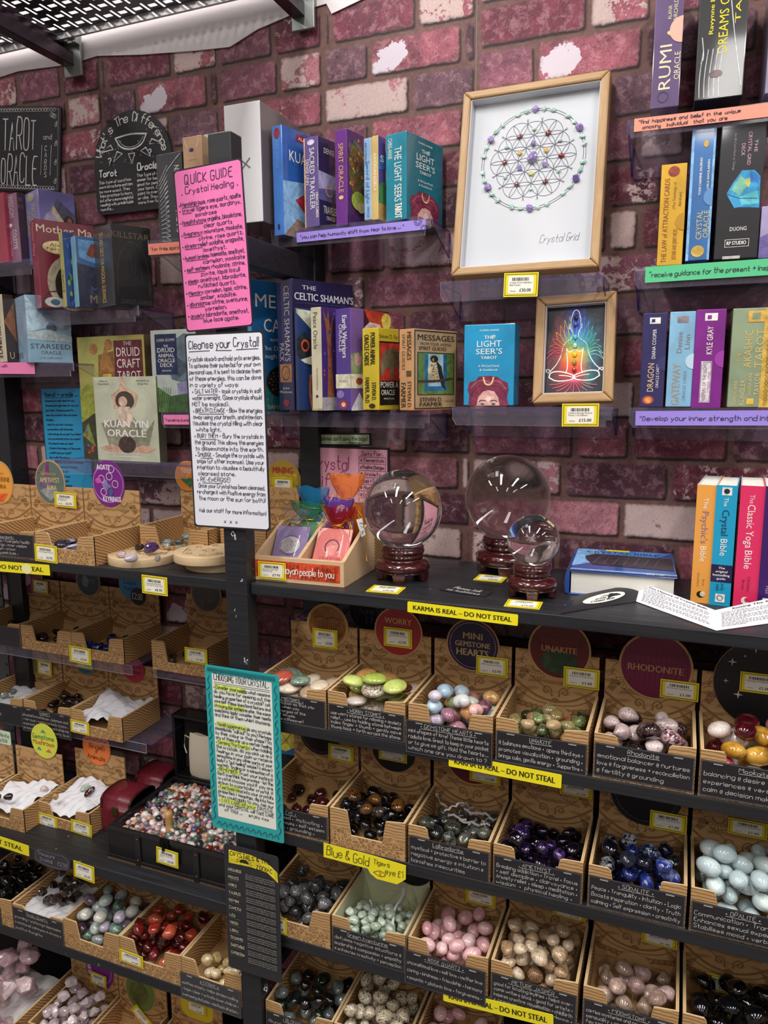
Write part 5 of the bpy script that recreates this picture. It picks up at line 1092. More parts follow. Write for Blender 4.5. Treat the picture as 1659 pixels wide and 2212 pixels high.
board('paper_notice', 'bright blue paper notice of tarot tips stuck low on the brick wall', 'notice', (70, 840), (168, 838), (107, 1078), 1.290, .0008, [card('2f9fd2')],
      [('B', .001, .0012, '17324a'), ('H', 'tarot + oracle ...', .1, .925, .035, '14203c', .8, .0018), ('L', [(.1, .912), (.7, .916)], .001, '14203c'),
       ('HL', ['choosing the right deck for you', 'Choosing the right deck for you can', 'be a task - Everyone says it is', 'easy to overthink. Here are some', 'lil helper', '* look for artwork + intuitive', 'connections with the cards.', 'what energy do you get from them?', 'are you instantly drawn to a deck?', 'how does it make you feel?', '* Explore the imagery of the cards', 'would it suit your style?', 'do you like the colours', '* Consider how you want to use the', 'cards. What kinds of readings', 'do you want to do?', 'to connect with your', 'Tarot says it best!', 'never be the selection', 'of spirit guides'], .09, .88, .016, .042, .82, '14203c', .0011)], radius=.001)
board('laminated_sign', 'bright pink hand-written healing guide, topmost sign on the black post', 'sign', (375, 369), (523, 340), (403, 718), .986, .0012, [card('2a2330', .3, .3), card('ee79b4', .3, .4)],
      [('H', 'QUICK GUIDE', .52, .905, .058, '2a1f45', .72, .0017, 'c'), ('H', '. Crystal Healing .', .52, .845, .04, '2a1f45', .84, .0014, 'c'),
       ('HL', ['*_friendship: lapis, rose quartz, opalite'.replace('_', ''), '* travel: tigers eye, sardonyx,', '            sandrose', '* hospital stays: angelite, bloodstone,', '                  clear quartz', '* Pregnancy: moonstone, mookaite,', '              citrine, rose quartz.', '* stress-relief: sodalite, aragonite,', '                amethyst.', '* bumpst bruises: haematite, amethyst,', '                carnelian, mookaite', '* self-esteem: rhodonite, citrine,', '             pyrite, lapis lazuli', '* sleep: amethyst, labradorite,', '          rutilated quartz.', '* memory: carnelian, lapis, citrine,', '           amber, sodalite.', '* abundance: citrine, aventurine,', '              carnelian.', '* anxiety: labradorite, amethyst,', '            blue lace agate.'], .05, .775, .026, .0362, .91, '2a1f45', .0011)] +
      [('L', [(.09, .767-.0362*i), (.09+q, .766-.0362*i)], .0008, '2a1f45') for i, q in ((0, .26), (1, .14), (3, .3), (5, .24), (7, .26), (9, .32), (11, .27), (13, .13), (15, .18), (17, .23), (19, .18))], border=.0022, radius=.005)
board('laminated_sign', 'white hand-written crystal cleansing guide, second sign down the black post', 'sign', (392, 722), (562, 714), (420, 1137), .987, .0012, [card('2a2930', .3, .3), card('e4e5ee', .3, .4)],
      [('H', 'Cleanse your Crystal!', .5, .925, .042, '1f1f38', .9, .0016, 'c'), ('L', [(.05, .91), (.32, .912)], .001, '1f1f38'), ('L', [(.4, .912), (.6, .91)], .001, '1f1f38'), ('L', [(.66, .912), (.93, .914)], .001, '1f1f38'),
       ('HL', ['Crystals absorb and hold onto energies.', 'To optimise their potential for your own', 'personal use, it is best to cleanse them', 'of these energies, this can be done', 'in a variety of ways:', '  * _SALT WATER - soak crystals in salt'.replace('_', ''), '  water overnight. (Some crystals should', ' NOT be soaked).', '  * BREATH CLEANSE - Blow the energies', '  away using your breath, and intention.', ' Visualise the crystal filling with clear', '   white light.', '  * BURY THEM - Bury the crystals in', '  the ground. This allows the energies', '  to disseminate into the earth.', '  * SMUDGE - Smudge the crystals with', '   sage (or other incense). Use your', '   intention to visualise a beautifully', '   cleansed stone.', '  * RE-ENERGISE!', '    Once your Crystal has been cleansed,', '  re-charge it with Positive energy from', '   the moon or the sun (or both)!', '', '   Ask our staff for more information!'], .04, .862, .022, .0325, .92, '1f1f38', .0010), ('H', 'x  x  x', .5, .03, .022, '1f1f38', .3, .0009, 'c')] +
      [('L', [(.14, .854-.0325*i), (.14+q, .854-.0325*i)], .0008, '1f1f38') for i, q in ((5, .26), (8, .32), (12, .22), (15, .16), (19, .27))], border=.0028, radius=.005)
tq = '2aa6a8'
board('laminated_sign', 'turquoise bordered notice on choosing a crystal, third sign on the black post', 'sign', (433, 1434), (592, 1458), (459, 1785), .986, .0012, [card(tq, .35, .3), card('e9ebe0', .4, .2)],
      [('H', 'CHOOSING YOUR CRYSTAL.', .5, .918, .038, '15193c', .76, .0014, 'c'), ('L', [(.12, .905), (.88, .905)], .0007, '15193c'), ('L', [(.12, .895), (.88, .895)], .0007, '15193c')] +
      [('R', .13, .13+q, .868-.0277*i-.006, .868-.0277*i+.026, 'd5e86a') for i, q in ((0, .42), (4, .4), (8, .42), (12, .46), (18, .3), (22, .3), (25, .5))] +
      [('HL', ['* Consider your needs: what reasons', 'do you have for seeking out the', 'healing properties of a crystal? Ask', 'yourself these questions before and', 'choosing for someone else, the same', 'questions apply; consider their needs', 'and think of them whilst choosing.', '', '* Visual Appearance: do any crystals', 'immediately "call out" to you? Perhaps', 'by their colour or their shape? Do', 'any of them stir up a certain feeling', '* Sensing The Energy: when holding', 'the crystals, do you pick up any', 'feelings in your palm or receive', 'sensations in any other parts of your', 'body? A "gut feeling" maybe? A shiver?', 'warmth, tingling or a sensation of a', '* REMEMBER: Trust your instinct!', "Don't overthink the process - let the", 'crystal choose you! If you are', 'drawn to a particular crystal, it', "* Feel free: read into your crystal's", 'properties + meanings, dig into how', 'they could apply to you. Ask our', '* TAKE CARE of your CRYSTAL', 'and your CRYSTAL will TAKE CARE', '     of YOU! ...     enjoy xxx'], .115, .868, .0205, .0277, .77, '15193c', .00105)] +
      [('L', [(.02, .05+.1*k), (.07, .08+.1*k), (.03, .11+.1*k), (.06, .14+.1*k)], .0012, '123a4a', 1) for k in range(9)] + [('L', [(.94, .05+.1*k), (.98, .08+.1*k), (.93, .11+.1*k), (.97, .14+.1*k)], .0012, '123a4a', 1) for k in range(9)] + [('L', [(.08+.08*k, .03), (.12+.08*k, .055), (.14+.08*k, .02)], .0012, '123a4a', 1) for k in range(11)] + [('L', [(.04+.018*k, .968), (.045+.018*k, .99)], .0012, '123a4a') for k in range(52)], border=None, radius=.004)
# its cream centre panel: a paper glued inside the border
o = [q for q in COL.objects if q.get('label', '').startswith('turquoise bordered')][0]
def inset(o, col, x0, x1, z0, z1):
    m = MB(); m.face([(x0, -.00035, z0), (x1, -.00035, z0), (x1, -.00035, z1), (x0, -.00035, z1)]); m.build('paper', [card(col, .4)], o)
b_ = [c for c in o.children if c.name.startswith('board')][0]; wv = max(v.co.x for v in b_.data.vertices); hv = max(v.co.z for v in b_.data.vertices)
inset(o, 'e9ebe0', wv*.095, wv*.905, hv*.075, hv*.955)
ZC = 'b9b49a'
board('hanging_sign', 'long black zodiac crystal sign with a yellow title patch, lowest on the black post', 'sign', (466, 1818), (583, 1848), (494, 2088), .984, .002, [card('2b2a2f', .5)],
      [('P', [(.09, .86), (.10, .965), (.5, .965), (.8, .94), (.98, .88), (.99, .80), (.8, .86), (.5, .87)], 'e8d62c'), ('H', 'CRYSTALS & THE', .12, .925, .032, '1d1b14', .76, .0016), ('H', 'ZODIAC', .60, .865, .032, '1d1b14', .34, .0016), ('P', [(.28, .885)]+[(.38+.09*math.cos(PI*(1-k/8)), .885+.03*math.sin(PI*k/8)) for k in range(9)]+[(.48, .885)], '1d1b14')] + [('L', [(.38+.11*math.cos(PI*k/8), .887+.036*math.sin(PI*k/8)), (.38+.15*math.cos(PI*k/8), .887+.05*math.sin(PI*k/8))], .0009, '1d1b14') for k in range(9)] +
      [('H', s, .07, .80-.061*i, .021, ZC, .26, .0011) for i, s in enumerate(['AQUARIUS', 'PISCES', 'ARIES', 'TAURUS', 'GEMINI', 'CANCER', 'LEO', 'VIRGO', 'LIBRA', 'SCORPIO', 'SAGITTARIUS', 'CAPRICORN'])] +
      [('L', [(.07, .787-.061*i), (.27, .787-.061*i)], .0006, '6a6760') for i in range(12)] +
      [('HL', ['clear quartz amethyst garnet hematite', 'aquamarine labradorite moonstone', 'bloodstone carnelian clear quartz'], .40, .80-.061*i, .011, .016, .54, '7d7b74', .0007) for i in range(12)], radius=.006)
# ------------------------------------------------------------------ stones: materials
RQ = stone('rose_quartz', [(.3, 'd09a9e'), (.55, 'e6b9bb'), (.8, 'f2d6d4')], 40, sss=.25)
BLKS = stone('black_onyx', [(.3, '050506'), (.8, '131216')], 40, rough=.06)
TIG = [stone('tigers_eye', [(.35, '120a06'), (.5, '4a2a0e'), (.6, '7a4e20'), (.7, '1d120b')], 30, dist=2.5), stone('blue_tigers_eye', [(.35, '08090c'), (.52, '20262f'), (.62, '4a3a2a'), (.75, '1a1c22')], 34, dist=2), stone('dark_tigers_eye', [(.3, '060505'), (.7, '1f110b')], 30, dist=2), stone('black_tigers_eye', [(.3, '050506'), (.7, '131013')], 30)]
RTE = stone('red_tigers_eye', [(.3, '16060a'), (.6, '3a1014'), (.8, '5a2018')], 30, dist=2)
LAB = [stone('labradorite', [(.35, '1a1d1e'), (.5, '3c403e'), (.62, '66695f'), (.75, '878a80')], 60), stone('dark_labradorite', [(.3, '0b0d0e'), (.7, '2a2e2d')], 60), stone('olive_labradorite', [(.35, '2a2c26'), (.65, '5f6052')], 50)]
AME = [stone('amethyst', [(.3, '0d0614'), (.5, '24123a'), (.66, '4a2f68'), (.85, '9a86ac')], 36), stone('dark_amethyst', [(.3, '06040a'), (.8, '180c26')], 36), stone('black_amethyst', [(.3, '06040a'), (.8, '120a1a')], 36)]
SOD = [stone('sodalite', [(.35, '0c1024'), (.5, '1c2a58'), (.6, '5f6880'), (.72, 'b9bcc2')], 55, spk=('101218', 40, .52, .6)), stone('grey_sodalite', [(.35, '15171c'), (.52, '3a3d43'), (.7, '8a8c8c')], 60, spk=('0a0c12', 44, .5, .58)), stone('blue_sodalite', [(.35, '0a0f2c'), (.6, '22317c'), (.8, '7a84aa')], 40), stone('dark_sodalite', [(.35, '0a0c14'), (.7, '262a3a')], 40)]
OPA = stone('opalite', [(.3, 'b4c8cc'), (.55, 'd0e0e0'), (.8, 'e4f0f0')], 20, sss=.3)
LAV = stone('snowflake_stone', [(.3, '1b1b1d'), (.5, '3c3c3f'), (.7, '6a6a6c')], 90, spk=('a3a3a2', 120, .62, .68))
AVE = stone('green_aventurine', [(.3, '97a793'), (.55, 'bac9b6'), (.8, 'dde6da')], 40, rough=.25)
PIC = [stone('picture_jasper', [(.35, '6f5038'), (.48, 'b8946e'), (.56, '7f5c40'), (.64, 'cbb08e'), (.75, '94704e')], 45, dist=3), stone('pale_picture_jasper', [(.35, 'a88a6a'), (.55, 'd9c6ac'), (.7, 'c0a17e')], 40, dist=2.5)]
MOO = [stone('moonstone', [(.3, '8f7468'), (.6, 'c9b0a2'), (.8, 'ead9cc')], 40), stone('pink_moonstone', [(.3, '9a7a78'), (.7, 'd9bcb6')], 40), stone('brown_moonstone', [(.3, '5f4a40'), (.7, '9a8272')], 40)]
DAL = stone('dalmatian_stone', [(.3, 'b9a98e'), (.8, 'd9cdb6')], 30, spk=('17130f', 95, .565, .60))
BLD = [stone('bloodstone', [(.3, '0c1210'), (.6, '1c2a22'), (.85, '39493d')], 45), stone('dark_bloodstone', [(.3, '08090a'), (.8, '241a1c')], 45), stone('grey_bloodstone', [(.3, '4a5250'), (.8, '7b8280')], 45)]
UNA = [stone('unakite', [(.35, '3a4326'), (.5, '6a7640'), (.6, '94804f'), (.7, 'a8604a')], 60, dist=1.6), stone('green_unakite', [(.35, '2a321e'), (.55, '56643a'), (.75, '87925e')], 55), stone('pink_unakite', [(.35, '9a4638'), (.55, 'c07a60'), (.7, '8a845a')], 55), stone('tan_unakite', [(.35, '7a7448'), (.6, 'b49a74')], 55)]
RHO = [stone('rhodonite', [(.38, '140e10'), (.5, '4a3038'), (.6, 'a88088'), (.75, 'd2b6b8')], 50, dist=1.8), stone('dark_rhodonite', [(.35, '0d090b'), (.6, '2f2024'), (.78, '7a5f60')], 50), stone('black_rhodonite', [(.3, '0a0809'), (.75, '241a1c')], 50), stone('pale_rhodonite', [(.3, 'a58f8e'), (.6, 'd2bdbc'), (.9, 'e6d9d6')], 45, spk=('4a3a3c', 60, .62, .68))]
MOK = [stone('white_mookaite', [(.3, 'c9b0a8'), (.7, 'eae0da')], 30), stone('burgundy_mookaite', [(.3, '3f0a14'), (.7, '7a1e2a')], 24), stone('mustard_mookaite', [(.3, 'a8741c'), (.7, 'd9ab4a')], 24), stone('pink_mookaite', [(.3, 'c04a60'), (.7, 'e2a0a8')], 20)]
HEA = [stone('h_'+c, [(.3, a), (.7, b)], 45, dist=1.5) for c, a, b in (('orange', 'c98a4a', 'e6bf84'), ('blue', '9fc0dc', 'c9dfee'), ('green', 'b9c4b2', 'd9e0d4'), ('pink', 'c98a84', 'e2b4ac'), ('lilac', 'b9acc4', 'd9cfdd'), ('white', 'c9cbcc', 'e9e9e6'), ('navy', '1f2430', '454f66'), ('rhodo', '6a3a4a', 'b98a98'), ('peri', '8f9a6a', 'c9cf9a'), ('mauve', '8a5a6c', 'b5849a'))]
WOR = [stone('worry_lime', [(.3, '9fb04a'), (.7, 'cfdc82')], 40), stone('worry_orange', [(.3, 'b9803c'), (.7, 'e2b878')], 40), stone('worry_red', [(.3, '4a1a10'), (.7, '7f3420')], 40), stone('worry_zebra', [(.3, '4a3f36'), (.5, 'd9cab4'), (.8, 'e9dcc8')], 60, dist=3), stone('worry_pale', [(.3, 'a89a94'), (.7, 'd0c4bc')], 40)]
THU = [stone('thumb_green', [(.3, '4f6a5c'), (.7, '8fa596')], 40), stone('thumb_red', [(.3, '8a2f24'), (.7, 'b95a48')], 40), stone('thumb_rhodonite', [(.3, '4a3438'), (.55, '94747a'), (.8, 'c0a4a4')], 90), stone('thumb_dark', [(.3, '14201e'), (.6, '33433f'), (.9, '6f7f78')], 60), stone('thumb_cream', [(.3, 'c9b49c'), (.7, 'e6d8c4')], 40), stone('thumb_blue', [(.3, '35456a'), (.7, '6d7ea4')], 40), stone('thumb_tan', [(.3, '8a6f58'), (.7, 'b59a80')], 40)]
JAS = [stone('red_jasper', [(.35, '6a1812'), (.55, '962e20'), (.75, 'b0503a')], 34), stone('dark_jasper', [(.3, '2f070a'), (.7, '5c1412')], 34), stone('maroon_jasper', [(.3, '3a0a10'), (.7, '6a1a1c')], 34), stone('orange_jasper', [(.35, 'a03a24'), (.7, 'bb5a40')], 34)]
CIT = stone('citrine', [(.3, 'b98f4a'), (.6, 'e0cfa4'), (.85, 'f0e8d4')], 40)
FLU = [stone('fluorite_'+c, [(.3, a), (.55, b), (.8, d)], 40, sss=.15) for c, a, b, d in (('white', 'a8a79c', 'cfcec4', 'e4e3dc'), ('green', '34483c', '5f7a6a', '8fa496'), ('pale_green', '7f938a', 'a9b8b0', 'ccd6d0'), ('lilac', '6d6272', '9a8fa0', 'c0b6c4'), ('clear', '8f9899', 'b6bfbf', 'd6dcdc'), ('grey', '6f7676', '959c9c', 'b8bebe'), ('plum', '33222e', '54404e', '7a6472'))]
SMO = stone('smoky_quartz', [(.3, '17110f'), (.6, '3a2e2a'), (.85, '7a6a62')], 40)
ROUGH = stone('rough_rose_quartz', [(.3, 'b3909a'), (.55, 'd2b4b8'), (.8, 'ead8d8')], 70, rough=.3, sss=.25)
CLR = stone('clear_quartz', [(.3, 'b09aa0'), (.6, 'd6c6ca'), (.85, 'ece4e4')], 45, rough=.15, sss=.2)
GAR = stone('garnet', [(.3, '0b0709'), (.7, '2a1a1c')], 45)
LAPIS = stone('lapis', [(.3, '0f1740'), (.7, '26357a')], 45)

# ------------------------------------------------------------------ right bay: three full rows of boxes
BX = [-.6300, -.4965, -.3615, -.2270, -.0895, .0455, .1800]
GT = 'c0a070'
def row_box(i, z, label, **k): return tumbox(BX[i]+.0004, YF+.0022, z+.0002, label, **k)
YH = YF+.0022+.128-.0046
b = row_box(0, S2, 'kraft display box of flat thumb stones, leftmost on the upper crystal row')
disc_sign(b, 707, 1352, .040, YH, [('E', .5, .5, .44, .44, '8f5a28'), ('P', [(.12, .36), (.88, .36), (.75, .18), (.25, .18)], '6a3f1c')] + [('R', .2+.05*k, .212+.05*k, .38, .60, '4f2f14') for k in range(13)] + [('L', [(.2, .66), (.35, .72), (.5, .66)], .0012, '4f2f14', 1), ('L', [(.5, .66), (.65, .72), (.8, .66)], .0012, '4f2f14', 1)], fill='b98a4c')
price_on(b, (675, 1356), (729, 1404), YH-.0022, '£3.95', ['Crystal Magick Thumb', 'Stone'])
info_card(b, ['^_THUMBSTONES  *', 'have an indentation so that you', 'thumb over it when you', 'absorb the energies of the', 'have times of stress.', 'stones can be a lifesaver!'], z0=-.001, z1=.046)
fill(b, 'thumb_stone', 'flat oval thumb stone lying in the leftmost box of the upper crystal row', 'thumb stones', 'flat', THU, 15, .023, .38, 11, .3, 'crystal', over=1.05)
b = row_box(1, S2, 'kraft display box of worry stones, second on the upper crystal row')
disc_sign(b, 860, 1365, .043, YH, [('T', 'WORRY', .5, .66, .12, 'd9a86a', .56, .02)], fill='a2232f')
price_on(b, (829, 1353), (890, 1402), YH-.0022, '£3.95', ['Crystal Worry Stone'])
info_card(b, ['^_* WORRY STONES *', 'use worry stones for relaxing + anxiety', 'relief... use by holding stone between', 'index finger + thumb + gently move', 'thumb back + forth across the stone.'], z0=.0005, z1=.045)
fill(b, 'worry_stone', 'smooth oval worry stone lying in the second box of the upper crystal row', 'worry stones', 'flat', WOR, 17, .025, .4, 5, .25, 'crystal', over=1.05)
b = row_box(2, S2, 'kraft display box of mini gemstone hearts with a navy round sign')
disc_sign(b, 1021, 1394, .044, YH, [('O', .5, .5, .43, .0012, '9a6a8a'), ('T', 'MINI', .5, .62, .12, GT, .36, .02), ('T', 'GEMSTONE', .5, .47, .10, GT, .66, .02), ('T', 'HEARTS', .5, .30, .13, GT, .6, .02)], fill='1d1736', rimw=.05)
price_on(b, (1029, 1415), (1096, 1465), YH-.0022, '£3.95', ['Mini Gemstone Heart'])
info_card(b, ['      ^_* GEMSTONE HEARTS *'.strip(), 'mini shapes of love! These little hearts', 'radiate love. Great to keep in your pocket', 'or to give as gift. Hold the hearts...', 'which one are you drawn to ?'], z0=-.012, z1=.041, x0=-.003, x1=.131, y=-.0042)
fill(b, 'gemstone_heart', 'puffy little gemstone heart in the box with the navy round sign', 'gemstone hearts', 'heart', HEA, 34, .0165, .72, 9, .28, 'crystal', over=1.08)
b = row_box(3, S2, 'kraft display box of unakite stones with a red and green round sign')
disc_sign(b, 1208, 1404, .048, YH, [('E', .5, .3, .3, .2, '1f3a1c'), ('T', 'TUMBLESTONES', .5, .62, .07, '8a4a2a', .58), ('T', 'UNAKITE', .5, .46, .1, 'c08a5a', .56, .02)], fill='5f1c1a')
price_on(b, (1218, 1439), (1294, 1492), YH-.0022, '£1.00', ['Unakite Tumblestone'])
info_card(b, ['^_UNAKITE', 'it balances emotions *  opens third eye *', 'promotes visualization *  grounding *', 'brings calm, gentle energy *  Supportive *'], z0=-.001, z1=.046)
fill(b, 'unakite_stone', 'green and pink unakite stone in the box with the red and green round sign', 'unakite stones', 'pebble', UNA, 38, .0138, .8, 3, .22, 'crystal', over=1.1)
b = row_box(4, S2, 'kraft display box of rhodonite stones with a magenta round sign')
disc_sign(b, 1416, 1440, .052, YH, [('T', 'TUMBLESTONES', .5, .58, .06, '9a3a52', .6), ('T', 'RHODONITE', .5, .42, .1, 'b98a5a', .74, .02)] + [('R', .08+.07*k, .085+.07*k, .2, .8, '5a0f30') for k in range(13)], fill='741a42')
price_on(b, (1427, 1466), (1508, 1517), YH-.0022, '£1.00', ['Rhodonite Tumblestone'])
info_card(b, ['^_Rhodonite', 'emotional balancer @ nurtures', 'love @ forgiveness + reconciliation', '@ fertility @ grounding'], z0=.003, z1=.052)
fill(b, 'rhodonite_stone', 'pink and black rhodonite stone in the box with the magenta round sign', 'rhodonite stones', 'pebble', RHO, 26, .0170, .8, 12, .26, 'crystal', over=1.1)
b = row_box(5, S2, 'kraft display box of mookaite stones at the right edge with a black sparkle sign')
SPK = lambda x, y, s: ('P', [(x, y+s), (x+s*.18, y+s*.18), (x+s, y), (x+s*.18, y-s*.18), (x, y-s), (x-s*.18, y-s*.18), (x-s, y), (x-s*.18, y+s*.18)], 'c9c7c2')
disc_sign(b, 1650, 1480, .066, YH, [SPK(.18, .72, .05), SPK(.40, .9, .06), SPK(.13, .5, .03), SPK(.26, .36, .05), SPK(.3, .8, .02)], fill='17151a', rimw=.01)
price_on(b, (1600, 1450), (1678, 1503), YH-.0024, '£1.00', ['Mookaite Tumblestone'])
info_card(b, ['^_Mookaite', 'balancing @ desire for', 'experiences @ versatility', 'calm @ decision making'], z0=.002, z1=.052)
fill(b, 'mookaite_stone', 'white, burgundy or mustard mookaite stone in the rightmost box of the upper row', 'mookaite stones', 'egg', MOK, 22, .0188, .8, 21, .3, 'crystal', over=1.08)
# row 2
b = row_box(0, S3, 'kraft display box with a few dark red tigers eye stones')
price_on(b, (709, 1605), (764, 1650), YH-.001, '£1.00', ['Red Tigers Eye', 'Tumblestone'])
disc_sign(b, 690, 1585, .040, YH, [('O', .5, .5, .44, .001, '6a5a5a')], fill='1c1517', rim=ink('241c1e'))
info_card(b, ['_RED TIGERS EYE *', 'times of need *  motivating *', 'emotional issues * self-esteem', 'connection * grounding *'], z0=.004, z1=.046)
fill(b, 'red_tigers_eye_stone', 'dark red tigers eye stone in the nearly empty box left of the tigers eye box', 'red tigers eye stones', 'pebble', [RTE], 11, .0145, .8, 8, 0, 'crystal', over=1.1, area=(.006, .12, .01, .118), zmax=.81)
b = row_box(1, S3, 'kraft display box of brown and blue tigers eye stones above the yellow paper label', notch=.36)
price_on(b, (818, 1610), (879, 1650), YH-.001, '£1.00', ['Tigers Eye'])
disc_sign(b, 850, 1620, .040, YH, [], fill='18161c', rim=ink('241c1e'))
fill(b, 'tigers_eye_stone', 'glossy brown or blue tigers eye stone in the box above the yellow paper label', 'tigers eye stones', 'pebble', TIG, 42, .0138, .82, 4, .26, 'crystal', over=1.1)
b = row_box(2, S3, 'kraft display box of grey labradorite with white paper shreds')
price_on(b, (1015, 1650), (1081, 1698), YH-.001, '£1.00', ['Labradorite Tumblestone'])
disc_sign(b, 1020, 1640, .046, YH, [], fill='6a1f28')
info_card(b, ['^_Labradorite', 'mystical + protective @ barrier to', 'negative energy @ intuition @', 'banishes insecurities'], z0=-.002, z1=.048)
fill(b, 'labradorite_stone', 'grey green labradorite stone among white paper shreds', 'labradorite stones', 'pebble', LAB, 30, .0150, .82, 6, .26, 'crystal', over=1.1)
SHRED = ink('e6e3e6'); L = b.location
for k in range(9):
    r9 = random.Random(k+40); m = MB(); x, y, z = L.x+r9.uniform(.03, .115), L.y+r9.uniform(.05, .115), L.z+r9.uniform(.045, .058); a = r9.uniform(0, 6); P0 = []
    for q in range(12): P0.append(Vector((x, y, z))); a += r9.uniform(-.7, .7); x += .0052*math.cos(a)*(1 if x < L.x+.12 and x > L.x+.01 else -1); y += .004*math.sin(a)*(-1 if y > L.y+.115 else 1); z += r9.uniform(-.0035, .004)
    m.grid([[p, p+Vector((.001, -.0015, .0048))] for p in P0], 0, False); tag(m.build('paper_shred', SHRED), 'crinkled white paper shred lying on the labradorite stones', 'paper shred', 'paper shreds on the labradorite')
m = MB(); P0 = [Vector((L.x+.035+.0035*k*(1+.04*k), L.y+.07-.002*k, L.z+.055+.0042*k+.003*math.sin(k*2.2))) for k in range(9)]; m.grid([[p, p+Vector((.0042, -.001, .0012))] for p in P0], 0, False)
tag(m.build('paper_shred', SHRED), 'white paper shred sticking up out of the labradorite box', 'paper shred')
b = row_box(3, S3, 'kraft display box of deep purple amethyst stones')
price_on(b, (1210, 1688), (1279, 1727), YH-.001, '£1.00', ['Amethyst'])
info_card(b, ['^_. AMETHYST .', 'Breaking addiction * Travel * focus', '* self discipline * clairvoyance *', 'Anxiety relief * sleep * meditation *', 'wisdom  *  physical healing *'], z0=-.002, z1=.048)
fill(b, 'amethyst_stone', 'dark violet amethyst stone in the amethyst box', 'amethyst stones', 'pebble', AME, 44, .0138, .84, 7, .26, 'crystal', over=1.1)
b = row_box(4, S3, 'kraft display box of blue and grey sodalite stones')
disc_sign(b, 1395, 1715, .052, YH, [('O', .5, .5, .43, .001, '55585c')], fill='141318', rim=ink('2a2326'))
price_on(b, (1405, 1749), (1482, 1803), YH-.0022, '£1.00', ['Sodalite Tumblestone'])
info_card(b, ['^_* SODALITE *', 'Peace * Tranquility * Intuition * Logic', 'Boosts inspiration * clarity * Truth', 'calming * Self expression * creativity'], z0=.002, z1=.05)
fill(b, 'sodalite_stone', 'blue and grey mottled sodalite stone in the sodalite box', 'sodalite stones', 'pebble', SOD, 34, .0152, .84, 14, .26, 'crystal', over=1.1)
b = row_box(5, S3, 'kraft display box of milky opalite eggs at the right edge')
price_on(b, (1574, 1765), (1656, 1815), YH-.001, '£1.00', ['Opalite Tumblestone'])
info_card(b, ['^_* OPALITE *', 'Communication *  Transition', 'Enhances sexual experiences', 'Stabilises mood * verbalising'], z0=.004, z1=.048, y=-.004)
fill(b, 'opalite_stone', 'milky blue opalite egg in the box at the right edge', 'opalite stones', 'egg', [OPA], 36, .0165, .86, 2, .26, 'crystal', over=1.1)
# row 3
b = row_box(0, S4, 'kraft display box of grey speckled stones right of the zodiac sign', notch=.45)
disc_sign(b, 660, 1800, .034, YH, [('E', .5, .5, .40, .40, '17161a')], fill='d9603a', rim=ink('d9603a'))
price_on(b, (583, 1975), (620, 2021), YF-.001, '£1.00', ['Lava'])
fill(b, 'speckled_stone', 'dark grey snow-speckled round stone in the box right of the zodiac sign', 'speckled grey stones', 'pebble', [LAV], 36, .0150, .86, 3, .2, 'crystal', over=1.08)
b = row_box(1, S4, 'pale lined display box of green aventurine under the yellow paper label', lining=card('d3d5b0', .6))
disc_sign(b, 890, 1868, .040, YH, [], fill='151418', rim=ink('1b1a1e'))
info_card(b, ['^_Green Aventurine', 'defuses negative situations @', 'leadership @ compassion + empathy', '@ enhances creativity + perception'], z0=-.002, z1=.046)
fill(b, 'aventurine_stone', 'pale green aventurine pebble in the pale lined box', 'green aventurine stones', 'pebble', [AVE], 78, .0098, .8, 5, .2, 'crystal', over=1.1, area=(.006, .124, .004, .10))
L = b.location; m = MB(); P0 = [Vector((L.x+.035+.012*math.sin(k*.5)*k/5, L.y+.075-.0022*k, L.z+.044+.006*math.sin(k*.9))) for k in range(9)]; m.grid([[p, p+Vector((.001, 0, .005))] for p in P0], 0, False); tag(m.build('paper_shred', SHRED), 'white paper ribbon lying across the green aventurine', 'paper shred')
m = MB(); P0 = [Vector((L.x+.088+.003*math.sin(k*1.3), L.y+.10-.0105*k, L.z+.070-.0042*k)) for k in range(10)]; m.grid([[p, p+Vector((.0045, 0, .001))] for p in P0], 0, False); tag(m.build('paper_shred', SHRED), 'white paper ribbon hanging down over the green aventurine box front', 'paper shred')
b = row_box(2, S4, 'kraft display box of pink rose quartz eggs')
price_on(b, (1006, 1918), (1070, 1962), YH-.001, '£1.00', ['Rose Quartz', 'Tumblestone'])
info_card(b, ['^_* ROSE QUARTZ *', 'unconditional love * self love * mother love', 'caring * kindness * friendship * harmony', 'romantic + platonic love * forgiveness *'], z0=-.016, z1=.044, x0=-.005, x1=.128, y=-.0045)
fill(b, 'rose_quartz_stone', 'polished pink rose quartz egg in the rose quartz box', 'polished rose quartz stones', 'egg', [RQ], 29, .0148, .88, 10, .24, 'crystal', over=1.08)
b = row_box(3, S4, 'kraft display box of tan picture jasper stones')
price_on(b, (1195, 1955), (1265, 1992), YH-.001, '£1.00', ['Picture Jasper'])
info_card(b, ['^_. PICTURE JASPER .', 'good for locating leylines * helps over-', 'come writers block * good for artists *', 'inspires creative visualisation * childbirth', '+ pregnancy aids *  confidence *'], z0=-.008, z1=.045)
fill(b, 'picture_jasper_stone', 'tan banded picture jasper stone in the picture jasper box', 'picture jasper stones', 'pebble', PIC, 48, .0148, .84, 9, .22, 'crystal', over=1.1)
b = row_box(4, S4, 'kraft display box half filled with moonstone')
price_on(b, (1387, 2008), (1462, 2053), YH-.001, '£1.00', ['Moonstone'])
info_card(b, ['^_* MOONSTONE *', 'carries mysteries and powers of goddess', 'sensuality * associated with intuition', 'fertility * balance + calm', 'provides emotional healing'], z0=-.008, z1=.045)
fill(b, 'moonstone', 'beige pink moonstone in the half filled box beside the picture jasper', 'moonstones', 'pebble', MOO, 21, .0158, .84, 16, .3, 'crystal', over=1.08)
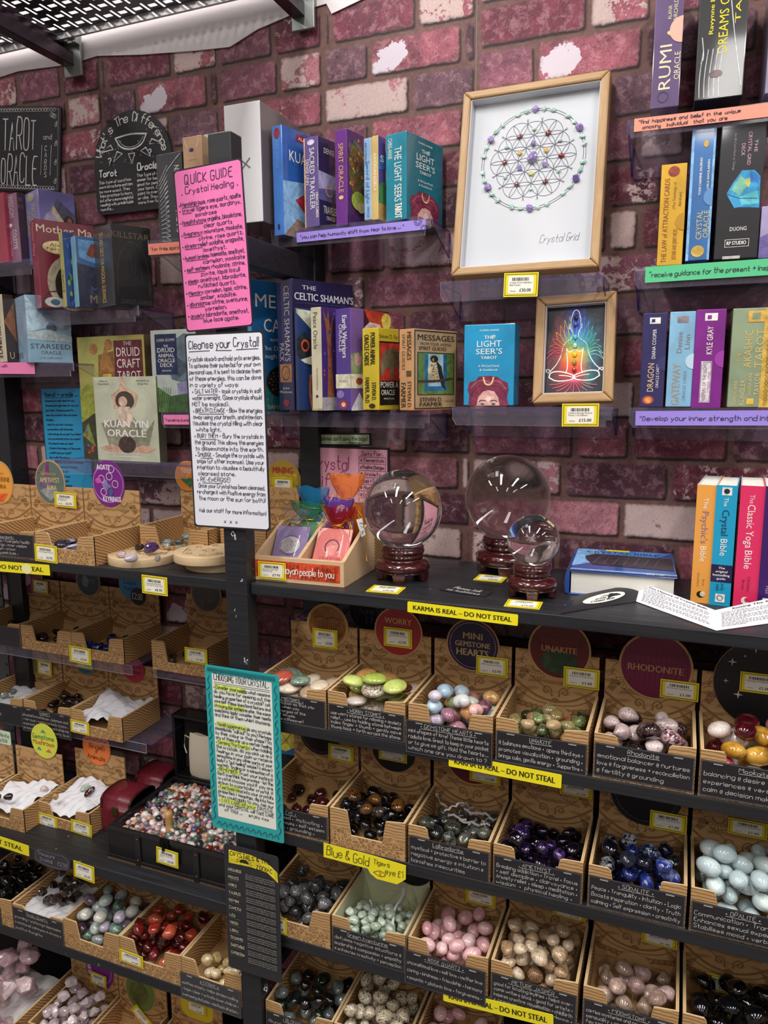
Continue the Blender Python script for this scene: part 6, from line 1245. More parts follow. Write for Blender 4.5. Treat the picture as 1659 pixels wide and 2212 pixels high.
b = row_box(5, S4, 'kraft display box of black onyx stones at the right edge')
price_on(b, (1512, 2097), (1591, 2153), YH-.02, '£1.00', ['Black Onyx Tumblestone'])
fill(b, 'black_onyx_stone', 'glossy black onyx stone in the box at the lower right edge', 'black onyx stones', 'pebble', [BLKS], 26, .0170, .8, 18, .2, 'crystal', over=1.1)
# bottom row
b = row_box(0, S5, 'kraft display box of dark bloodstone, bottom row right of the post', w=.132)
info_card(b, ['   ^_* BLOODSTONE *'.strip(), 'Abundance *', 'protection *', 'vitality'], z0=-.004, z1=.046)
fill(b, 'bloodstone', 'dark green and black bloodstone in the bottom row right of the post', 'bloodstones', 'pebble', BLD, 30, .0160, .84, 22, .2, 'crystal', over=1.1)
b = row_box(1, S5, 'kraft display box of black-dotted dalmatian stones, bottom row')
fill(b, 'dalmatian_stone', 'cream dalmatian stone with black dots in the bottom row', 'dalmatian stones', 'pebble', [DAL], 46, .0152, .86, 23, .12, 'crystal', over=1.1)
b = row_box(2, S5, 'kraft display box of clear pinkish quartz, bottom row under the warning strip')
fill(b, 'pink_quartz_stone', 'clear pinkish quartz stone in the bottom row under the warning strip', 'clear pinkish quartz stones', 'egg', [RQ], 26, .0150, .84, 24, .0, 'crystal')

# ------------------------------------------------------------------ warning strips and paper labels on the shelf edges
WY = card('f1e31f', .35, .2); WK = ink('15140e')
def warning(TL, TR, BL, label, text='KARMA IS REAL – DO NOT STEAL', Y=.9985, off=.055, wid=.89, torn=False):
    a, b_, c = PY(*TL, Y), PY(*TR, Y), PY(*BL, Y); w = (b_-a).length; h = (a-c).length
    t = T('warning_strip', label, 'warning strip', M=axes(c, b_-a, a-c))
    m = MB(); m.prism(rrect(0, w, 0, h, .0015, 2), lambda u, v, q: (u, q, v), .0006, 0); m.build('paper', WY, t)
    m = MB(); prt(m, text, lambda u, v: (u, -.0004, v), w*off, h*.30, h*.42, w*wid, .018); m.build('lettering', [WK], t)
    if torn: m = MB(); m.face([(w*(.80+.05*math.cos(k)), -.0006, h*(.45+.48*math.sin(k))) for k in (0, .7, 1.5, 2.3, 3.1, 4, 4.7, 5.5)]); m.build('torn_patch', card('efe9a0', .5), t)
warning((881, 1299), (1120, 1328), (880, 1322), 'yellow karma warning strip on the edge of the crystal ball shelf')
warning((970, 1627), (1214, 1674), (969, 1655), 'yellow karma warning strip under the gemstone hearts box')
warning((961, 2136), (1200, 2194), (958, 2162), 'yellow karma warning strip at the bottom under the rose quartz box')
warning((-125, 1203), (109, 1221), (-125, 1224), 'yellow karma warning strip with a torn patch on the upper left shelf edge', torn=True)
warning((-170, 1750), (64, 1828), (-170, 1771), 'yellow karma warning strip on the edge of the shelf with the black trunk')
def bg_label():
    Y = .9965; a, b_, c = PY(700, 1821, Y), PY(878, 1867, Y), PY(699, 1851, Y); w = (b_-a).length; h = (a-c).length
    t = T('paper_label', 'yellow hand-written blue and gold tigers eye label on the shelf edge', 'paper label', M=axes(c, b_-a, a-c))
    m = MB(); m.prism([(0, 0), (w*.55, .0), (w*.58, -h*.3), (w*.66, -h*.55), (w*.9, -h*.55), (w, -h*.05), (w, h*.9), (w*.6, h), (0, h)], lambda u, v, q: (u, q, v), .0006, 0); m.build('paper', WY, t)
    Face(t, (0, 0, 0), (1, 0, 0), (0, 0, 1), w, h).draw([('H', 'Blue & Gold', .04, .22, .62, '1d1c18', .54, .0014), ('H', 'Tigers', .62, .45, .36, '1d1c18', .2, .0011), ('H', 'eye £1', .76, .0, .42, '1d1c18', .22, .0011), ('L', [(.62, -.12), (.70, .12), (.78, -.12), (.70, -.36), (.62, -.12)], .0009, '1d1c18', 1), ('E', .70, -.12, .012, .16, 'd08a2a')])
bg_label()
price_tag((305, 1241), (362, 1287), .9985, '£6.95', ['Sustainable Bamboo', 'Celestial Crystal Grid'], 'yellow price tag of 6.95 on the edge of the shelf with the wooden discs', rot=.02)
price_tag((157, 1858), (204, 1906), .9980, '£2.50', ['Treasure Crystal'], 'yellow price tag of 2.50 on the edge of the shelf with the black trunk', rot=.05)
def wavy_label():
    Y = .9975; p = PY(112, 1857, Y); w, h = .094, .036
    t = T('paper_label', 'dark wavy chalk label beside a price tag on the shelf under the trunk', 'paper label', (p.x-w/2, Y, p.z-h/2))
    pts = [(w/2+(w/2)*math.copysign(abs(math.cos(a))**.5, math.cos(a))+.0012*math.sin(7*a), h/2+(h/2)*math.copysign(abs(math.sin(a))**.6, math.sin(a))+.0012*math.cos(6*a)) for a in [2*PI*k/40 for k in range(40)]]
    m = MB(); m.prism(pts, lambda u, v, q: (u, q, v), .0007, 0); m.build('paper', card('34323a', .45, .2), t)
    f = Face(t, (0, 0, 0), (1, 0, 0), (0, 0, 1), w, h)
    f.draw([('L', [(.5+(a/w-.5)*.88, .5+(b_/h-.5)*.8) for a, b_ in pts+pts[:1]], .0006, '8a8890'), ('HL', ['Treasure', '  Crystal     £2.50'], .12, .6, .2, .32, .8, 'a9a7b0', .0008)])
wavy_label()

# ------------------------------------------------------------------ crystal balls on turned stands
MAHO = wood('mahogany_lacquer', '2a0a0c', '4a1416', (30, 30, 6), .18); MAHO.node_tree.nodes['Principled BSDF'].inputs['Coat Weight'].default_value = .6
def ball(cx, cy, rpx, base_xy, br, label_b, label_s):
    c0 = PY(cx, cy, base_xy[1]); X, Y = c0.x, base_xy[1]
    dep = (Vector((X, Y, c0.z))-EYE).dot(_fw); R = rpx/FPX*dep*.985
    zc = c0.z; H = zc-R*.93-S1                                           # height of the stand
    H = max(H, .02)
    t = T('ball_stand', label_s, 'ball stand', (X, Y, S1))
    k = br/.055; hh = H+R*.06
    m = MB(); m.lathe([(0, .25*hh), (.72*br, .25*hh), (.90*br, .27*hh), (br, .33*hh), (1.02*br, .40*hh), (br, .47*hh), (.93*br, .54*hh), (.80*br, .575*hh), (.74*br, .59*hh), (.73*br, .66*hh), (.78*br, .68*hh), (.79*br, .72*hh), (.75*br, .745*hh), (.76*br, .80*hh), (.80*br, .82*hh), (.80*br, .88*hh), (.76*br, .90*hh), (.78*br, .96*hh), (.74*br, hh), (.62*br, hh), (.5*br, hh*.93), (0, hh*.90)], n=40)
    m.build('turned_stand', MAHO, t)
    m = MB(); m.lathe([(.86*br, .22*hh), (.94*br, .24*hh), (.94*br, .28*hh), (.8*br, .29*hh)], n=40); m.build('lower_ring', MAHO, t)
    for a in range(5):
        q = 2*PI*a/5-PI/2+.2; m = MB()
        pts = [(-.26, .27), (-.20, .02), (-.12, 0), (.12, 0), (.20, .02), (.26, .27)]
        R1, R0 = .95*br, .74*br
        m.prism([(u*br, v*hh) for u, v in pts], lambda u, v, d: (math.cos(q)*(R1-d)-math.sin(q)*u, math.sin(q)*(R1-d)+math.cos(q)*u, v), R1-R0, 0); m.build('foot', MAHO, t, bevel=.0015)
    m = MB(); m.ell((X, Y, S1+hh*.93+R*.985), (R, R, R), 40); o = m.build('crystal_ball', glass('clear_crystal', 1.48)); tag(o, label_b, 'crystal ball')
ball(870, 1104, 86.5, (0, 1.115), .0445, 'clear glass crystal ball in front of the gift bag tray', 'dark red wooden stand under the ball beside the gift bag tray')
ball(1096, 1079, 93, (0, 1.222), .050, 'largest glass crystal ball, at the back against the wall', 'dark red wooden stand of the largest ball at the back')
ball(1152, 1168, 57, (0, 1.085), .0365, 'smallest glass crystal ball, in front of the largest', 'dark red wooden stand under the smallest ball')
def lying(p0, p1, p2, label, price):
    """a price card lying on the ball shelf: three photo corners (near left, near right, far left)"""
    a, b_, c = [PZ(*q, S1+.0012) for q in (p0, p1, p2)]; w, h = (b_-a).length, (c-a).length
    t = T('price_tag', label, 'price tag', M=axes(a, b_-a, c-a)); price_parts(t, 0, 0, 0, w, h, price, ['Crystal Ball'], False)
lying((790, 1277), (860, 1283), (808, 1263), 'yellow price card lying before the crystal ball beside the tray', '£45.00')
lying((1022, 1252), (1084, 1258), (1038, 1240), 'yellow price card lying before the largest crystal ball', '£55.00')
lying((1088, 1309), (1165, 1316), (1101, 1294), 'yellow price card lying before the smallest crystal ball', '£15.00')
def ask():
    a, b_, c = [PZ(*q, S1+.0015) for q in ((946, 1274), (1046, 1290), (955, 1263))]; w, h = (b_-a).length, (c-a).length*1.15
    t = T('notice_card', 'small black please ask card lying before the crystal balls', 'notice', M=axes(a, b_-a, c-a))
    m = MB(); m.prism([(0, h*.1), (w*.5, 0), (w, h*.1), (w*.97, h*.9), (w*.5, h), (w*.04, h)], lambda u, v, q: (u, q, v), .0008, 0); m.build('paper', card('1d1c20', .5), t)
    Face(t, (0, 0, 0), (1, 0, 0), (0, 0, 1), w, h).draw([('H', 'Please Ask', .5, .55, .32, CW, .6, .001, 'c'), ('H', 'for Assistance', .5, .15, .25, CW, .72, .0009, 'c')])
ask()

# ------------------------------------------------------------------ books on the ball shelf
PAGE = wood('page_edges', 'd9d6cc', 'eceae2', (4, 4, 400), .8)
def book(label, l, r, yt, yb, col, cmds, Yf, d=.13, ang=-3, cover='e0e0e0', back=None):
    E = PY(r, yb, Yf); E.z = S1; h = PY(r, yt, Yf).z-S1; a = math.radians(ang); X = Vector((math.cos(a), math.sin(a), 0))
    w = _solve(lambda q: PROJ(E-X*q)[0], 0, .2, l)
    M = Matrix.Translation(E) @ Matrix.Rotation(a, 4, 'Z'); t = T('paperback_book', label, 'book', M=M)
    m = MB(); m.box(-w, -w+.0012, 0, d, 0, h); m.build('back_cover', card(cover, .35, .3), t)
    m = MB(); m.box(-.0012, 0, 0, d, 0, h); m.build('front_cover', card(col, .35, .3), t)
    m = MB(); m.box(-w, 0, -.0012, 0, 0, h); o = m.build('spine', card(col, .35, .3), t)
    m = MB(); m.box(-w+.0012, -.0012, .0005, d-.003, .002, h-.002); m.build('page_block', PAGE, t)
    Face(o, (-w, -.0012, 0), (1, 0, 0), (0, 0, 1), w, h).draw(cmds)
    if back: Face(t, (-w, d, 0), (0, -1, 0), (0, 0, 1), d, h).draw(back)
book('thick orange spined paperback, leftmost of the standing books on the ball shelf', 1491, 1534, 1048, 1294, 'e8a04a',
     [('V', 'The', .5, .80, .895, .22, 'f4ead8', -1), ('V', "Psychic's", .5, .51, .78, .34, '8a6a94', -1), ('V', 'Bible', .5, .355, .485, .3, 'f4ead8', -1), ('V', 'Jane', .62, .15, .21, .12, 'a87a3c', -1), ('V', 'Struthers', .34, .14, .26, .12, 'a87a3c', -1), ('E', .5, .075, .2, .028, '2a1c14'), ('E', .6, .08, .14, .022, 'e8d8b8')], 1.13, d=.145, ang=-6,
     back=[('R', 0, 1, 0, 1, 'dedce4'), ('R', 0, 1, .93, .97, '7a6a8a'), ('R', .08, .96, .68, .88, 'c9904a'), ('R', .3, .45, .08, .38, '7a3a3a'), ('R', .08, .2, .05, .12, 'f0f0f0')] + [('R', .08, .9-.07*(k % 3), .63-.022*k, .637-.022*k, '8a8890') for k in range(11)])
book('sky blue spined paperback second of the standing books on the ball shelf', 1531, 1577, 1049, 1299, '1b9ac4',
     [('R', .28, .74, .92, .985, 'e6e6e2'), ('E', .5, .952, .14, .022, '1d2a34'), ('V', 'The', .5, .83, .9, .2, WH, -1), ('V', 'Crystal', .52, .59, .8, .34, '15305a', -1), ('V', 'Bible', .52, .42, .56, .32, WH, -1), ('R', 0, 1, .2, .345, '201a48'), ('T', 'The', .5, .31, .018, WH, .3, .01), ('T', 'original', .5, .28, .018, WH, .55, .01), ('T', 'bestselling', .5, .25, .018, WH, .8, .01), ('T', 'guide', .5, .22, .018, WH, .42, .01), ('V', 'Judy', .6, .13, .19, .14, '15305a', -1), ('V', 'Hall', .36, .13, .18, .14, '15305a', -1), ('R', .28, .74, .03, .10, 'e6e6e2'), ('O', .5, .065, .13, .0009, '2a3a44')], 1.125, ang=-5)
book('hot pink spined paperback third of the standing books on the ball shelf', 1582, 1635, 1050, 1303, 'dc2f62',
     [('V', 'The', .5, .86, .93, .2, 'f2c4cc', -1), ('V', 'Classic Yoga', .5, .50, .85, .32, 'f4dfe0', -1), ('V', 'Bible', .5, .33, .48, .3, 'f4dfe0', -1), ('V', 'Christina', .6, .15, .27, .13, '8a1c3c', -1), ('V', 'Brown', .38, .16, .24, .13, '8a1c3c', -1), ('E', .5, .07, .17, .03, 'f4ead8'), ('E', .58, .075, .11, .02, 'dc2f62')], 1.12, ang=-4)
book('deep purple spined paperback cut off at the right edge of the photo', 1634, 1690, 1052, 1306, '3a1560',
     [('V', 'The Book', .5, .35, .85, .3, WH, -1), ('R', .2, .7, .03, .11, 'e6e6e2'), ('O', .45, .07, .13, .0009, '2a1c44'), ('V', 'Judy', .6, .15, .22, .14, 'a58ac0', -1), ('V', 'Hall', .36, .15, .21, .14, 'a58ac0', -1)], 1.115, ang=-4)
def lying_book():
    a = PZ(1229, 1284, S1); w = .150; X = Vector((1, .05, 0)).normalized()
    t = T('thick_book', 'thick blue book lying flat on the ball shelf', 'book', M=axes(a, X, (0, 0, 1))); d, h = .165, .037
    m = MB()
    for z in (0, h-.0022): m.box(0, w, 0, d, z, z+.0022)
    blue = card('28509c', .25, .5); m.build('covers', [blue], t, bevel=.001)
    m = MB(); m.prism([(-.006, .004), (-.0075, h*.5), (-.006, h-.004), (0, h), (0, 0)], lambda u, v, q: (u, q, v), d, 0); m.build('spine', [blue], t)
    m = MB(); m.box(.002, w-.004, .004, d-.003, .0023, h-.0023); m.build('page_block', PAGE, t)
    f = Face(t, (0, 0, h), (1, 0, 0), (0, 1, 0), w, d)
    f.draw([('P', [(0, .2), (.3, .5), (.25, 1), (0, 1)], '7ab0e2'), ('P', [(.2, 1), (.35, .6), (.8, .7), (1, 1)], '4a80c4'), ('R', 0, 1, .05, .10, '7ab8e4'), ('R', 0, 1, 0, .05, '1f2f6a'), ('P', [(.1, .66), (.2, .78), (.98, .74), (.98, .24), (.2, .3), (.12, .5)], '24222c'), ('T', 'THE', .45, .93, .05, '18224a', .08), ('T', 'CRYSTAL BIBLE', .48, .83, .07, '18224a', .75, .01), ('T', 'A DEFINITIVE GUIDE TO CRYSTALS', .48, .775, .03, '18224a', .7), ('T', 'Judy Hall', .8, .03, .04, WH, .16)] + [('L', [(.2+.1*k, .35), (.25+.1*k, .65)], .0012, '56546a') for k in range(7)])
    m = MB(); m.face([(w*.3, d+.0005, h+.0006), (w*.55, d+.0005, h+.0006), (w*.55, d-.01, h+.0006), (w*.3, d-.01, h+.0006)]); m.build('sticky_tag', WY, t)
lying_book()
def leaflet():
    t = T('folded_leaflet', 'black and white zigzag folded leaflet on crystal balls lying at the shelf front', 'leaflet', PZ(1375, 1299, S1)); iv = WM[t]
    bot = [PZ(1211, 1325, S1+.001), PZ(1374, 1299, S1+.001), PZ(1547, 1362, S1+.001), PZ(1720, 1338, S1+.001)]
    top = [PZ(1244, 1287, S1+.004), PZ(1385, 1258, S1+.022), PZ(1545, 1318, S1+.012), PZ(1720, 1280, S1+.024)]
    for i, (c, nm) in enumerate((('211f25', 'cover_panel'), ('e8e7ee', 'inner_panel'), ('e8e7ee', 'inner_panel'))):
        q = [iv @ p for p in (bot[i], bot[i+1], top[i+1], top[i])]; n = (q[1]-q[0]).cross(q[3]-q[0]).normalized()
        m = MB(); B0 = lambda u, v, e: (q[0]*(1-u)+q[1]*u)*(1-v)+(q[3]*(1-u)+q[2]*u)*v+n*e
        m.grid([[B0(a_/8, b_/8, 0) for b_ in range(9)] for a_ in range(9)], 0, False); m.grid([[B0(a_/8, b_/8, -.0004) for b_ in range(9)] for a_ in range(9)], 0, False)
        o = m.build(nm, [card(c, .5, .2)], t)
        k = [0]
        def mk(n=n, q=q):
            k[0] += 1; e = n*(.0004+.0001*k[0])
            def G(u, v): return tuple((q[0]*(1-u)+q[1]*u)*(1-v)+(q[3]*(1-u)+q[2]*u)*v+e)
            return G
        A, B = MB(), MB()
        if i == 0:
            disc(A, mk(), .5, .50, .30, .26, 0); G = mk()
            for s, v in (('Beginners', .58), ('guide to', .46), ('Crystal Balls', .34)): prt(B, s, G, .5, v, .09, .05*len(s)**.75, .01, 0, 'c')
            A.build('cover_art', [card('e6e6d8', .5)], o); B.build('lettering', [ink('1d1c20')], o)
        else:
            G = mk(); prt(B, 'The History of Crystal Balls' if i == 1 else 'Setting The Scene', G, .12 if i == 1 else .2, .86, .075, .78 if i == 1 else .6, .02)
            r = random.Random(i)
            for j in range(13):
                x = .07
                if j % 4 == 0: prt(B, ['SCRYING', 'THE CRYSTAL BALL IN HISTORY', 'LIGHTING', 'SCENT'][(j//4+i) % 4], G, .07, .78-.055*j, .03, .3, .01); continue
                while x < .9:
                    wd = r.uniform(.015, .05); rect(B, G, x, min(x+wd, .93), .785-.055*j, .80-.055*j, 0); x += wd+.012
            B.build('lettering', [ink('3f3d48')], o)
leaflet()
# ------------------------------------------------------------------ tray of gift bags
def gift_tray():
    a, b_ = PZ(549, 1252, S1), PZ(743, 1270, S1); w = (b_-a).length; M = axes(a, b_-a, (0, 0, 1)); PALE = wood('pale_pine', 'c9a27c', 'dfbf98', (3, 60, 60))
    t = T('wooden_tray', 'pale wooden sloping tray with an orange printed front, holding gift bags', 'tray', M=M); d = .135; hf, hb = .041, .082; e = .006
    m = MB(); m.box(0, w, 0, e, 0, hf); o = m.build('front_panel', PALE, t, bevel=.0008)
    for x, nm in ((0, 'side_panel'), (w-e, 'side_panel'), (w*.48, 'divider')):
        m = MB(); m.prism([(e, 0), (d, 0), (d, hb), (d*.72, hb), (e, hf)], lambda u, v, q: (x+q, u, v), e, 0); m.build(nm, PALE, t)
    m = MB(); m.box(e, w-e, d-e, d, 0, hb); m.build('back_panel', PALE, t)
    m = MB(); m.box(e, w-e, e, d-e, .001, .005); m.build('base', PALE, t)
    f = Face(o, (0, 0, 0), (1, 0, 0), (0, 0, 1), w, hf); r = random.Random(2)
    f.draw([('R', .01, .96, .16, .84, 'cf4a26')] + [('O', r.uniform(.04, .93), r.uniform(.28, .74), r.uniform(.008, .018), .0007, '8f2a14') for _ in range(44)] + [('L', [(x, .2), (x+.01, .8)], .0007, '8f2a14') for x in [.05+.045*k for k in range(20)]] + [('H', 'mayan people to you', .33, .36, .30, 'f2ece6', .58, .0014)])
    price_on(t, (557, 1212), (617, 1255), PY(585, 1235, 1.018).y, '£7.95', ['Crystal Gift Set', 'Elementals'])
    return t, w, M
tray, tw, TM = gift_tray()
def organza(key, col, op):
    m = clear(key, col, op, .05, .28); return m
def bag(label, x, y, z, w, h, col, op=.35, tilt=-.42, yaw=0, card_c=None, cmds=(), stone_c=None, frill=1.0):
    """a drawstring organza pouch standing in the tray (tray coordinates)"""
    M = TM @ Matrix.Translation((x, y, z)) @ Matrix.Rotation(yaw, 4, 'Z') @ Matrix.Rotation(tilt, 4, 'X')
    t = T('gift_pouch', label, 'gift pouch', M=M, group=None)
    org = organza('organza_'+col, col, op); prof = [(0, .30, .35), (.04, .49, .8), (.25, .5, 1), (.5, .47, .85), (.62, .36, .62), (.70, .17, .40), (.735, .15, .36), (.80, .27, .6), (.90, .40, .9), (1.0, .46, 1.0)]
    rows = []
    for i, (v, rx, ry) in enumerate(prof):
        wav = 0 if i < 4 else (.10 if i < 7 else .22*frill); N = 36
        rows.append([(w*rx*math.cos(2*PI*k/N)*(1+wav*math.sin(9*2*PI*k/N+i)*.5), .011*ry*(1+wav)*math.sin(2*PI*k/N)+.003*wav*math.sin(7*k), v*h+.012*wav*math.sin(5*2*PI*k/N+i)) for k in range(N)])
    m = MB(); m.grid(rows, 0, True, True); m.build('pouch', org, t)
    gold = mat('gold_cord', 'c9992e', .3, .8)
    m = MB(); m.tube([(w*.17*math.cos(2*PI*k/16), .006*math.sin(2*PI*k/16), .718*h) for k in range(17)], .0012, 6); m.tube([(w*.12, -.006, .718*h), (w*.3, -.012, .80*h), (w*.46, -.014, .70*h), (w*.5, -.013, .55*h)], .0007, 5); m.tube([(-w*.1, -.006, .718*h), (-w*.32, -.012, .78*h), (-w*.5, -.013, .62*h)], .0007, 5); m.build('drawstring', gold, t)
    if card_c:
        m = MB(); cw, ch = w*.92, h*.64; m.box(-cw/2, cw/2, -.001, .001, h*.05, h*.05+ch); o = m.build('insert_card', card(card_c, .5), t)
        Face(o, (-cw/2, -.001, h*.05), (1, 0, 0), (0, 0, 1), cw, ch).draw(cmds)
    if stone_c:
        for k, (sx, sz) in enumerate(((-.22, .10), (.18, .09))):
            m = MB(); m.ell((sx*w, -.004, sz*h), (w*.2, .008, w*.16), 10); m.build('tumbled_stone', stone('pouch_'+stone_c+str(k), [(.3, stone_c), (.8, '9a8a80' if k else stone_c)]), t)
    if op < .6:
        m = MB(); r = random.Random(label)
        for k in range(26):
            u, v = r.uniform(-.42, .42)*w, r.uniform(.06, .6)*h; q = r.uniform(.0006, .0014); m.face([(u-q, -.0125, v), (u, -.0125, v-q), (u+q, -.0125, v), (u, -.0125, v+q)])
        m.build('glitter_stars', gold, t)
moon = [('E', .5, .55, .3, .2, 'd8d4cc'), ('E', .38, .55, .22, .17, 'b8b4b4'), ('O', .5, .55, .3, .0007, '4a3a5c'), ('L', [(.1, .15), (.9, .15)], .0006, 'd8cbe2'), ('T', 'CRYSTAL MOON', .5, .24, .05, 'e6dcee', .6)]
shoe = [('E', .5, .58, .27, .19, 'f4c9c2'), ('O', .5, .58, .2, .003, '8a6a74'), ('R', .35, .65, .40, .52, 'f0b4b0'), ('T', 'LUCK & SUCCESS', .5, .30, .05, 'a04a52', .62), ('L', [(.12, .22), (.88, .22)], .0008, 'c05a62'), ('L', [(.12, .16), (.8, .16)], .0008, 'c05a62')]
bag('clear pouch with a lilac moon card and dark stones, at the left of the tray', .043, .026, .010, .062, .120, 'cfc6d6', .05, -.62, .1, '8f7aac', moon, '2a2420', .3)
bag('red pouch with a pink horseshoe card, at the front right of the tray', .119, .020, .010, .066, .118, 'd8303c', .09, -.52, -.05, 'eeb0aa', shoe)
bag('crimson pouch leaning behind the red horseshoe pouch', .122, .052, .010, .056, .108, 'a01430', .30, -.30, .1, '8a1c34', [])
bag('green topped pouch at the back left of the tray', .056, .082, .010, .070, .108, '2f8f62', .30, -.16, .1, 'b8cfc2', [])
bag('blue topped pouch at the back left of the tray, behind the green one', .054, .108, .012, .068, .128, '2a8fc4', .35, -.05, -.1, 'c4d6da', [])
bag('orange topped pouch at the back right of the tray', .118, .112, .012, .066, .152, 'ee8420', .42, -.04, .15, '9a5a34', [])
bag('violet pouch in the middle of the back row', .112, .082, .010, .058, .116, '5a4ac0', .32, -.1, 0, 'a890c8', [])
o = T('string_tag', 'small white price tag on a string at the right side of the tray', 'price tag', M=Matrix.Translation(PY(777, 1140, 1.085)))
m = MB(); m.prism([(-.006, .013), (.004, .016), (.011, -.010), (.003, -.015)], lambda u, v, q: (u, q, v), .0006, 0); m.build('tag_card', card('e9e8ea'), o)
m = MB(); hand(m, '£7.95', lambda u, v: (v*.8+.001, -.0006, -u+.009), 0, 0, .007, .022, .0008); m.build('lettering', [ink('26242a')], o)
p = WM[o] @ PY(790, 1185, 1.09); m = MB(); m.tube([(0, 0, .014), (-.006, .002, .03), (.004, 0, .02), (.011, 0, -.012), tuple(p), (p.x+.002, p.y, p.z-.02)], .0006, 5); m.build('string', mat('gold_cord', 'c9992e', .3, .8), o)
board('card_sign', 'pink crystal gift sets sign with black border standing behind the gift bags', 'sign', (657, 962), (832, 968), (667, 1105), 1.262, .004, [card('24232a', .5), card('e3a3b4', .5)],
      [('H', 'Crystal', .07, .66, .19, '9a3a72', .46, .0026), ('H', 'Gift', .07, .40, .19, '9a3a72', .32, .0026), ('H', 'Sets', .07, .13, .19, '9a3a72', .32, .0026), ('H', '.Sets For:.', .66, .88, .06, '2a2030', .28, .0012), ('L', [(.64, .86), (.96, .86)], .0007, '2a2030'), ('L', [(.64, .2), (.64, .86)], .0007, '2a2030'), ('L', [(.96, .2), (.96, .86)], .0007, '2a2030'), ('E', .51, .58, .035, .03, '3a4a7a'), ('O', .44, .60, .025, .0008, '5a4a5a'), ('O', .39, .53, .04, .0008, '5a4a5a'), ('L', [(.36, .2), (.38, .42), (.46, .46), (.54, .4), (.56, .2)], .0008, '4a3a4a'), ('L', [(.42, .3), (.47, .36), (.44, .25)], .0008, '4a3a4a', 1)] +
      [('H', '@ '+s, .66, .79-.10*i, .055, '2a2030', .29, .001) for i, s in enumerate(['Elementals', 'Positive Changes', 'Anxiety', 'Luck + Success', 'Happiness', 'Calm, Healing'])] + [('L', [(.64, .765-.1*i), (.96, .765-.1*i)], .0006, '2a2030') for i in range(6)], border=.0035, radius=.001)
board('card_sign', 'pale green please do not open the bags sign above the pink gift sign', 'sign', (689, 936), (800, 936), (690, 962), 1.268, .004, [card('24232a', .5), card('c6e0b0', .5)],
      [('H', "please don't open the bags!", .05, .42, .34, '1d2430', .9, .0011), ('H', '* thankyou *', .55, .14, .2, '1d2430', .3, .0009)], border=.0026, radius=.001)

# ------------------------------------------------------------------ display boxes at the back of the top shelves
b = tumbox(-.618, 1.150, S1+.0002, 'kraft display box behind the gift bags with a yellow mining sign', notch=.42)
disc_sign(b, 612, 1043, .040, 1.273, [('R', .1, .9, .45, .72, 'c9a52c'), ('T', 'MINING', .5, .70, .14, 'b0392c', .56, .02), ('P', [(.14, .35), (.5, .3), (.5, .08), (.2, .2)], '2f8a90'), ('P', [(.5, .2), (.62, .4), (.75, .15)], 'e0c040'), ('T', 'EXPLORE THE', .5, .16, .05, '3a3420', .5), ('T', 'FOSSILS', .5, .09, .05, '3a3420', .36)], fill='b99a30', ry=.046)
price_on(b, (589, 1031), (633, 1067), 1.271, '£1.95', ['Mining Set'])
m = MB(); m.prism([(0, .004), (.06, .004), (.06, .042), (0, .042)], lambda u, v, q: (.03+u, -.003+q, v), .0007, 0); o = m.build('info_card', card('e6e4e0', .5), b)
Face(o, (.03, -.003, .004), (1, 0, 0), (0, 0, 1), .06, .038).draw([('HL', ['Dig Kits', 'unearth', 'fossils + more'], .08, .75, .14, .26, .84, '2a2a30', .0006), ('R', .1, .5, .06, .2, '26242a')])

# ------------------------------------------------------------------ left bay, top shelf
LX = -.9470
b = tumbox(LX-.1360, YF+.002, L1+.0002, 'kraft display box of agate keyrings with a purple round sign', w=.1355, h=.0530, hz=.118, notch=.48)
disc_sign(b, 234, 1045, .0385, 1.1255, [('O', .5, .5, .47, .0012, 'c9a0cc')] + [('O', x, y, .09, .0012, 'e2d6e4') for x, y in ((.3, .6), (.62, .82), (.72, .5), (.35, .32), (.55, .66))] + [('P', [(.3, .5), (.45, .6), (.5, .5), (.62, .45), (.5, .4), (.42, .3)], '8a7ab0'), ('P', [(.5, .35), (.6, .45), (.66, .3), (.55, .2)], '4a5a8a'), ('E', .2, .56, .1, .06, 'd050b0'), ('T', 'AGATE', .38, .80, .11, 'ece2ee', .42, .02), ('T', 'KEYRINGS', .6, .12, .11, 'ece2ee', .56, .02)], fill='7a2387', rim=ink('7a2387'), ry=.045)
price_on(b, (73, 1174), (124, 1216), YF-.0008, '£5.95', ['Carved Agate Keyring'], .03)
KEY = [stone('lilac_agate', [(.3, '8a86b0'), (.7, 'b8b4d4')], 50), stone('dark_agate', [(.3, '1a1a20'), (.7, '3a3a46')], 50)]
fill(b, 'agate_keyring', 'lilac or black agate keyring charm in the box with the purple round sign', 'agate keyrings', 'flat', KEY, 24, .016, .3, 31, .2, 'keyring')
b = tumbox(LX-.2735, YF+.002, L1+.0002, 'kraft display box with a dark iridescent round sign, left of the keyring box', w=.1355, h=.0530, hz=.118)
disc_sign(b, 108, 1042, .0385, 1.1255, [('P', [(.1, .7), (.5, .98), (.5, .6)], '7a2a6a'), ('P', [(.1, .6), (.4, .9), (.3, .5)], '5a7a4a'), ('P', [(.15, .3), (.5, .45), (.8, .3), (.5, .08)], '8a8f8c'), ('E', .35, .5, .25, .14, '6a5a7a'), ('T', 'Tumblestones', .45, .66, .08, 'b9a05a', .56), ('T', 'AMETHYST', .5, .50, .11, 'd0b470', .66, .01), ('T', 'AURA', .55, .34, .1, 'd0b470', .34, .01)], fill='5f6f68', ry=.045)
price_on(b, (116, 1062), (165, 1097), 1.1225, '£2.95', ['Amethyst Aura', 'Tumblestone'], .03)
